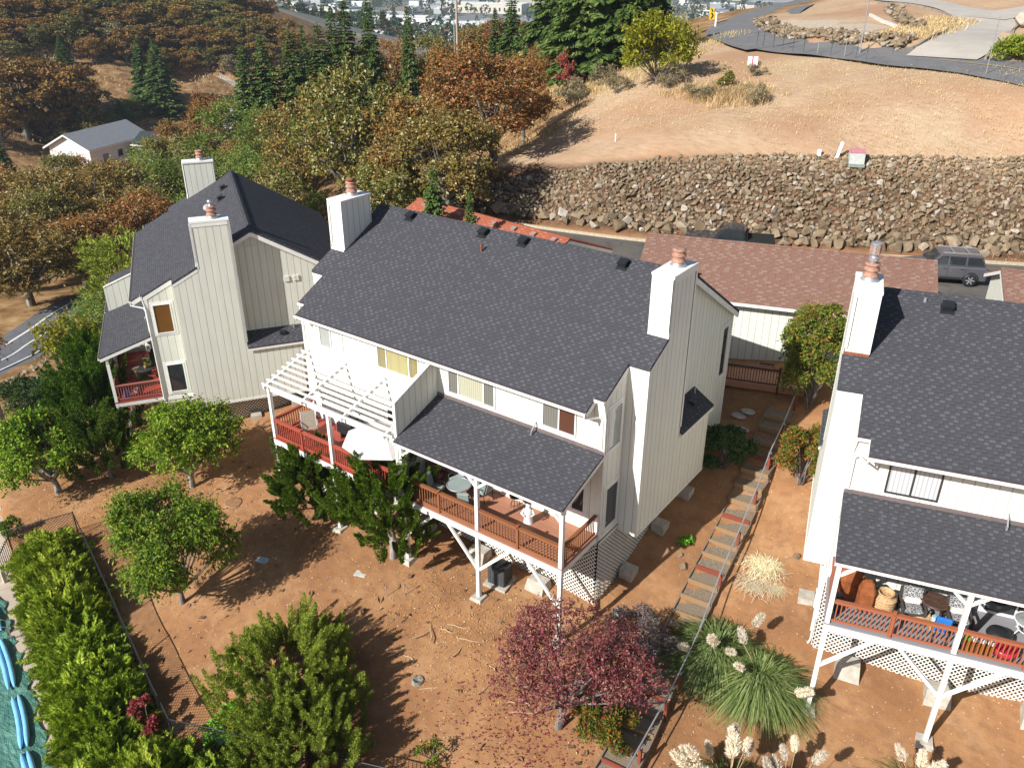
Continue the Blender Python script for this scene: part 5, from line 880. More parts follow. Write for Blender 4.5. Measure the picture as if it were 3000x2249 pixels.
# pampas grass
def pampas(seed, n, ln, spread):
    r = np.random.RandomState(seed); L = Leaves(); a = r.rand(n)*2*np.pi; k = 7; t = np.linspace(0, 1, k); u = np.stack([np.cos(a), np.sin(a), np.zeros(n)], 1); l = ln*r.uniform(.55, 1.15, n); el = np.radians(r.uniform(52, 88, n))
    base = u*r.uniform(0, .35, (n, 1))*spread; up = np.array([0, 0, 1.])
    pts = base[:, None, :]+u[:, None, :]*(l*np.cos(el))[:, None, None]*t[None, :, None]*(1+.9*t[None, :, None])+up*((l*np.sin(el))[:, None]*t[None, :]-(l*(.35+.75*np.cos(el)**.5))[:, None]*t[None, :]**2.6)[:, :, None]
    pts += (r.randn(n, 1, 3)*.10)*t[None, :, None]; pts[:, :, 2] = np.maximum(pts[:, :, 2], .02)
    L.strips(pts, np.stack([-u[:, 1], u[:, 0], np.zeros(n)], 1), np.array([.014, .022, .024, .024, .02, .014, .004])); return L.mesh('blades', LF['pampas'])
def plume_mesh(seed):
    r = np.random.RandomState(seed); L = Leaves(); n = 420; s = r.rand(n); ax = np.stack([.10*s**2, np.zeros(n), s*.45], 1); d = rdir(r, n); d[:, 2] = np.abs(d[:, 2])*.8+.3; rad = .12*np.sin(np.pi*np.clip(s*.92+.06, 0, 1))**.7
    L.add(ax+d*rad[:, None]*.4, d+np.array([.25, 0, .25]), rdir(r, n), .17*r.uniform(.6, 1.2, n)*(1.05-.45*s), np.full(n, .035)); return L.mesh('plume', LF['plume'])
PL = [plume_mesh(1), plume_mesh(2), plume_mesh(3)]; stalk = m_plain('plume_stalk', (.52, .40, .22, 1))
def pampas_plant(label, x, y, seed, n, ln, plumes, z=None, low=1.0):
    r = random.Random(seed); o = plant('pampas_grass', label, 'ornamental grass', x, y, [('blades', pampas(seed, n, ln, 1.5))], z)
    for i in range(plumes):
        a = r.uniform(0, 6.28); l = r.uniform(.35, 1.0)*ln*.75; hh = r.uniform(.85, 1.35)*ln*.72*low; tip = Vector((math.cos(a)*l, math.sin(a)*l, hh)); b = MB(); b.tube(bezier((0, 0, .1), (tip.x*.3, tip.y*.3, hh*.75), tip, 5), .009, 5); b.build('stalk', stalk, o, uv=False, fix=False)
        p = link('plume', PL[i % 3], o, tip, (0, 0, 0)); p.rotation_euler = (r.uniform(-.3, .3), r.uniform(.2, .75), a); p.scale = (r.uniform(1.0, 1.5),)*3
    return o
pampas_plant('large green pampas grass clump nearest the handrail of the steps', 5.2, 3.1, 1, 5200, 2.05, 4, None, .75)
pampas_plant('large green pampas grass clump against the corner post of the right house', 7.0, 2.75, 2, 5200, 2.05, 3, None, .75)
pampas_plant('pampas grass crowded with cream plumes at the bottom edge', 7.9, -2.0, 3, 1700, 1.9, 24, None, 1.0)
pampas_plant('pampas grass with cream plumes to the right of the crowded clump', 9.5, -1.3, 5, 900, 1.8, 11, None, 1.0)
pampas_plant('pampas plumes barely showing at the bottom edge below the concrete footing', 12.7, 1.6, 4, 500, 1.5, 6)
def straw(seed, n, ln, sp):
    r = np.random.RandomState(seed); L = Leaves(); k = 5; t = np.linspace(0, 1, k); a = r.rand(n)*2*np.pi; u = np.stack([np.cos(a), np.sin(a), np.zeros(n)], 1); b = r.randn(n, 3)*sp; b[:, 2] = 0; l = ln*r.uniform(.4, 1.2, n)
    pts = b[:, None]+u[:, None]*(l[:, None]*t)[:, :, None]+np.array([0, 0, 1.])*((l*.9)[:, None]*(t-t**2*.95))[:, :, None]+r.randn(n, k, 3)*.03; L.strips(pts, np.stack([-u[:, 1], u[:, 0], np.zeros(n)], 1), np.array([.02, .024, .022, .016, .006])); return L.mesh('blades', LF['straw'])
for x, y, s, lb in ((5.0, 8.1, .9, 'dry straw coloured grass clump on the slope right of the steps, upper one'), (5.15, 7.1, .85, 'dry straw coloured grass clump on the slope right of the steps, lower left one'), (5.95, 7.3, .5, 'small wisp of dry straw on the slope near the right house')):
    plant('dry_grass_clump', lb, 'dry grass', x, y, [('blades', straw(int(x*10), 520, .85, .3))], scale=s)
# hill shrubs
plant('yellow_bush', 'big yellow green bush below the bend of the upper road', 'shrub', -23.4, 50.9, broadleaf(60, 5.5, 8.0, .5, .12, LF['yellow'], BARK['grey'], 6500, .36, .17, .2, 24, rad=(.24, .36), squash=.95))
plant('red_bush', 'crimson bush at the left edge of the mown slope', 'shrub', -36.8, 57.0, broadleaf(61, 4.2, 3.6, .3, .06, LF['red'], BARK['grey'], 1700, .26, .12, .0, 12))
for i, (x, y, s, lb) in enumerate([(-33.5, 52.5, 1.5, 'grey scrub bush below the crimson bush'), (-30.5, 49.0, 1.1, 'grey scrub bush nearest the oak shadow'), (-26.8, 50.0, 1.2, 'grey scrub bush at the foot of the yellow bush, left'), (-21.5, 49.6, 1.3, 'grey scrub bush at the foot of the yellow bush, right'), (-17.4, 46.4, 1.1, 'grey scrub bush at the left of the tall dry grass patch'), (-12.6, 46.8, 1.0, 'grey scrub bush at the right of the tall dry grass patch'), (-31.5, 55.5, 1.3, 'wispy grey scrub bush beside the crimson bush on the crest'), (-15.2, 53.4, .8, 'thin dry shrub beside the white land sign')]):
    plant('scrub_bush', lb, 'shrub', x, y, shrub(62+i, 1.6, 2.6, LF['sage'], 900, .28, .05, 10), scale=s)
plant('juniper_shrub', 'bright green spreading shrub at the right edge by the driveway', 'shrub', 3.1, 61.9, shrub(75, 1.6, 4.4, LF['cypress'], 2600, .3, .10, 14, False))
plant('small_bush', 'rust coloured bush in the tall dry grass on the slope', 'shrub', -16.2, 49.3, shrub(76, 1.6, 1.6, LF['oak'], 700, .25, .12, 8))
# ------------------------------------------------------------------ rocks
def m_rock():
    m = NT('basalt_rock'); P = m.coord(); oi = m.n('ObjectInfo').outputs['Random']; ri = m.n('NewGeometry').outputs['Random Per Island']
    t = m.math('FRACT', m.math('ADD', m.math('MULTIPLY', oi, 5.1), m.math('MULTIPLY', ri, 3.7)))
    c = m.ramp(t, [(0, (.175, .125, .074)), (.3, (.28, .20, .118)), (.55, (.24, .178, .112)), (.75, (.33, .242, .148)), (.93, (.39, .315, .225)), (1, (.54, .49, .42))])
    n1 = m.noise(3.2, 6, P, .65); c = m.mix(m.ramp(n1, [(.38, GREY(0)), (.62, GREY(.45))]), c, (.10, .08, .055, 1)); n2 = m.noise(2.1, 5, m.mapping(P, (1.3, .8, 1))); c = m.mix(m.ramp(n2, [(.60, GREY(0)), (.75, GREY(.55))]), c, (.50, .47, .40, 1))
    m.color(c); m.rough(.95); m.bump(m.noise(9, 5, P), .6, .06); return m.mat
rockm = m_rock()
def rock_hull(seed):
    r = random.Random(seed); bm = bmesh.new()
    for _ in range(12):
        v = Vector((r.gauss(0, 1), r.gauss(0, 1), r.gauss(0, 1))).normalized(); bm.verts.new((v.x*.5*r.uniform(.75, 1.1), v.y*.42*r.uniform(.75, 1.1), v.z*.36*r.uniform(.75, 1.1)))
    bmesh.ops.convex_hull(bm, input=bm.verts); bmesh.ops.delete(bm, geom=[v for v in bm.verts if not v.link_faces], context='VERTS')
    bmesh.ops.bevel(bm, geom=list(bm.edges), offset=.016, segments=1, affect='EDGES', clamp_overlap=True); bmesh.ops.triangulate(bm, faces=bm.faces); bmesh.ops.recalc_face_normals(bm, faces=bm.faces)
    me = bpy.data.meshes.new('rock'); bm.to_mesh(me); bm.free(); me.materials.append(rockm); return me
RK = [rock_hull(i) for i in range(12)]
FOOT = [(-31, 26.2), (-27, 27.9), (-22, 29.6), (-17.5, 30.6), (-13.2, 31.8), (-9.3, 33.1), (-5.2, 34.9), (-1.7, 36.5), (1.9, 38.3), (5.4, 40), (9, 41.7), (14, 44.2), (20, 47.2)]
HSS = [.8, 1.5, 2.9, 3.6, 4.2, 4.6, 4.8, 4.9, 4.95, 5, 5.1, 5.1, 5.1]
def bank(s, t):
    "point on the rock bank: s along foot 0..12, t up 0..1"
    i = min(int(s), 11); f = s-i; x = FOOT[i][0]*(1-f)+FOOT[i+1][0]*f; y = FOOT[i][1]*(1-f)+FOOT[i+1][1]*f; h = HSS[i]*(1-f)+HSS[i+1]*f
    return x-.37*h*1.1*t, y+.93*h*1.1*t
r = random.Random(11); rocks = []; occ = {}
def try_rock(s, t, d, sep):
    x, y = bank(s, t); key = (int(x//1.5), int(y//1.5))
    for a in range(-1, 2):
        for c in range(-1, 2):
            for (px, py, pd) in occ.get((key[0]+a, key[1]+c), ()):
                if math.hypot(px-x, (py-y)) < sep*(pd+d)/2: return False
    occ.setdefault(key, []).append((x, y, d)); rocks.append((x, y, d, t)); return True
for k in range(1500): try_rock(r.uniform(0, 12), r.uniform(-.03, .13), r.uniform(.8, 1.4), .58)
for k in range(11000):
    t = r.random(); try_rock(r.uniform(0, 12), t, r.uniform(.32, .62)*(1.25-.35*t), .45)
for k in range(16000):
    t = r.random(); try_rock(r.uniform(0, 12), t, r.uniform(.2, .36), .5)
rocks.sort(key=lambda q: -q[2]/math.dist((q[0], q[1], 4), CAMPOS))
xy = np.array([(q[0], q[1]) for q in rocks]); zz = Hn(xy[:, 0], xy[:, 1])
zz = carve(xy[:, 0], xy[:, 1], zz)
base = None; SV = []; SF_ = []; nv = 0
RKV = []
for me in RK:
    V = np.empty(len(me.vertices)*3); me.vertices.foreach_get('co', V); F = np.array([list(p.vertices) for p in me.polygons]); RKV.append((V.reshape(-1, 3), F))
for i, (x, y, d, t) in enumerate(rocks):
    e = Matrix.Rotation(r.uniform(0, 6.3), 3, 'Z') @ Matrix.Rotation(r.uniform(.25, 1.0), 3, 'X') @ Matrix.Rotation(r.uniform(0, 6.3), 3, 'Z'); sc = d*r.uniform(1.0, 1.2)
    if i < 290:
        o = link('boulder', RK[i % 12], None, (x, y, zz[i]+.16*d), e.to_euler()); o.scale = (sc, sc*r.uniform(.85, 1.1), sc*r.uniform(.9, 1.15))
        tag(o, 'large angular boulder in the bottom course of the rock bank' if t < .12 else 'brown angular rock on the face of the rock bank', 'boulder', 'boulders at the foot of the rock bank' if t < .12 else 'rocks on the face of the rock bank')
    else:
        V, F = RKV[i % 12]; V2 = (V*sc) @ np.array(e).T + np.array([x, y, zz[i]+.10*d]); SV.append(V2); SF_.append(F+nv); nv += len(V)
tag(link('rock_rubble', mesh_np('rock_rubble', np.concatenate(SV), np.concatenate(SF_), rockm)), 'angular brown rubble covering the steep bank above the lane', 'rocks', None, 'stuff')
def rubble(name, label, line, w, n, dr, seed, lift=0):
    r = random.Random(seed); SV = []; SF2 = []; nv = 0; P = smooth_line(line, 8)
    for k in range(n):
        i = r.randrange(len(P)-1); p = P[i].lerp(P[i+1], r.random()); d = (P[i+1]-P[i]).normalized(); q = r.uniform(-w, w); x, y = p.x-d.y*q, p.y+d.x*q; s = r.uniform(*dr)
        e = Matrix.Rotation(r.uniform(0, 6.3), 3, 'Z') @ Matrix.Rotation(r.uniform(0, 1), 3, 'X'); V, F = RKV[k % 12]; SV.append((V*s) @ np.array(e).T+np.array([x, y, H(x, y)+s*.12+lift*r.random()])); SF2.append(F+nv); nv += len(V)
    tag(link(name, mesh_np(name, np.concatenate(SV), np.concatenate(SF2), rockm)), label, 'rocks', None, 'stuff')
rubble('rock_edging', 'dark rocks lining the inside of the upper road bend', [(-28.5, 89), (-25.2, 81), (-21.5, 74.8), (-18.4, 70.8), (-15.2, 68.4), (-11.6, 66.3), (-8.6, 64.9), (-6, 64.2)], 1.25, 900, (.28, .75), 3, .4)
rubble('rock_edging', 'heap of dark rocks beside the white edging on the upper lot', [(-14.5, 92), (-11.8, 83.6), (-9.4, 78), (-7.6, 74)], .9, 150, (.4, .95), 4, .5)
rubble('rock_edging', 'rocks along the verge of the low road at the left', [(-50.0, 2.2), (-51.6, 4.6), (-53.4, 7.2), (-55.4, 10.5), (-57, 14)], .6, 90, (.3, .75), 5)
for x, y, s, lb in ((1.2, 68.6, 1.7, 'rounded brown boulder between driveway and green shrub'), (.6, 84, 2.6, 'dark red brown boulder at the top right corner')): o = link('boulder', RK[3], None, (x, y, H(x, y)+.25*s), (.2, .1, .8)); o.scale = (s, s, s); tag(o, lb, 'boulder')
# ------------------------------------------------------------------ dry grass, litter (stuff)
def tufts(name, label, pts, hgt, n_each, seed, mat, spread=.35, wd=.03):
    r = np.random.RandomState(seed); L = Leaves(); m = len(pts)*n_each; B = np.repeat(np.array(pts), n_each, 0)+np.c_[r.randn(m, 2)*spread, np.zeros(m)]; a = r.rand(m)*2*np.pi; u = np.stack([np.cos(a), np.sin(a), np.zeros(m)], 1); l = hgt*r.uniform(.4, 1.2, m); t = np.linspace(0, 1, 4)
    p = B[:, None]+u[:, None]*(l[:, None]*.55*t**1.6)[:, :, None]+np.array([0, 0, 1.])*(l[:, None]*(t-.25*t**2))[:, :, None]; L.strips(p, np.stack([-u[:, 1], u[:, 0], np.zeros(m)], 1), np.array([1, .9, .6, .15])*wd)
    return tag(link(name, L.mesh(name, mat)), label, 'grass', None, 'stuff')
def pts_in(n, fn, seed):
    r = random.Random(seed); out = []
    q = [fn(r) for _ in range(n)]; z = Hn([a[0] for a in q], [a[1] for a in q]); return [(a[0], a[1], float(c)-.03) for a, c in zip(q, z)]
tufts('dry_grass', 'tall golden dry grass in the island on the slope', pts_in(260, lambda r: (-16+r.gauss(0, 1.9), 48.2+r.gauss(0, 1.1)), 1), .95, 16, 2, LF['drygrass'], .3, .045)
tufts('dry_grass', 'pale dry grass on the crest of the slope beside the bushes', pts_in(900, lambda r: (-37+r.uniform(-6, 12), 60+r.uniform(-7, 17)), 3), .6, 12, 4, LF['drygrass'], .4, .05)
tufts('dry_grass', 'yellow dry grass beside the curved driveway', pts_in(420, lambda r: (-7+r.uniform(-2, 2.5), 76+r.uniform(-10, 10)), 5), .6, 10, 6, LF['drygrass'], .4, .06)
tufts('dry_grass', 'short dry grass stubble on the mown slope', pts_in(4200, lambda r: (r.uniform(-30, 14), 38+r.uniform(2, 22)), 7), .16, 7, 8, LF['drygrass'], .5, .04)
tufts('dry_grass', 'dry golden grass on the far hillside clearings', pts_in(3600, lambda r: (-215+r.uniform(-45, 25), 115+r.uniform(-40, 60)), 9), .75, 9, 10, LF['drygrass'], 1.3, .14)
tufts('dry_grass', 'dry grass and leaf mould under the oaks', pts_in(1500, lambda r: (-40+r.uniform(-14, 12), 42+r.uniform(-18, 22)), 12), .4, 8, 14, LF['drygrass'], .5, .05)
def litter(name, label, n, fn, seed, mat, size=.08):
    r = np.random.RandomState(seed); rr = random.Random(seed); q = [fn(rr) for _ in range(n)]; x = np.array([a[0] for a in q]); y = np.array([a[1] for a in q]); z = carve(x, y, Hn(x, y)+(vnoise(x, y, 2.3, 1)-.5)*.16+(vnoise(x, y, .9, 2)-.5)*.06)+.03
    L = Leaves(); D = r.randn(n, 3); D[:, 2] *= .25; L.add(np.stack([x, y, z], 1), D, np.array([0, 0, 1.])+r.randn(n, 3)*.4, size*r.uniform(.5, 1.5, n), size*.5*r.uniform(.5, 1.4, n)); return tag(link(name, L.mesh(name, mat)), label, 'leaf litter', None, 'stuff')
litter('fallen_leaves', 'pale fallen leaves and chips scattered over the dirt yard', 3800, lambda r: (r.uniform(-26, 6), r.uniform(-9, 3)), 1, LF['litter'], .075)
litter('fallen_leaves', 'pale chips around the footings below the brown deck', 1500, lambda r: (-3+r.gauss(0, 2.6), -1.2+r.gauss(0, 1.2)), 2, LF['litter'], .08)
litter('fallen_leaves', 'yellow leaves and chips under the left trees', 2600, lambda r: (-25+r.gauss(0, 5), -4.2+r.gauss(0, 2.2)), 3, LF['litter'], .09)
litter('fallen_leaves', 'purple leaves fallen around the plum tree', 1200, lambda r: (1.6+r.gauss(0, 2.1), -4.1+r.gauss(0, 1.2)), 4, LF['plumlitter'], .10)
litter('fallen_leaves', 'pale scraps on the slope by the steps', 1100, lambda r: (r.uniform(1.2, 9), r.uniform(-2, 16)), 5, LF['litter'], .06)
litter('twigs', 'thin dry twigs strewn over the dirt yard', 420, lambda r: (r.uniform(-24, 6), r.uniform(-9, 4)), 6, m_plain('twig', (.20, .12, .07, 1), .9), .26)
tufts('weeds', 'sparse low weeds in the dirt yard', pts_in(120, lambda r: (r.uniform(-24, 7), r.uniform(-8.5, 8)), 15), .13, 9, 16, LF['pampas'], .10, .015)
# sticks and roots in the yard
r = random.Random(8); stick = m_plain('bare_stick', (.50, .36, .22, 1), .9)
for i in range(14):
    x, y = r.uniform(-5, 1), r.uniform(-4.5, -1.5); a = r.uniform(0, 3.14); l = r.uniform(.5, 1.2); b = MB(); b.tube([(l*(t-.5)*math.cos(a)+.06*math.sin(5*t)*math.sin(a), l*(t-.5)*math.sin(a)+.05*math.sin(7*t), 0) for t in (0, .25, .5, .75, 1)], [.022, .024, .02, .016, .008], 6)
    tag(b.build('stick', stick, None, (x, y, gz(x, y)+.05), uv=False), 'pale dry stick lying on the dirt below the brown deck', 'stick', 'sticks on the dirt')
# ------------------------------------------------------------------ timber steps with handrail
st = empty('garden_steps', (0, 0, 0), 0, 'long flight of timber edged earth steps between the middle and right houses', 'steps')
SC = [(4.5, -4.6), (4.42, -2.84), (4.2, -.9), (3.8, 1.45), (3.56, 3.7), (3.4, 5.4), (3.2, 7.7), (2.95, 10.6), (2.66, 13.6), (2.4, 15.98)]
P = smooth_line(SC, 10); cum = [0]
for a, c in zip(P[:-1], P[1:]): cum.append(cum[-1]+(c-a).length)
def on(s):
    for i in range(len(P)-1):
        if cum[i+1] >= s: f = (s-cum[i])/(cum[i+1]-cum[i]); return P[i].lerp(P[i+1], f), (P[i+1]-P[i]).normalized()
    return P[-1], (P[-1]-P[-2]).normalized()
NS = 26; tot = cum[-1]; zs = []; W2 = .62
tr = MB(); rs_ = MB(); edge = MB()
for i in range(NS):
    p, d = on(tot*(i+.5)/NS); p0, _ = on(tot*i/NS); p1, _ = on(tot*(i+1)/NS); nn = Vector((-d.y, d.x, 0)); zc = H(p.x, p.y)+.13; zs.append(zc)
    a, c = Vector((p0.x, p0.y, zc)), Vector((p1.x, p1.y, zc)); tr.beam(a-Vector((0, 0, .15)), c-Vector((0, 0, .15)), W2*2, .3)
    rs_ = rs_.beam(a-d*.03+nn*W2+Vector((0, 0, -.03)), a-d*.03-nn*W2+Vector((0, 0, -.03)), .06, .22, 1 if i % 4 == 2 else 0)
    for s in (-1, 1): edge.beam(a+nn*(s*(W2+.03))+Vector((0, 0, -.05)), c+nn*(s*(W2+.03))+Vector((0, 0, .02 if i < NS-1 else -.05)), .05, .24, 0)
tr.build('tread', M['aggregate'], st); build_each(rs_, 'riser', [M['timber'], M['red_post']], st); build_each(edge, 'stringer', M['weather'], st)
hr = empty('handrail', (0, 0, 0), 0, 'galvanised pipe handrail on red brown posts beside the timber steps', 'handrail')
HP = [(2.86, 16.3), (3.08, 14.2), (3.16, 12.58), (3.39, 10.68), (3.65, 8.38), (3.95, 5.91), (4.35, 3.3), (4.64, .95), (4.77, -.32), (4.91, -2.49), (5.0, -4.6)]
HP = [(x+.04, y) for x, y in HP]
tops = []
for x, y in HP:
    z = H(x, y); b = MB(); b.box((x, y, z+.38), (.11, .11, 1.2)); po = b.build('post', M['red_post'], hr); b = MB(); b.box((x, y, z+.99), (.13, .13, .035)); b.build('cap', M['galv'], po); tops.append(Vector((x-.02, y, z+1.06)))
b = MB(); b.tube(tops[:7], .03, 8); b.tube([tops[6]+Vector((.0, .3, .06)), tops[7], tops[8]], .03, 8); b.tube(tops[8:], .03, 8); b.build('pipe', M['galv'], hr, uv=False)
for i, (x, y, s) in enumerate([(-.6+1.6, 15.3, .5), (1.2, 14.2, .45), (1.5, 13.4, .45), (.7, 14.9, .4), (1.9, 13.0, .4), (1.3, 12.7, .4)]):
    b = MB(); b.lathe([(.30, 0), (.31, .04), (.28, .06)], (0, 0, 0), 14); o = b.build('stepping_stone', M['concrete'], None, (x, y, gz(x, y)+.01), uv=False); o.scale = (1.2, .9, 1); tag(o, 'round stepping stone in the shaded dirt below the boardwalk', 'stepping stone', 'stepping stones below the boardwalk')
for x, y, s, lb in ((2.3, 6.1, .5, 'pale rock on the shaded dirt beside the lower lattice'), (1.9, 6.5, .35, 'smaller pale rock on the shaded dirt'), (6.0, 9.2, .4, 'rounded rock in the dirt right of the handrail'), (-1.6, -1.6, .28, 'small rounded stone near the middle deck footing')):
    o = link('rock', RK[5], None, (x, y, gz(x, y)+.1*s), (0, 0, s*9)); o.scale = (s,)*3; tag(o, lb, 'rock')
# ------------------------------------------------------------------ black chain-link fence, pool gate, hill fence
def m_chain(name, c, cell=.11, wire=.17):
    m = NT(name); uv = m.mapping(m.coord('UV'), (1/cell, 1/cell, 1), (0, 0, R(45))); sp = m.n('SeparateXYZ', Vector=uv); a = m.math('LESS_THAN', m.math('FRACT', sp.outputs[0]), wire); c2 = m.math('LESS_THAN', m.math('FRACT', sp.outputs[1]), wire)
    m.color(c); m.rough(.5); m.set(m.p.inputs['Alpha'], m.math('MAXIMUM', a, c2)); return m.mat
def chain_fence(label, pts, hgt, mat, post, r_=.03, toprail=True, name='chain_link_fence', zoff=0):
    root = empty(name, (0, 0, 0), 0, label, 'fence'); T = []
    for x, y in pts: z = gz(x, y)+zoff; T.append(Vector((x, y, z))); b = MB(); b.tube([(x, y, z-.3), (x, y, z+hgt+.04)], r_, 8); b.build('post', post, root, uv=False)
    b = MB()
    for a, c in zip(T[:-1], T[1:]): b.add([a, c, c+Vector((0, 0, hgt)), a+Vector((0, 0, hgt))], [(0, 1, 2, 3)])
    b.build('mesh', mat, root)
    if toprail: b = MB(); b.tube([t+Vector((0, 0, hgt)) for t in T], r_*.8, 8); b.build('rail', post, root, uv=False)
    return root
chain_b = m_chain('black_chain_mesh', (.02, .022, .025, 1)); chain_g = m_chain('grey_chain_mesh', (.42, .44, .46, 1), .3, .2)
FN = [(-24.55, -6.11), (-20.73, -7.28), (-17.14, -8.46), (-14.42, -9.35), (-11.6, -10.25), (-9.34, -10.92), (-6.52, -9.96), (-4.7, -9.3), (-2.93, -8.65), (-1.1, -7.99), (1.2, -7.2), (3.5, -6.6)]
chain_fence('black chain link fence from the pool gate along the hedge and across the yard bottom', FN, 1.5, chain_b, M['black'])
chain_fence('short black chain link fence running from the hedge corner to the pool gate', [(-24.55, -6.11), (-26.46, -8.52)], 1.5, chain_b, M['black'])
gt = empty('pool_gate', (0, 0, 0), 0, 'black metal bar gate at the pool entrance on the left edge', 'gate'); b = MB(); A, B_ = Vector((-26.5, -8.55, -6.8)), Vector((-25.3, -9.6, -6.8))
for k in range(9): p = A.lerp(B_, k/8); b.bx(p.x-.012, p.x+.012, p.y-.012, p.y+.012, -6.75, -5.25)
for z in (-6.65, -5.4): b.beam((A.x, A.y, z), (B_.x, B_.y, z), .035, .035)
b.build('bars', M['black'], gt); b = MB(); b.bx(B_.x-.09, B_.x+.09, B_.y-.09, B_.y+.09, -6.9, -6.1); b.build('gate_post', M['concrete'], gt)
chain_fence('grey chain link fence on the far hillside among dry grass', [(-212, 131), (-205, 128), (-199, 129), (-196, 124), (-190, 122)], 2.4, chain_g, M['galv'], .06)
chain_fence('upper grey chain link fence on the far hillside beside the firs', [(-219, 146), (-211, 146), (-203, 143)], 2.4, chain_g, M['galv'], .06)
for i, (x, y) in enumerate([(-20.5, 66.41), (-19.44, 65.4), (-18.09, 64.5), (-16.77, 63.4), (-15.49, 62.6), (-14.21, 61.8), (-12.71, 61.1), (-11.33, 60.5), (-10.0, 60.1), (-8.9, 59.7), (-7.9, 59.3)]):
    b = MB(); b.beam((0, 0, -.2), (0, 0, 1.5), .035, .035); b.bx(-.03, .03, .02, .03, .9, 1.5)
    tag(b.build('fence_post', m_plain('pale_green_post', (.32, .36, .33, 1)) if i in (6, 8) else (bpy.data.materials.get('dark_green_post') or m_plain('dark_green_post', (.05, .07, .065, 1))), None, (x, y, H(x, y)), (.03*((i % 3)-1), 0, 0), uv=False), 'pale steel fence post in the row beside the upper road' if i in (6, 8) else 'dark steel fence post in the row beside the upper road', 'fence post', 'pale fence posts by the upper road' if i in (6, 8) else 'fence posts by the upper road')
# ------------------------------------------------------------------ pool
pz = -6.8
def off_line(d): 
    out = []
    a, c = Vector((*POOLE[1], 0)), Vector((*POOLE[3], 0)); dd = (c-a).normalized(); nn = Vector((dd.y, -dd.x, 0))
    return [Vector((p[0], p[1], 0))+nn*d for p in POOLE], nn
L0, nn = off_line(-.25); L1, _ = off_line(11)
def m_pave():
    m = NT('pool_concrete'); P = m.mapping(m.coord(), (1, 1, 1), (0, 0, R(19))); sp = m.n('SeparateXYZ', Vector=P); j = m.math('LESS_THAN', m.math('FRACT', m.math('DIVIDE', sp.outputs[0], 1.35)), .022); c = m.mix(m.ramp(m.noise(.9, 5, P), [(.3, GREY(0)), (.7, GREY(1))]), (.44, .36, .28, 1), (.55, .46, .365, 1)); m.color(m.mix(m.math('MULTIPLY', j, .55), c, (.10, .08, .06, 1))); m.rough(.9); return m.mat
b = MB(); b.add([(*p.xy, pz) for p in L0]+[(*p.xy, pz) for p in L1], [(i, i+1, 6+i-0, 5+i) for i in range(4)]); o = b.build('pool_deck', m_pave()); tag(o, kind='structure')
def m_cover(name, c, c2):
    m = NT(name); P = m.coord(); n1 = m.noise(2.2, 6, m.mapping(P, (1, 2.2, 1), (0, 0, .8)), .65); v = m.noise(.7, 4, P); m.color(m.mix(m.ramp(n1, [(.40, GREY(0)), (.72, GREY(1))]), c, c2)); m.rough(.42); m.p.inputs['Specular IOR Level'].default_value = .5; m.bump(m.math('ADD', n1, v), 1.0, .15); return m.mat
CV = [(-24.88, -10.25), (-23.4, -10.5), (-21.94, -11.04), (-20.9, -11.35), (-19.87, -11.63), (-18.4, -12.0), (-17.01, -12.47), (-15.1, -13.1), (-13.12, -13.73), (-8, -15.6)]
def cover_sheet(name, d0, d1, z, mat, label, wob):
    n = 60; rows = 10; V = []; F = []; P = smooth_line(CV, 8); P = [P[int(i*(len(P)-1)/n)].lerp(P[min(len(P)-1, int(i*(len(P)-1)/n)+1)], (i*(len(P)-1)/n) % 1) for i in range(n+1)]
    for i, p in enumerate(P):
        e = wob*(.10*math.sin(i*.9)+.07*math.sin(i*2.1))
        for k in range(rows+1): q = p+nn*(d0+e*(1-k/rows)+(d1-d0)*k/rows); zz_ = z+wob*.05*math.sin(q.x*2.1+q.y*3.7)*math.sin(q.x*1.3-q.y*2.2)+(.02 if k else -.0); V.append((q.x, q.y, zz_))
    for i in range(n):
        for k in range(rows): a = i*(rows+1)+k; F.append((a, a+1, a+rows+2, a+rows+1))
    me = mesh_np(name, V, F, mat, True); bm = bmesh.new(); bm.from_mesh(me); bmesh.ops.recalc_face_normals(bm, faces=bm.faces)
    if sum(f.normal.z for f in bm.faces) < 0: bmesh.ops.reverse_faces(bm, faces=bm.faces)
    bm.to_mesh(me); bm.free(); return tag(link(name, me), label, 'pool cover')
cover_sheet('pool_cover', 0, 1.9, pz+.06, m_cover('teal_cover_edge', (.06, .19, .145, 1), (.15, .33, .26, 1)), 'wrinkled green tarpaulin edge of the swimming pool cover lying on the concrete', 1)
cover_sheet('pool_cover', 1.75, 9.5, pz+.09, m_cover('dark_teal_cover', (.02, .075, .085, 1), (.12, .23, .24, 1)), 'dark sagging middle of the swimming pool cover holding water', 2.2)
bluebag = m_plain('blue_water_bag', (.20, .50, .78, 1), .3, .12, 2, 0, .15, .5)
for (a, c), lb in zip([((-25.6, -10.6), (-21.94, -11.49)), ((-21.5, -11.75), (-18.2, -12.75)), ((-17.7, -12.85), (-14.9, -13.9)), ((-14.7, -14.0), (-11.9, -15.0))], ['blue double water bag cut by the left edge of the photo on the pool cover', 'blue double water bag on the pool cover, second from the gate end', 'curved blue double water bag on the pool cover, third from the gate end', 'blue double water bag on the pool cover, nearest the bottom edge']):
    a = Vector((*a, pz+.17)); c = Vector((*c, pz+.17)); d = (c-a).normalized(); s = Vector((-d.y, d.x, 0)); b = MB()
    for k in (-1, 1):
        pts = []; rad = []
        for i in range(13): t = i/12; pts.append(a.lerp(c, t)+s*(k*.108+.07*math.sin(t*3.1))); rad.append(.105*min(1, .25+6*t, .25+6*(1-t))*(1+.03*math.sin(i*2.3)))
        b.tube(pts, rad, 10)
    tag(b.build('water_bag', bluebag, None, uv=False), lb, 'water bag')
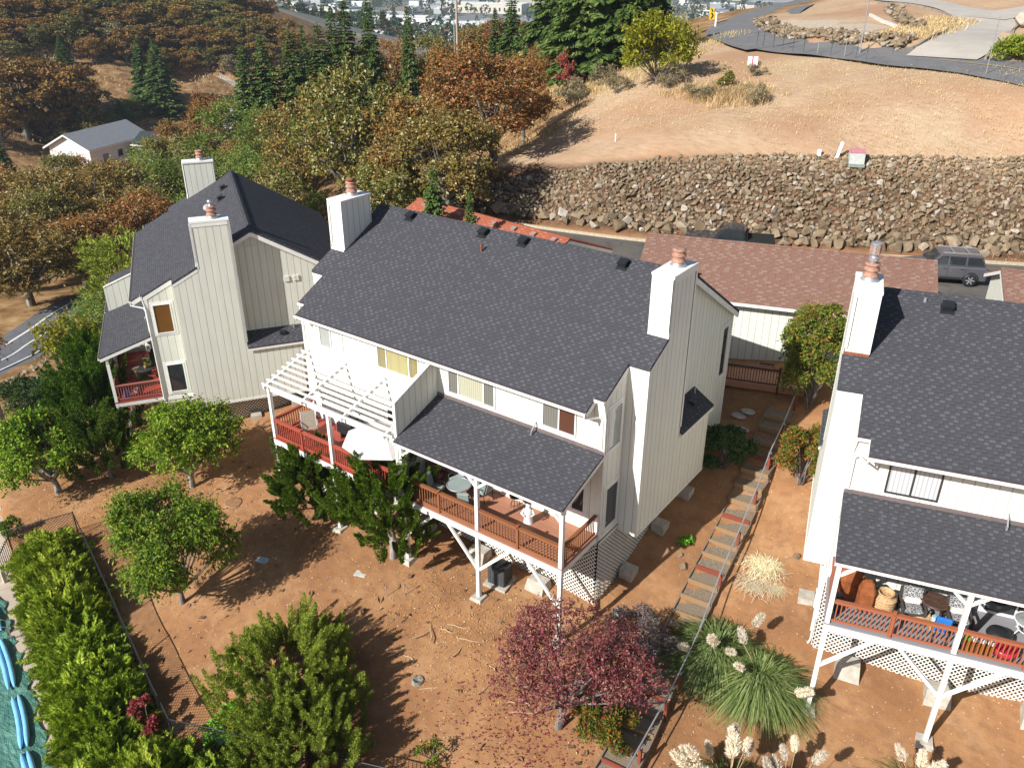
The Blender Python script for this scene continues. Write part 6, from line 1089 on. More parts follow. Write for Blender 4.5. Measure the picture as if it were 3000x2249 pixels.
hb = empty('pool_handrail', (0, 0, 0), 0, 'steel loop handrail at the pool edge', 'handrail'); b = MB()
for k in (0, .55):
    p = Vector((-21.7, -11.15, pz))+Vector((.95, -.32, 0))*k; q = p+nn*1.1; b.tube([p, p+Vector((0, 0, .7)), p+nn*.15+Vector((0, 0, .82)), q+Vector((0, 0, .6)), q+nn*.1], .022, 8)
b.build('bars', M['steel'], hb, uv=False)
# ------------------------------------------------------------------ yard bits
def disc(name, lb, cat, x, y, rad, mat, h=.08, rim=None, z=0):
    b = MB(); b.lathe([(rad*1.25, -.15), (rad*1.2, h*.6), (rad, h*.6), (rad, h), (rad*.92, h+.015)], (0, 0, 0), 22, 0); o = b.build(name, mat, None, (x, y, gz(x, y)+z), uv=False); return tag(o, lb, cat)
disc('manhole_cover', 'round tan manhole cover with a concrete rim in the dirt yard', 'manhole cover', -18.69, -.99, .42, m_plain('tan_cover', (.30, .16, .08, 1), .8, .2, 8))
for x, y, lb, c in ((-8.98, -1.72, 'pale square lid flush in the dirt near the forked juniper', (.52, .53, .45, 1)), (-13.68, -3.22, 'pale blue grey square lid in the tree shadow', (.40, .47, .48, 1))):
    b = MB(); b.box((0, 0, .03), (.55, .36, .08)); tag(b.build('square_cover', m_plain(name='lid_'+str(int(-x)), c=c), None, (x, y, gz(x, y)), (0, 0, .3), uv=False, bevel=.015), lb, 'lid')
ac = empty('air_conditioner', (-3.75, 1.25, gz(-3.75, 1.25)), .12, 'grey outdoor air conditioner unit on a concrete pad under the brown deck', 'air conditioner'); b = MB(); b.box((0, 0, .04), (1.05, 1.05, .14)); b.build('pad', M['concrete'], ac)
acm = m_plain('dark_grey_metal', (.11, .12, .13, 1), .5, .1, 3, .3); b = MB(); b.box((0, 0, .53), (.78, .78, .82)); b.build('casing', acm, ac, bevel=.03); b = MB()
for s in (-1, 1):
    for k in range(9): b.box((s*.393, -.3+k*.075, .53), (.012, .02, .7)); b.box((-.3+k*.075, s*.393, .53), (.02, .012, .7))
b.build('grille', M['black'], ac); b = MB(); b.lathe([(.34, .94), (.34, .97), (.30, .975), (.28, .95), (.05, .95)], (0, 0, 0), 20); b.build('fan_guard', M['black'], ac, uv=False)
gm = empty('gas_meter', (1.35, 2.2, gz(1.2, 2.2)), .2, 'grey gas meter with pipes at the lower right corner of the middle house', 'meter'); b = MB(); b.lathe([(.02, .42), (.15, .44), (.17, .55), (.15, .66), (.02, .68)], (0, 0, 0), 12); b.build('body', M['galv'], gm, uv=False); b = MB(); b.tube([(-.2, .05, 0), (-.2, .05, .75), (0, .05, .78), (0, .02, .65)], .025, 7); b.tube([(.2, .05, 0), (.2, .05, .7), (.05, .05, .72)], .025, 7); b.build('pipe', M['galv'], gm, uv=False)
dj = empty('electric_meter', (0, 0, 0), 0, 'white meter boxes on the end wall of the right house beside the pampas grass', 'meter')
ca_, sa_ = math.cos(RA), math.sin(RA)
def RW(x, y, z): return (RX+x*ca_-y*sa_, RY+x*sa_+y*ca_, RZ0+z)
for x, y, z, d in ((-.22, 3.1, -1.6, (.2, .34, .7)), (-.2, 2.65, -1.9, (.18, .3, .4))): b = MB(); b.box(RW(x, y, z), d, RA); b.build('meter_box', M['trim'], dj)
b = MB(); b.tube([RW(-.2, 2.6, -2.1), RW(-.2, 2.6, -3.2), RW(-.5, 2.4, -3.9)], .04, 7); b.tube([RW(-.22, 3.1, -1.9), RW(-.22, 3.1, -3.6)], .035, 7); b.build('conduit', M['trim'], dj, uv=False)
for x, y, s, lb in ((-3.45, -4.3, .5, 'old cut tree stump in the middle of the dirt yard'),):
    b = MB(); b.lathe([(.30, -.1), (.24, .08), (.20, .14), (.16, .10), (.05, .06)], (0, 0, 0), 12); tag(b.build('tree_stump', BARK['oak'], None, (x, y, gz(x, y)), uv=False), lb, 'stump')
for x, y in ((-6.6, -1.55), (-7.2, -2.0)):
    b = MB(); b.tube([(0, 0, -.1), (0, 0, .55)], .015, 6); b.box((0, 0, .5), (.05, .05, .12)); tag(b.build('garden_stake', M['galv'], None, (x, y, gz(x, y)), uv=False), 'thin metal stake in the dirt near the forked juniper', 'stake', 'stakes by the juniper')
# ------------------------------------------------------------------ hill bits: signs, lamp, pole, boxes
gal = M['galv']
def chevron(lb, x, y, fl):
    o = empty('chevron_sign', (x, y, H(x, y)), R(28), lb, 'road sign', 'chevron signs on the road bend'); b = MB(); b.tube([(0, .03, -.3), (0, .03, 1.9)], .04, 6); b.build('post', gal, o, uv=False)
    b = MB(); b.box((0, 0, 1.6), (.72, .02, .92)); b.build('panel', m_yellow, o); b = MB(); s = 1; y0 = -.018
    for sz in (-1, 1): b.prism([(-.20, y0, 1.6+sz*.36), (.02, y0, 1.6+sz*.36), (.24, y0, 1.6), (.02, y0, 1.6)], (0, .006, 0))
    b.build('arrow', M['black'], o); return o
m_yellow = m_plain('sign_yellow', (.82, .46, .02, 1), .5, .04)
chevron('yellow chevron sign at the outside of the road bend, upper of two', -48.0, 117.0, 1); chevron('yellow chevron sign beside a white post at the road bend, lower of two', -37.3, 93.0, 1)
b = MB(); b.bx(-.10, .10, -.05, .05, -.2, 1.9); b.bx(-.14, .16, -.07, .07, 1.85, 1.95); tag(b.build('marker_post', M['vinyl'], None, (-35.6, 90.5, H(-35.6, 90.5))), 'white marker post in front of the lower chevron sign', 'post')
sg = empty('land_sign', (-15.6, 53.2, H(-15.6, 53.2)), .45, 'small white and pink sale sign on a stake on the mown slope', 'sign'); b = MB(); b.bx(-.03, .03, 0, .04, -.2, 1.5); b.build('stake', M['timber'], sg); b = MB(); b.bx(-.42, .42, -.03, -.005, .95, 1.75); b.build('panel', M['vinyl'], sg); b = MB(); b.bx(-.06, .04, -.036, -.03, 1.0, 1.7); b.bx(-.42, .42, -.036, -.031, 1.68, 1.75); b.build('stripe', m_plain('pink_red_paint', (.62, .12, .16, 1)), sg)
def lamp(lb, x, y, h): 
    o = empty('street_lamp', (x, y, H(x, y)), .3, lb, 'street lamp'); b = MB(); b.tube([(0, 0, -.3), (0, 0, h)], [.06, .04], 8); b.build('pole', gal, o, uv=False); b = MB(); b.tube([(0, 0, h-.1), (.5, -.2, h+.1)], .03, 6); b.box((.7, -.28, h+.08), (.5, .22, .1)); b.build('lamp_head', gal, o, uv=False)
lamp('thin grey lamp pole at the inside of the road bend by the rocks', -9.1, 61.4, 5.2)
b = MB(); b.tube([(0, 0, -.3), (0, 0, 4.2)], .035, 7); tag(b.build('sign_pole', gal, None, (2.0, 56.0, H(2, 56)), uv=False), 'thin grey pole at the right edge beside the upper road', 'pole')
whl = m_plain('white_edging', (.66, .62, .56, 1)); b = MB(); pts = [(-14.9, 84.5), (-12.2, 79), (-8.8, 72.6), (-6.2, 67.2)]; 
for a, c in zip(pts[:-1], pts[1:]): b.beam((*a, H(*a)+.12), (*c, H(*c)+.12), .25, .3)
tag(b.build('white_edging', whl), 'white edging strip running down the upper gravel lot', 'edging')
ub = empty('utility_box', (-2.66, 41.3, H(-2.66, 41.3)), .42, 'grey utility box with a pink lid at the top of the rock bank', 'utility box'); b = MB(); b.bx(-.55, .55, -.45, .45, -.1, .12); b.build('base', m_plain('green_grey_plinth', (.25, .29, .25, 1)), ub); b = MB(); b.prism([(-.5, -.4, .12), (-.5, .4, .12), (-.5, .4, .95), (-.5, -.25, .82)], (1.0, 0, 0)); b.build('cabinet', m_plain('pale_grey_box', (.48, .49, .45, 1)), ub); b = MB(); b.prism([(-.53, -.28, .84), (-.53, .43, .975), (-.53, .43, 1.03), (-.53, -.28, .90)], (1.06, 0, 0)); b.build('lid', m_plain('pink_lid', (.52, .22, .25, 1)), ub)
b = MB(); b.bx(-.11, .11, -.05, .05, -.2, 1.25); tag(b.build('marker_post', M['vinyl'], None, (-3.95, 41.0, H(-3.95, 41)), (0, .2, .4)), 'leaning white marker post beside the utility box', 'post')
b = MB(); b.bx(-.13, .13, -.1, .1, -.2, .5); tag(b.build('marker_post', M['vinyl'], None, (-5.1, 40.7, H(-5.1, 40.7)), (0, 0, .4)), 'short white marker stub at the top of the rock bank', 'post')
b = MB(); b.bx(-.04, .04, -.02, .02, -.1, .55); tag(b.build('survey_stake', M['vinyl'], None, (-20, 38, H(-20, 38))), 'small white survey stake on the mown slope above the rocks', 'stake')
up = empty('utility_pole', (-72, 82, H(-72, 82)), .5, 'tall wooden utility pole with crossarm and transformer among the oaks', 'utility pole'); hz = 21.5-H(-72, 82)-4.2+.0
b = MB(); b.tube([(0, 0, -1), (0, 0, hz)], [.22, .15], 9); b.build('pole', m_plain('grey_pole_wood', (.42, .33, .27, 1)), up, uv=False); b = MB(); b.beam((-1.3, -.15, hz-.45), (1.3, -.15, hz-.45), .12, .14); b.build('crossarm', M['weather'], up)
b = MB()
for x in (-1.2, -.6, .6, 1.2): b.lathe([(.05, 0), (.07, .08), (.03, .22)], (x, -.15, hz-.38), 8)
b.build('insulator', M['steel'], up, uv=False); b = MB(); b.lathe([(.02, 0), (.24, .02), (.24, .85), (.1, .95)], (.42, -.1, hz-4.2), 12); b.build('transformer', gal, up, uv=False); b = MB(); b.tube([(-.42, 0, -1), (-.42, 0, hz-6)], .09, 8); b.build('conduit', M['galv'], up, uv=False)
# ------------------------------------------------------------------ cars behind the garage
def car(label, loc, rz, truck, paint):
    name = 'pickup_truck' if truck else 'suv'; o = empty(name, loc, rz, label, 'pickup truck' if truck else 'car', None, 1.06); Lh = 2.75 if truck else 2.25; W2 = .93
    def loft(b, secs, mat=0):
        vs = []; k = len(secs[0])
        for s in secs: vs += s
        fs = [(i*k+j, i*k+(j+1) % k, (i+1)*k+(j+1) % k, (i+1)*k+j) for i in range(len(secs)-1) for j in range(k)]; b.add(vs, fs, mat, False); b.add(secs[0], [list(range(k))[::-1]], mat); b.add(secs[-1], [list(range(k))], mat)
    def sec(x, zt, w=1.0, zb=.36, rd=.10): return [(x, -W2*w*.97, zb), (x, -W2*w, .62), (x, -W2*w*.985, zt-rd), (x, -W2*w*.93, zt), (x, W2*w*.93, zt), (x, W2*w*.985, zt-rd), (x, W2*w, .62), (x, W2*w*.97, zb)]
    b = MB()
    if truck: loft(b, [sec(-Lh, .92, .93), sec(-Lh+.12, 1.05, .98), sec(-1.3, 1.13), sec(-.9, 1.16), sec(1.0, 1.16), sec(1.05, 1.10), sec(Lh-.05, 1.10), sec(Lh, .98, .98)])
    else: loft(b, [sec(-Lh, .78, .86), sec(-Lh+.18, .95, .95), sec(-1.2, 1.07), sec(-.85, 1.12), sec(Lh-.1, 1.14), sec(Lh, .95, .97)])
    body = b.build('body', paint, o, bevel=0)
    gx = (-.95, -.35, .85, 1.0) if truck else (-.95, -.25, 1.85, 2.15); zr = 1.80 if truck else 1.76
    b = MB(); lo = [(gx[0], -W2*.93, 1.12), (gx[3], -W2*.93, 1.13), (gx[3], W2*.93, 1.13), (gx[0], W2*.93, 1.12)]; hi = [(gx[1], -W2*.78, zr), (gx[2], -W2*.78, zr), (gx[2], W2*.78, zr), (gx[1], W2*.78, zr)]
    b.add(lo+hi, [(3, 2, 1, 0), (4, 5, 6, 7), (0, 1, 5, 4), (1, 2, 6, 5), (2, 3, 7, 6), (3, 0, 4, 7)]); cab = b.build('cabin', paint, o, bevel=.05)
    def on_side(s, x0, x1, z0, z1, ins=.0):
        f = lambda z: s*(W2*.93+(W2*.78-W2*.93)*(z-1.12)/(zr-1.12)+.012); lx = lambda z: gx[0]+(gx[1]-gx[0])*(z-1.12)/(zr-1.12); rx = lambda z: gx[3]+(gx[2]-gx[3])*(z-1.12)/(zr-1.12)
        return [(max(x0, lx(z0)+.10), f(z0), z0), (min(x1, rx(z0)-.07), f(z0), z0), (min(x1, rx(z1)-.07), f(z1), z1), (max(x0, lx(z1)+.10), f(z1), z1)]
    wins = [(-.9, .12), (.20, .95)] if truck else [(-.9, .10), (.18, 1.02), (1.12, 2.1)]
    for s in (-1, 1):
        for x0, x1 in wins: b = MB(); b.prism(on_side(s, x0, x1, 1.22, zr-.10), (0, s*.012, 0)); b.build('side_window', M['glass'], cab, uv=False)
    for xa, xb, nm in ((gx[0], gx[1], 'windshield'), (gx[3], gx[2], 'rear_window')):
        sg = -1 if nm == 'windshield' else 1; pt = lambda t, y: (xa+(xb-xa)*t+sg*.015, y*(W2*.93+(W2*.78-W2*.93)*t)*.9, 1.12+(zr-1.12)*t); b = MB(); b.prism([pt(.1, -1), pt(.1, 1), pt(.9, 1), pt(.9, -1)], (sg*.012, 0, .006)); b.build(nm, M['glass'], cab, uv=False)
    for x in ((-1.75, 1.75) if truck else (-1.42, 1.42)):
        for s in (-1, 1):
            w = empty('wheel', (x, s*.86, .37), 0); w.parent = o; b = MB(); k = 20
            prof = [(.24, -.10), (.35, -.12), (.375, -.07), (.375, .07), (.35, .12), (.24, .10)]; vs = [(rr*math.cos(2*math.pi*j/k), q, rr*math.sin(2*math.pi*j/k)) for rr, q in prof for j in range(k)]; b.add(vs, [(i*k+j, i*k+(j+1) % k, (i+1)*k+(j+1) % k, (i+1)*k+j) for i in range(5) for j in range(k)], 0, True); b.build('tyre', M['black'], w, uv=False)
            b = MB(); b.add([(.23*math.cos(2*math.pi*j/k), s*.085, .23*math.sin(2*math.pi*j/k)) for j in range(k)], [list(range(k))]);
            for j in range(6): a = j*math.pi/3; b.beam((.04*math.cos(a), s*.10, .04*math.sin(a)), (.235*math.cos(a), s*.10, .235*math.sin(a)), .06, .03, 1, up=(0, 1, 0))
            b.build('rim', [M['black'], M['steel']], w, uv=False)
            b = MB(); b.tube([(x+.43*math.cos(a), s*(W2-.005), .38+.43*math.sin(a)) for a in [math.pi*q/10 for q in range(11)]], .035, 6); b.build('wheel_arch', M['black'], o, uv=False)
    b = MB()
    for s in (-1, 1):
        for x in ((.16,) if truck else (.14, 1.07)): b.bx(x-.006, x+.006, s*W2-.004, s*W2+.004, .5, 1.1)
        for x in ((-.05,) if truck else (-.02, .9)): b.bx(x-.09, x+.09, s*W2*.99-.02, s*W2*.99+.02, .98, 1.01)
        b.bx(-Lh+.7, Lh-.7, s*(W2+.0)-.015, s*W2+.02, .38, .50)
    b.build('trim', M['black'], o)
    for s in (-1, 1):
        b = MB(); b.bx(-Lh-.005, -Lh+.16, s*.72-.16, s*.72+.16, .70, .84); b.build('headlight', M['vinyl'], o); b = MB(); b.bx(Lh-.03, Lh+.012, s*.78-.09, s*.78+.09, .78, 1.02); b.build('tail_light', m_tail, o); b = MB(); b.bx(-.78, -.60, s*(W2+.02), s*(W2+.2), 1.14, 1.30); b.build('mirror', paint, o)
    if truck:
        b = MB(); b.bx(1.12, Lh-.08, -.76, .76, 1.098, 1.112, 0); b.build('cargo_bed', M['dark'], o); b = MB()
        for s in (-1, 1): b.bx(1.06, Lh, s*.84-.06, s*.84+.06, 1.08, 1.17)
        b.bx(Lh-.08, Lh, -.85, .85, 1.08, 1.17); b.bx(1.06, 1.14, -.85, .85, 1.08, 1.17); b.build('bed_rail', M['black'], o)
    else:
        b = MB()
        for s in (-1, 1): b.beam((-.2, s*.60, zr+.06), (1.75, s*.60, zr+.06), .05, .05)
        for x in (.4, 1.2): b.beam((x, -.60, zr+.06), (x, .60, zr+.06), .05, .03)
        b.build('roof_rack', M['steel'], o)
    return o
m_tail = m_plain('tail_red', (.30, .02, .02, 1), .3)
def m_paint(name, c, metal=.4): m = NT(name); m.color(m.mix(m.noise(1.5, 3, m.coord()), c, tuple(x*.8 for x in c[:3])+(1,))); m.rough(.28); m.p.inputs['Metallic'].default_value = metal; m.p.inputs['Coat Weight'].default_value = .8; m.p.inputs['Coat Roughness'].default_value = .05; return m.mat
car('dark grey suv parked on the lane below the rock bank at the right', (5.2, 34.3, 2.2), R(24), False, m_paint('grey_car_paint', (.15, .15, .17, 1)))
car('black pickup truck half hidden behind the red brown garage roof', (-7.3, 31.3, 2.2), R(23), True, m_paint('black_car_paint', (.05, .056, .07, 1)))
# ------------------------------------------------------------------ deck furniture
def cushion(b, c, d, rz=0, rx=0, mat=0): b.box(c, d, rz, mat, rx)
def patio_chair(label, x, y, z, rz, cush, frame, group=None):
    o = empty('patio_chair', (x, y, z), rz, label, 'chair', group); b = MB()
    for s in (-1, 1): b.tube([(s*.28, -.26, 0), (s*.28, -.24, .62), (s*.28, .18, .66), (s*.26, .30, .42)], .018, 6); b.tube([(s*.26, .30, 0), (s*.26, .24, .4), (s*.25, .40, 1.02)], .018, 6)
    b.tube([(-.25, .40, 1.02), (.25, .40, 1.02)], .018, 6); b.tube([(-.28, -.24, .40), (.28, -.24, .40)], .018, 6); b.build('frame', frame, o, uv=False)
    b = MB(); b.box((0, .0, .44), (.52, .52, .11)); b.build('seat_cushion', cush, o, bevel=.04); b = MB(); b.box((0, .33, .78), (.52, .11, .64), 0, 0, R(-14)); b.build('back_cushion', cush, o, bevel=.04); return o
sagec = m_plain('sage_cushion', (.30, .36, .34, 1), .9, .1, 5); dkf = m_plain('dark_metal_frame', (.04, .045, .045, 1), .4)
for (x, y, rz, lb) in ((-6.35, 1.75, R(-15), 'sage green cushioned patio chair behind the round glass table, facing the yard'), (-4.95, 1.75, R(-95), 'sage green cushioned patio chair right of the round glass table'), (-5.1, .70, R(-150), 'sage green cushioned patio chair seen from behind near the railing'), (-6.6, .75, R(110), 'sage green cushioned patio chair left of the glass table by the railing')): patio_chair(lb, x, y, 0, rz, sagec, dkf)
tb = empty('patio_table', (-5.75, 1.15, 0), 0, 'round glass topped patio table between the sage green chairs', 'table'); b = MB(); b.lathe([(.50, .70), (.52, .71), (.52, .73), (.50, .74)], (0, 0, 0), 24); b.build('table_top', m_glass('pale_table_glass', (.20, .235, .225, 1), .05), tb, uv=False); b = MB(); b.tube([(.5*math.cos(a*.2618), .5*math.sin(a*.2618), .735) for a in range(25)], .022, 6); b.build('rim', M['galv'], tb, uv=False); b = MB()
for k in range(4): a = k*math.pi/2+.5; b.tube([(.38*math.cos(a), .38*math.sin(a), 0), (.12*math.cos(a), .12*math.sin(a), .35), (.36*math.cos(a), .36*math.sin(a), .7)], .016, 6)
b.build('legs', dkf, tb, uv=False)
pr = empty('plant_stand', (-7.45, 1.55, 0), .1, 'dark tiered plant stand with terracotta troughs under the porch roof', 'plant stand'); b = MB()
for sx in (-.3, .3):
    for sy in (-.14, .14): b.tube([(sx, sy, 0), (sx, sy, 1.45)], .012, 5)
for z in (.3, .7, 1.1): b.bx(-.3, .3, -.14, .14, z-.01, z+.01)
b.build('frame', dkf, pr, uv=False)
for z in (.31, .71, 1.11): b = MB(); b.prism([(-.33, -.10, z), (.33, -.10, z), (.37, -.14, z+.18), (-.37, -.14, z+.18)], (0, .24, 0)); b.build('trough', M['terracotta'], pr)
link('leaves', shrub(90, .5, .8, LF['bright'], 400, .12, .06, 6, False)[0][1], pr, (0, 0, 1.25)); 
sst = empty('plant_stand', (-3.5, 2.0, 0), .3, 'small wire side stand in front of the wall on the brown deck', 'stand'); b = MB()
for k in range(4): a = k*math.pi/2; b.tube([(.22*math.cos(a), .22*math.sin(a), 0), (.15*math.cos(a), .15*math.sin(a), .4), (.22*math.cos(a), .22*math.sin(a), .62)], .012, 5)
b.tube([(.2*math.cos(a*.5236), .2*math.sin(a*.5236), .25) for a in range(13)], .01, 5); b.build('frame', dkf, sst, uv=False); b = MB(); b.lathe([(.26, .62), (.27, .66), (.24, .70), (.2, .67)], (0, 0, 0), 14); b.build('bowl', M['black'], sst, uv=False)
figm = m_plain('white_figure_stone', (.72, .70, .68, 1), .8, .15, 12, 0, .5)
fig = empty('garden_statue', (-2.55, 1.55, 0), .4, 'white garden statue with a dark bowl on its head on the brown deck', 'statue'); b = MB(); b.lathe([(.20, 0), (.20, .06), (.16, .10), (.19, .28), (.16, .45), (.19, .58), (.13, .70), (.08, .74), (.12, .82), (.12, .92), (.06, .98)], (0, 0, 0), 14); b.tube([(-.15, 0, .62), (-.26, -.12, .48), (-.12, -.2, .42)], [.06, .05, .045], 8); b.tube([(.15, 0, .62), (.26, -.12, .5), (.14, -.2, .44)], [.06, .05, .045], 8); b.build('figure', figm, fig, uv=False); b = MB(); b.lathe([(.08, .96), (.20, 1.02), (.24, 1.08), (.20, 1.08), (.02, 1.04)], (0, 0, 0), 14); b.build('bowl', M['black'], fig, uv=False)
# red deck under the pergola
tanc = m_plain('tan_sling_fabric', (.30, .25, .19, 1), .8, .1, 9)
def sling(label, x, y, z, rz, fab, fr, w=.6):
    o = empty('sling_chair', (x, y, z), rz, label, 'chair'); b = MB()
    for s in (-1, 1): b.tube([(s*w/2, -.35, 0), (s*w/2, .05, .40), (s*w/2, .48, 1.05)], .018, 6); b.tube([(s*w/2, .38, 0), (s*w/2, -.22, .42), (s*w/2, -.28, .40)], .018, 6); b.tube([(s*(w/2+.04), -.28, .60), (s*(w/2+.04), .22, .63)], .025, 6); b.tube([(s*w/2, -.25, .4), (s*(w/2+.04), -.25, .6)], .016, 6)
    b.build('frame', fr, o, uv=False); b = MB(); b.prism([(-w/2+.02, -.28, .40), (w/2-.02, -.28, .40), (w/2-.02, .08, .37), (-w/2+.02, .08, .37)], (0, 0, .025)); b.prism([(-w/2+.02, .09, .40), (w/2-.02, .09, .40), (w/2-.02, .48, 1.03), (-w/2+.02, .48, 1.03)], (0, -.02, .012)); b.build('sling', fab, o); return o
sling('tan sling chair alone at the left end of the red deck', -14.7, 1.1, 0, R(55), tanc, M['galv'], .66); sling('tan sling chair half hidden under the white umbrella', -11.2, .75, 0, R(-20), tanc, M['galv'])
um = empty('patio_umbrella', (-9.55, .75, 0), .2, 'white patio umbrella open beneath the pergola', 'umbrella'); b = MB(); b.tube([(0, 0, 0), (0, 0, 2.35)], .022, 8); b.build('pole', dkf, um, uv=False); b = MB(); b.lathe([(.25, 0), (.25, .06), (.06, .12), (.04, .3)], (0, 0, 0), 16); b.build('base', M['black'], um, uv=False)
n = 8; ring = [[(rr*math.cos(2*math.pi*(k+.5*0)/n), rr*math.sin(2*math.pi*k/n), z) for k in range(n)] for rr, z in ((1.75, 1.72), (1.2, 2.0), (.6, 2.24), (.06, 2.38))]; vs = sum(ring, []); fs = [(i*n+k, i*n+(k+1) % n, (i+1)*n+(k+1) % n, (i+1)*n+k) for i in range(3) for k in range(n)]
b = MB(); b.add(vs, fs); mc = NT('white_canvas'); mc.color(mc.mix(mc.noise(1.6, 3, mc.coord()), (.80, .74, .72, 1), (.86, .83, .81, 1))); mc.rough(.9); tr_ = mc.n('BsdfTranslucent'); tr_.inputs[0].default_value = (.85, .72, .68, 1); mx_ = mc.n('MixShader'); mx_.inputs[0].default_value = .35; mc.t.links.new(mc.p.outputs[0], mx_.inputs[1]); mc.t.links.new(tr_.outputs[0], mx_.inputs[2]); mc.t.links.new(mx_.outputs[0], mc.out.inputs[0]); b.build('canopy', mc.mat, um); b = MB()
for k in range(n): a = 2*math.pi*k/n; b.tube([(0, 0, 2.33), (1.72*math.cos(a), 1.72*math.sin(a), 1.69)], .01, 5)
b.build('rib', dkf, um, uv=False)
gr = empty('barbecue', (-12.9, 1.9, 0), 0, 'dark barbecue against the wall beneath the pergola', 'barbecue'); b = MB(); b.bx(-.55, .55, -.28, .28, .35, .85); b.build('cabinet', M['black'], gr, bevel=.02); b = MB(); b.prism([(-.4, -.28, .86), (-.4, .28, .86), (-.4, .25, 1.12), (-.4, .05, 1.22), (-.4, -.2, 1.1)], (.8, 0, 0)); b.build('lid', M['black'], gr)
for s in (-.4, .4): b = MB(); b.bx(s-.03, s+.03, -.2, .2, 0, .36); b.build('leg', dkf, gr)
# left house deck
LA, LX, LY, LZ = -.58258, -29.02, -.51, -2.148
def LW(x, y, z=0): return (LX+x*math.cos(LA)-y*math.sin(LA), LY+x*math.sin(LA)+y*math.cos(LA), LZ+z)
olive = m_plain('olive_cushion', (.10, .12, .035, 1), .9, .15, 5)
for x, y, rz, lb in ((-1.6, 1.5, R(200), 'olive cushioned chair nearest the railing on the left house deck'), (-3.2, 1.75, R(-30), 'olive cushioned chair in the middle of the left house deck'), (-4.4, 1.6, R(-10), 'olive cushioned chair farthest along the left house deck')): p = LW(x, y); patio_chair(lb, *p, LA+rz, olive, dkf)
p = LW(-2.4, 1.6); t = empty('patio_table', p, LA, 'round dark table with yellow flowers on the left house deck', 'table'); b = MB(); b.lathe([(.48, .68), (.5, .7), (.48, .72)], (0, 0, 0), 20); b.tube([(0, 0, 0), (0, 0, .68)], .04, 8); b.lathe([(.3, 0), (.28, .03), (.05, .06)], (0, 0, 0), 16); b.build('table', dkf, t, uv=False)
p = LW(-2.4, 1.6, .73); o = empty('flower_pot', p, 0, 'small pot of yellow flowers on the dark table', 'flower pot'); b = MB(); b.lathe([(.06, 0), (.09, .14), (.08, .14)], (0, 0, 0), 12); b.build('pot', M['terracotta'], o, uv=False); link('flowers', shrub(91, .3, .34, LF['yellow'], 160, .08, .06, 5, False)[0][1], o, (0, 0, .1))
p = LW(-3.1, .85); t = empty('side_table', p, LA, 'small square tan table on the left house deck', 'table'); b = MB(); b.bx(-.35, .35, -.35, .35, .40, .44); b.build('table_top', M['deck_brown'], t)
for sx in (-.3, .3):
    for sy in (-.3, .3): b = MB(); b.bx(sx-.025, sx+.025, sy-.025, sy+.025, 0, .4); b.build('leg', M['deck_brown'], t)
p = LW(-5.6, 1.9); t = empty('covered_grill', p, LA, 'barbecue under a crumpled white cover at the back of the left house deck', 'barbecue'); b = MB(); b.prism([(-.5, -.3, .5), (.5, -.3, .5), (.5, .3, .5), (-.5, .3, .5)], (0, 0, .5)); b.prism([(-.42, -.22, 1.0), (.42, -.22, 1.0), (.42, .22, 1.0), (-.42, .22, 1.0)], (0, 0, .12)); b.build('cover', m_plain('white_cover', (.72, .71, .68, 1), .7, .2, 5, 0, .6), t, bevel=.05); b = MB()
for s in (-.35, .35): b.bx(s-.03, s+.03, -.2, .2, 0, .5)
b.build('legs', dkf, t)
p = LW(-.35, .55); b = MB(); b.lathe([(.13, 0), (.15, .04), (.15, .42), (.06, .5), (.06, .56)], (0, 0, 0), 14); tag(b.build('water_jug', m_plain('blue_plastic', (.05, .17, .55, 1), .3), None, p, uv=False), 'blue plastic jug on the left house deck by the railing', 'jug')
p = LW(-.9, 1.0); b = MB(); b.lathe([(.10, 0), (.13, .22), (.12, .24), (.1, .2)], (0, 0, 0), 12); tag(b.build('flower_pot', figm, None, p, uv=False), 'pale pot on the floor of the left house deck', 'pot')
# right house deck
D = lambda x, y, z=0: RW(x, y, z)
brc = m_plain('brown_cover_cloth', (.30, .095, .03, 1), .75, .3, 4, 0, .6)
def covered(lb, x, y, w, d, h, rz, top):
    o = empty('covered_grill', D(x, y), RA+rz, lb, 'barbecue'); b = MB(); s = .82; vs = [(sx*w/2, sy*d/2, 0.02) for sx, sy in ((-1, -1), (1, -1), (1, 1), (-1, 1))]+[(sx*w/2*.96, sy*d/2*.96, h*.7) for sx, sy in ((-1, -1), (1, -1), (1, 1), (-1, 1))]+[(sx*w/2*s*.8, sy*d/2*top, h) for sx, sy in ((-1, -1), (1, -1), (1, 1), (-1, 1))]
    b.add(vs, [(3, 2, 1, 0), (8, 9, 10, 11)]+[(i, (i+1) % 4, 4+(i+1) % 4, 4+i) for i in range(4)]+[(4+i, 4+(i+1) % 4, 8+(i+1) % 4, 8+i) for i in range(4)]); b.build('cover', brc, o, bevel=.04); return o
covered('wide brown cloth covered barbecue in the corner of the right house deck', .62, 1.65, .8, .6, 1.25, .35, .5); covered('narrow brown cloth covered barbecue standing in front of the wide one', 1.12, 1.12, .48, .5, 1.2, .2, .55)
bsk = m_plain('wicker', (.52, .33, .17, 1), .85, .3, 14, 0, .7); o = empty('basket_stack', D(1.75, 1.3), RA, 'stack of tan wicker baskets between the covered grill and a patterned chair', 'baskets'); b = MB(); prof = [(.26, 0), (.30, .05)]; z = .05
for k in range(5): prof += [(.34+.01*k, z+.04), (.36+.005*k, z+.09), (.33, z+.11)]; z += .11
prof += [(.30, z+.02), (.24, z+.06), (.26, z+.14), (.28, z+.2), (.24, z+.2), (.2, z+.05)]; b.lathe(prof, (0, 0, 0), 18); b.build('baskets', bsk, o, uv=False)
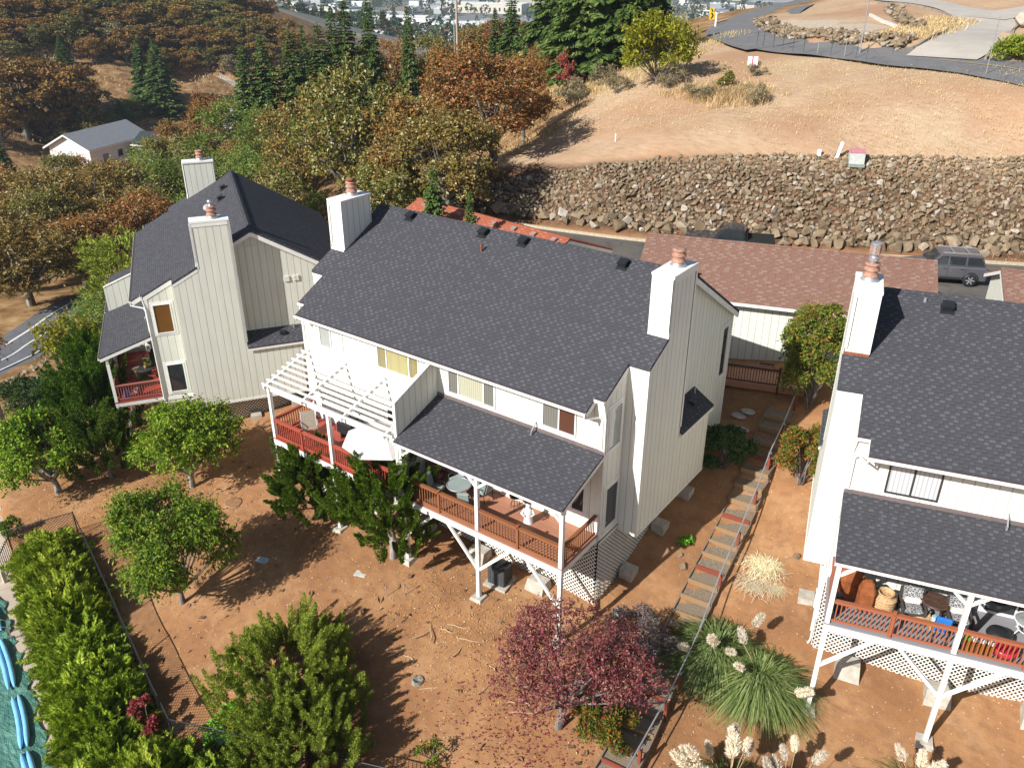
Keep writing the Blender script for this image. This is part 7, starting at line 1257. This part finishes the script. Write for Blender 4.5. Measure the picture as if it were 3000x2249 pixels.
mp = NT('patterned_cushion'); v = mp.n('TexVoronoi', feature='DISTANCE_TO_EDGE'); mp.set(v.inputs['Vector'], mp.coord()); v.inputs['Scale'].default_value = 13; mp.color(mp.mix(mp.math('LESS_THAN', v.outputs[0], .08), (.09, .09, .095, 1), (.48, .48, .47, 1))); mp.rough(.9)
pil = m_plain('blush_pillow', (.72, .60, .56, 1), .9, .12, 14)
for x, y, lb in ((2.62, 1.35, 'dark wicker armchair with black and white patterned cushions beside the basket stack'), (4.05, 1.35, 'dark wicker armchair with black and white patterned cushions beside the porch post')):
    o = empty('armchair', D(x, y), RA+R(8), lb, 'chair', 'patterned armchairs on the grey deck'); b = MB()
    for s in (-1, 1):
        b.bx(s*.36-.035, s*.36+.035, -.36, .36, .52, .58); b.bx(s*.36-.035, s*.36+.035, -.36, -.29, 0, .52); b.bx(s*.36-.035, s*.36+.035, .29, .36, 0, .95)
        b.bx(s*.36-.03, s*.36+.03, -.45, .45, 0, .05)
    b.bx(-.33, .33, -.34, .34, .26, .32); b.bx(-.33, .33, .30, .36, .3, .98); b.build('frame', m_wick, o) if 'm_wick' in globals() else None
    if 'm_wick' not in globals(): m_wick = m_plain('dark_wicker', (.07, .055, .05, 1), .8, .3, 20); b.build('frame', m_wick, o)
    b = MB(); b.box((0, -.02, .40), (.62, .62, .15)); b.build('seat_cushion', mp.mat, o, bevel=.04); b = MB(); b.box((0, .22, .76), (.62, .15, .62), 0, 0, R(-16)); b.build('back_cushion', mp.mat, o, bevel=.04); b = MB(); b.box((0, .06, .60), (.54, .12, .20), 0, 0, R(-20)); b.build('pillow', pil, o, bevel=.045)
o = empty('coffee_table', D(3.32, 1.6), RA, 'round dark brown table between the patterned armchairs', 'table'); b = MB(); b.lathe([(.45, .60), (.47, .62), (.47, .66), (.44, .68)], (0, 0, 0), 22); b.build('table_top', m_plain('dark_brown_top', (.09, .05, .035, 1), .4, .3, 7), o, uv=False)
for k in range(4): a = k*1.5708+.6; b = MB(); b.tube([(.36*math.cos(a), .36*math.sin(a), 0), (.30*math.cos(a), .30*math.sin(a), .6)], .025, 6); b.build('leg', dkf, o, uv=False)
o = empty('flower_pot', D(3.35, .95), RA, 'wicker pot with a pale blue tin in front of the dark round table', 'pot'); b = MB(); b.lathe([(.16, 0), (.20, .12), (.22, .3), (.2, .32), (.17, .28)], (0, 0, 0), 16); b.build('basket', bsk, o, uv=False); b = MB(); b.lathe([(.14, .2), (.15, .48), (.14, .49), (.02, .47)], (0, 0, 0), 14); b.build('tin', m_plain('pale_blue_tin', (.38, .56, .60, 1), .4), o, uv=False)
b = MB(); b.lathe([(.10, 0), (.13, .2), (.14, .24), (.11, .22)], (0, 0, 0), 14); tag(b.build('terracotta_pot', M['terracotta'], None, D(3.66, 1.15), uv=False), 'orange terracotta pot beside the wicker pot', 'pot')
b = MB(); b.box((0, 0, .16), (.46, .3, .3), 0, 0, .3); tag(b.build('woven_box', bsk, None, D(2.98, 1.2), (0, 0, .4), uv=False), 'woven tan box tilted beside the wicker pot', 'basket')
bl = m_plain('blue_vinyl', (.03, .20, .62, 1), .35, .1, 3, 0, 0, .5); o = empty('folding_chair', D(3.45, .5), RA+R(176), 'bright blue folding chair seen from behind at the railing', 'chair'); b = MB(); b.box((0, .26, .93), (.50, .06, .42), 0, 0, R(-12)); b.build('back', bl, o, bevel=.03); b = MB(); b.box((0, -.02, .45), (.44, .42, .05)); b.build('seat', bl, o, bevel=.02); b = MB()
for s in (-1, 1): b.tube([(s*.22, .31, 1.12), (s*.22, .12, .45), (s*.22, -.25, 0)], .014, 6); b.tube([(s*.20, -.2, .44), (s*.20, .30, 0)], .014, 6)
b.build('frame', dkf, o, uv=False)
amb = m_plain('amber_jug', (.34, .13, .012, 1), .2, .2, 4, 0, 0, .6)
for k in range(4):
    o = empty('jug', D(4.22+.23*k, .30), RA, ['amber jug with a green cap behind the railing, beside the post', 'amber jug with a cream cap, second from the post', 'amber jug with a cream cap, third from the post', 'amber jug with a cream cap, next to the red grill'][k], 'jug', 'amber jugs behind the railing'); b = MB(); b.bx(-.10, .10, -.10, .10, 0, .42); b.build('bottle', amb, o, bevel=.03); b = MB(); b.bx(-.09, .09, -.09, .09, .42, .56); b.build('cap', m_plain('green_cap', (.12, .45, .03, 1)) if k == 0 else M['trim'], o, bevel=.03)
redm = m_plain('red_enamel', (.50, .02, .05, 1), .25, .1, 3, 0, 0, .6); o = empty('kettle_grill', D(5.35, .42), RA, 'low red round grill with a dark lid behind the railing', 'barbecue'); b = MB(); b.lathe([(.12, .0), (.34, .12), (.42, .30), (.40, .42), (.36, .40)], (0, 0, 0), 20); b.build('bowl', redm, o, uv=False); b = MB(); b.tube([(-.25, 0, .42), (-.12, 0, .6), (.12, 0, .6), (.25, 0, .42)], .03, 7); b.build('handle', redm, o, uv=False); b = MB(); b.lathe([(.40, 0), (.36, .12), (.2, .2), (.02, .22)], (-.1, .55, .35), 20); b.build('lid', M['black'], o, uv=False)
o = empty('patio_table', D(6.15, 1.6), RA, 'round white metal table frame at the right edge of the grey deck', 'table'); b = MB(); b.tube([(.46*math.cos(a*.2618), .46*math.sin(a*.2618), .7) for a in range(25)], .022, 6); b.tube([(.30*math.cos(a*.2618), .30*math.sin(a*.2618), .35) for a in range(25)], .018, 6)
for k in range(4): a = k*1.5708+.4; b.tube([(.5*math.cos(a), .5*math.sin(a), 0), (.30*math.cos(a), .30*math.sin(a), .35), (.46*math.cos(a), .46*math.sin(a), .7)], .02, 6)
b.build('frame', M['vinyl'], o, uv=False); b = MB(); b.lathe([(.44, .69), (.44, .70), (.01, .70)], (0, 0, 0), 22); b.build('table_top', m_glass('grey_table_glass', (.16, .17, .17, 1)), o, uv=False)
b = MB(); b.box((0, 0, .35), (.25, .3, .7)); tag(b.build('folded_chair', M['black'], None, D(.28, .7), (0, 0, RA+.2), bevel=.02), 'dark folded chair leaning by the corner post of the grey deck', 'chair')
# ------------------------------------------------------------------ valley houses
def far_house(label, x, y, z, rz, w, d, hw, hr, wallc, roofm, wins=(), ov=.6, porch=None):
    o = empty('valley_house', (x, y, z), rz, label, 'house'); b = MB(); b.prism([(-w/2, -d/2, -3), (-w/2, d/2, -3), (-w/2, d/2, hw), (-w/2, 0, hr-.2), (-w/2, -d/2, hw)], (w, 0, 0)); b.build('wall', wallc, o); s = (hr-hw)/(d/2)
    b = MB()
    for q in (-1, 1): b.prism([(-w/2-ov, q*(d/2+ov), hw-s*ov), (w/2+ov, q*(d/2+ov), hw-s*ov), (w/2+ov, 0, hr), (-w/2-ov, 0, hr)], (0, 0, -.2))
    b.build('roof', roofm, o); b = MB()
    for q in (-1, 1):
        for e in (-1, 1): b.beam((e*(w/2+ov), q*(d/2+ov), hw-s*ov-.25), (e*(w/2+ov), 0, hr-.25), .06, .3)
        b.beam((-w/2-ov, q*(d/2+ov), hw-s*ov-.2), (w/2+ov, q*(d/2+ov), hw-s*ov-.2), .08, .25)
    b.build('fascia', M['trim'], o)
    for u, v, ww, hh in wins:
        b = MB(); b.bx(u-ww/2, u+ww/2, -d/2-.06, -d/2+.02, v, v+hh); wd = b.build('window', M['vinyl'], o); b = MB(); b.bx(u-ww/2+.1, u+ww/2-.1, -d/2-.09, -d/2-.055, v+.1, v+hh-.1); b.build('pane', M['glass'], wd)
    if porch: x0, x1, zz_, dep = porch; b = MB(); b.prism([(x0, -d/2, zz_+.8), (x1, -d/2, zz_+.8), (x1, -d/2-dep, zz_), (x0, -d/2-dep, zz_)], (0, 0, -.2)); b.build('porch_roof', roofm, o)
    return o
pinkw = m_plain('pale_pink_wall', (.74, .69, .65, 1)); grw = m_plain('grey_house_wall', (.34, .33, .33, 1))
far_house('white two storey house with grey gable roof in the valley, left', -189.5, 88, -29.5, R(108), 19, 11.5, 9.2, 12.0, pinkw, M['grey_shingle'], [(-4.8, 4.9, 2.0, 2.2), (0, 5.4, 1.8, 1.8), (4, 4.7, 1.5, 2.6), (6.6, 5.2, 2.2, 2), (-5, .8, 2, 2)], .9, (1.5, 9, 3.4, 3))
far_house('low grey roofed house below the white valley house at the left', -174, 66, -30.5, R(80), 15, 9, 3.0, 5.6, grw, M['grey_shingle'], [(0, .8, 2, 1.4)], .8)
far_house('dark roofed house right behind the white valley house', -178, 99, -28.2, R(20), 13, 8, 7.0, 9.0, grw, m_shingle('dark_slate', (.04, .05, .055, 1), (.06, .07, .075, 1), None, .6, .3), [(-3.5, 4.4, 2.4, 1.8), (1.5, 4.4, 3, 1.8)], .7)
far_house('long low blue grey roof among trees beyond the valley houses', -183, 127, -25, R(-8), 22, 10, 3.6, 6.4, grw, M['grey_shingle'], [(-3, .8, 2.6, 1.6), (6, .8, 2, 1.6)], 1.0)
o = empty('satellite_dish', (-152, 97, H(-152, 97)+4.8), .6, 'white satellite dish on a pole among the valley trees', 'satellite dish'); b = MB(); b.tube([(0, 0, -8), (0, 0, 0)], .12, 7); b.build('pole', gal, o, uv=False); b = MB(); b.lathe([(.05, 0), (.6, .12), (1.05, .4), (1.0, .42), (.5, .2), (.05, .08)], (0, 0, 0), 18); d_ = b.build('dish', M['vinyl'], o, uv=False); d_.rotation_euler = (R(70), 0, 0)
# ------------------------------------------------------------------ town on the plain
r = random.Random(21); tw = [m_plain('town_wall_'+n, c) for n, c in (('white', (.72, .71, .68, 1)), ('cream', (.62, .57, .46, 1)), ('grey', (.40, .41, .42, 1)), ('tan', (.42, .33, .25, 1)), ('blue', (.12, .24, .42, 1)))]; tr2 = [m_plain('town_roof_'+n, c) for n, c in (('white', (.78, .77, .74, 1)), ('pale', (.55, .54, .52, 1)), ('grey', (.28, .29, .31, 1)), ('brown', (.20, .15, .12, 1)), ('teal', (.16, .34, .32, 1)))]
def town_building(x, y, w, d, h, rz, wi, ri, gable, label, group):
    z = H(x, y); o = empty('town_building', (x, y, z), rz, label, 'building', group); b = MB()
    if gable: b.prism([(-w/2, -d/2, -2), (-w/2, d/2, -2), (-w/2, d/2, h), (-w/2, 0, h+d*.16), (-w/2, -d/2, h)], (w, 0, 0))
    else: b.bx(-w/2, w/2, -d/2, d/2, -2, h)
    b.build('wall', tw[wi], o, uv=False); b = MB()
    if gable:
        for q in (-1, 1): b.prism([(-w/2-.5, q*(d/2+.5), h), (w/2+.5, q*(d/2+.5), h), (w/2+.5, 0, h+d*.165+.2), (-w/2-.5, 0, h+d*.165+.2)], (0, 0, .3))
    else:
        b.bx(-w/2-.3, w/2+.3, -d/2-.3, d/2+.3, h, h+.5)
        for _ in range(3): u, v = r.uniform(-.35, .35)*w, r.uniform(-.3, .3)*d; b.bx(u-1.5, u+1.5, v-1.2, v+1.2, h+.5, h+1.9)
    b.build('roof', tr2[ri], o, uv=False)
    if group: return o
    b = MB(); n = max(2, int(w/7))
    for k in range(n): u = -w/2+w*(k+.5)/n; b.bx(u-1.2, u+1.2, -d/2-.08, -d/2-.01, h*.25, h*.62)
    build_each(b, 'window', M['glass'], o, uv=False); return o
def town_at(pxx, dist):  # bearing measured from the mean view direction, in radians
    a = _yaw+math.pi/2-pxx; return 13+dist*math.cos(a), -21+dist*math.sin(a)
BIG = [(-.205, 1180, 90, 42, 11, 0, 0, 'white warehouse with a wide flat roof at the left end of the town'), (-.255, 1190, 70, 40, 9, 1, 0, 'cream warehouse beyond the wooded ridge'), (-.305, 1150, 45, 26, 8, 4, 2, 'small blue walled building at the far left of the town'), (-.18, 980, 70, 34, 9, 0, 4, 'white hall with a teal roof edge just beyond the wooded ridge'), (-.03, 1320, 120, 44, 12, 1, 0, 'long pale shed with a white roof in the middle of the town'), (.065, 1450, 70, 50, 22, 4, 0, 'blue and white block standing above the town roofs'), (.02, 1430, 90, 44, 12, 1, 0, 'wide cream building left of the blue block'), (.03, 1080, 66, 34, 8, 2, 2, 'grey flat roofed building behind the utility pole'), (-.06, 1010, 60, 40, 8, 0, 0, 'white flat roofed store between the ridge firs'), (.085, 1000, 70, 34, 8, 0, 0, 'white store with a broad flat roof near the cedars'), (.12, 1500, 100, 34, 10, 0, 1, 'long pale terminal building by the open field'), (-.12, 1100, 60, 30, 9, 0, 0, 'white shed seen between two tall firs'), (.15, 1700, 120, 30, 10, 3, 3, 'long tan building at the far right of the town')]
for a, ds, w, d, h, wi, ri, lb in BIG: x, y = town_at(a, ds); town_building(x, y, w, d, h, _yaw+r.uniform(-.35, .15), wi, ri, False, lb, None)
placed = [(town_at(a, ds), w) for a, ds, w, *_ in BIG]
k = 0
while k < 150:
    a = r.uniform(-.32, .26); ds = r.choice([r.uniform(760, 1150), r.uniform(900, 1900)]); x, y = town_at(a, ds); w = r.uniform(14, 42)
    if any(math.hypot(x-p[0], y-p[1]) < (w+q)*.42 for p, q in placed): continue
    placed.append(((x, y), w)); k += 1; g = r.random() < .5
    town_building(x, y, w, w*r.uniform(.45, .8), r.uniform(4, 7.5), _yaw+r.choice([0, 1.57])+r.uniform(-.2, .1)-.2, r.choice([0, 0, 0, 1, 1, 2, 3]), r.choice([0, 0, 0, 1, 1, 2, 3]), g, 'small gabled building among the roofs of the hazy town' if g else 'small flat roofed building among the roofs of the hazy town', 'gabled buildings of the town' if g else 'flat roofed buildings of the town')
# trees of the town: nobody could count them
rs2 = np.random.RandomState(4); L = Leaves(); 
for k in range(950):
    a = rs2.uniform(-.34, .28); ds = rs2.choice([rs2.uniform(620, 950), rs2.uniform(700, 1500), rs2.uniform(1400, 2600)]); x, y = town_at(a, ds); z = H(x, y); hh = rs2.uniform(7, 17); con = rs2.rand() < .35; m = 46; t = rs2.rand(m); rad = hh*(.22*(1-t)+.03 if con else .38*np.sqrt(np.clip(1-(2*t-1)**2, 0, 1))+.02); a2 = rs2.rand(m)*6.28; P_ = np.stack([x+rad*np.cos(a2), y+rad*np.sin(a2), z+hh*(.08+.9*t)], 1); d_ = np.stack([np.cos(a2), np.sin(a2), .3+0*a2], 1); L.add(P_-d_*hh*.06, d_+rs2.randn(m, 3)*.5, rdir(rs2, m), np.full(m, hh*.26), np.full(m, hh*.2))
LF['town'] = m_leaf('town_tree_leaf', c3((0, (52, 70, 40)), (.4, (66, 84, 48)), (.7, (92, 98, 58)), (.88, (132, 96, 56))), .15, .8); tag(link('town_trees', L.mesh('town_trees', LF['town'])), 'hazy trees scattered through the town on the plain', 'trees', None, 'stuff')
# ------------------------------------------------------------------ haze
hz_ = MB(); hz_.bx(-1500, 900, -400, 2800, -66, 45); hm = bpy.data.materials.new('haze'); hm.use_nodes = True; t_ = hm.node_tree; t_.nodes.clear(); ho = t_.nodes.new('ShaderNodeOutputMaterial'); hv_ = t_.nodes.new('ShaderNodeVolumePrincipled'); hv_.inputs['Color'].default_value = (.70, .84, 1, 1); hv_.inputs['Density'].default_value = 0.00015; hv_.inputs['Anisotropy'].default_value = .1; t_.links.new(hv_.outputs[0], ho.inputs['Volume'])
hob = hz_.build('haze', hm, None, uv=False); tag(hob, kind='stuff')
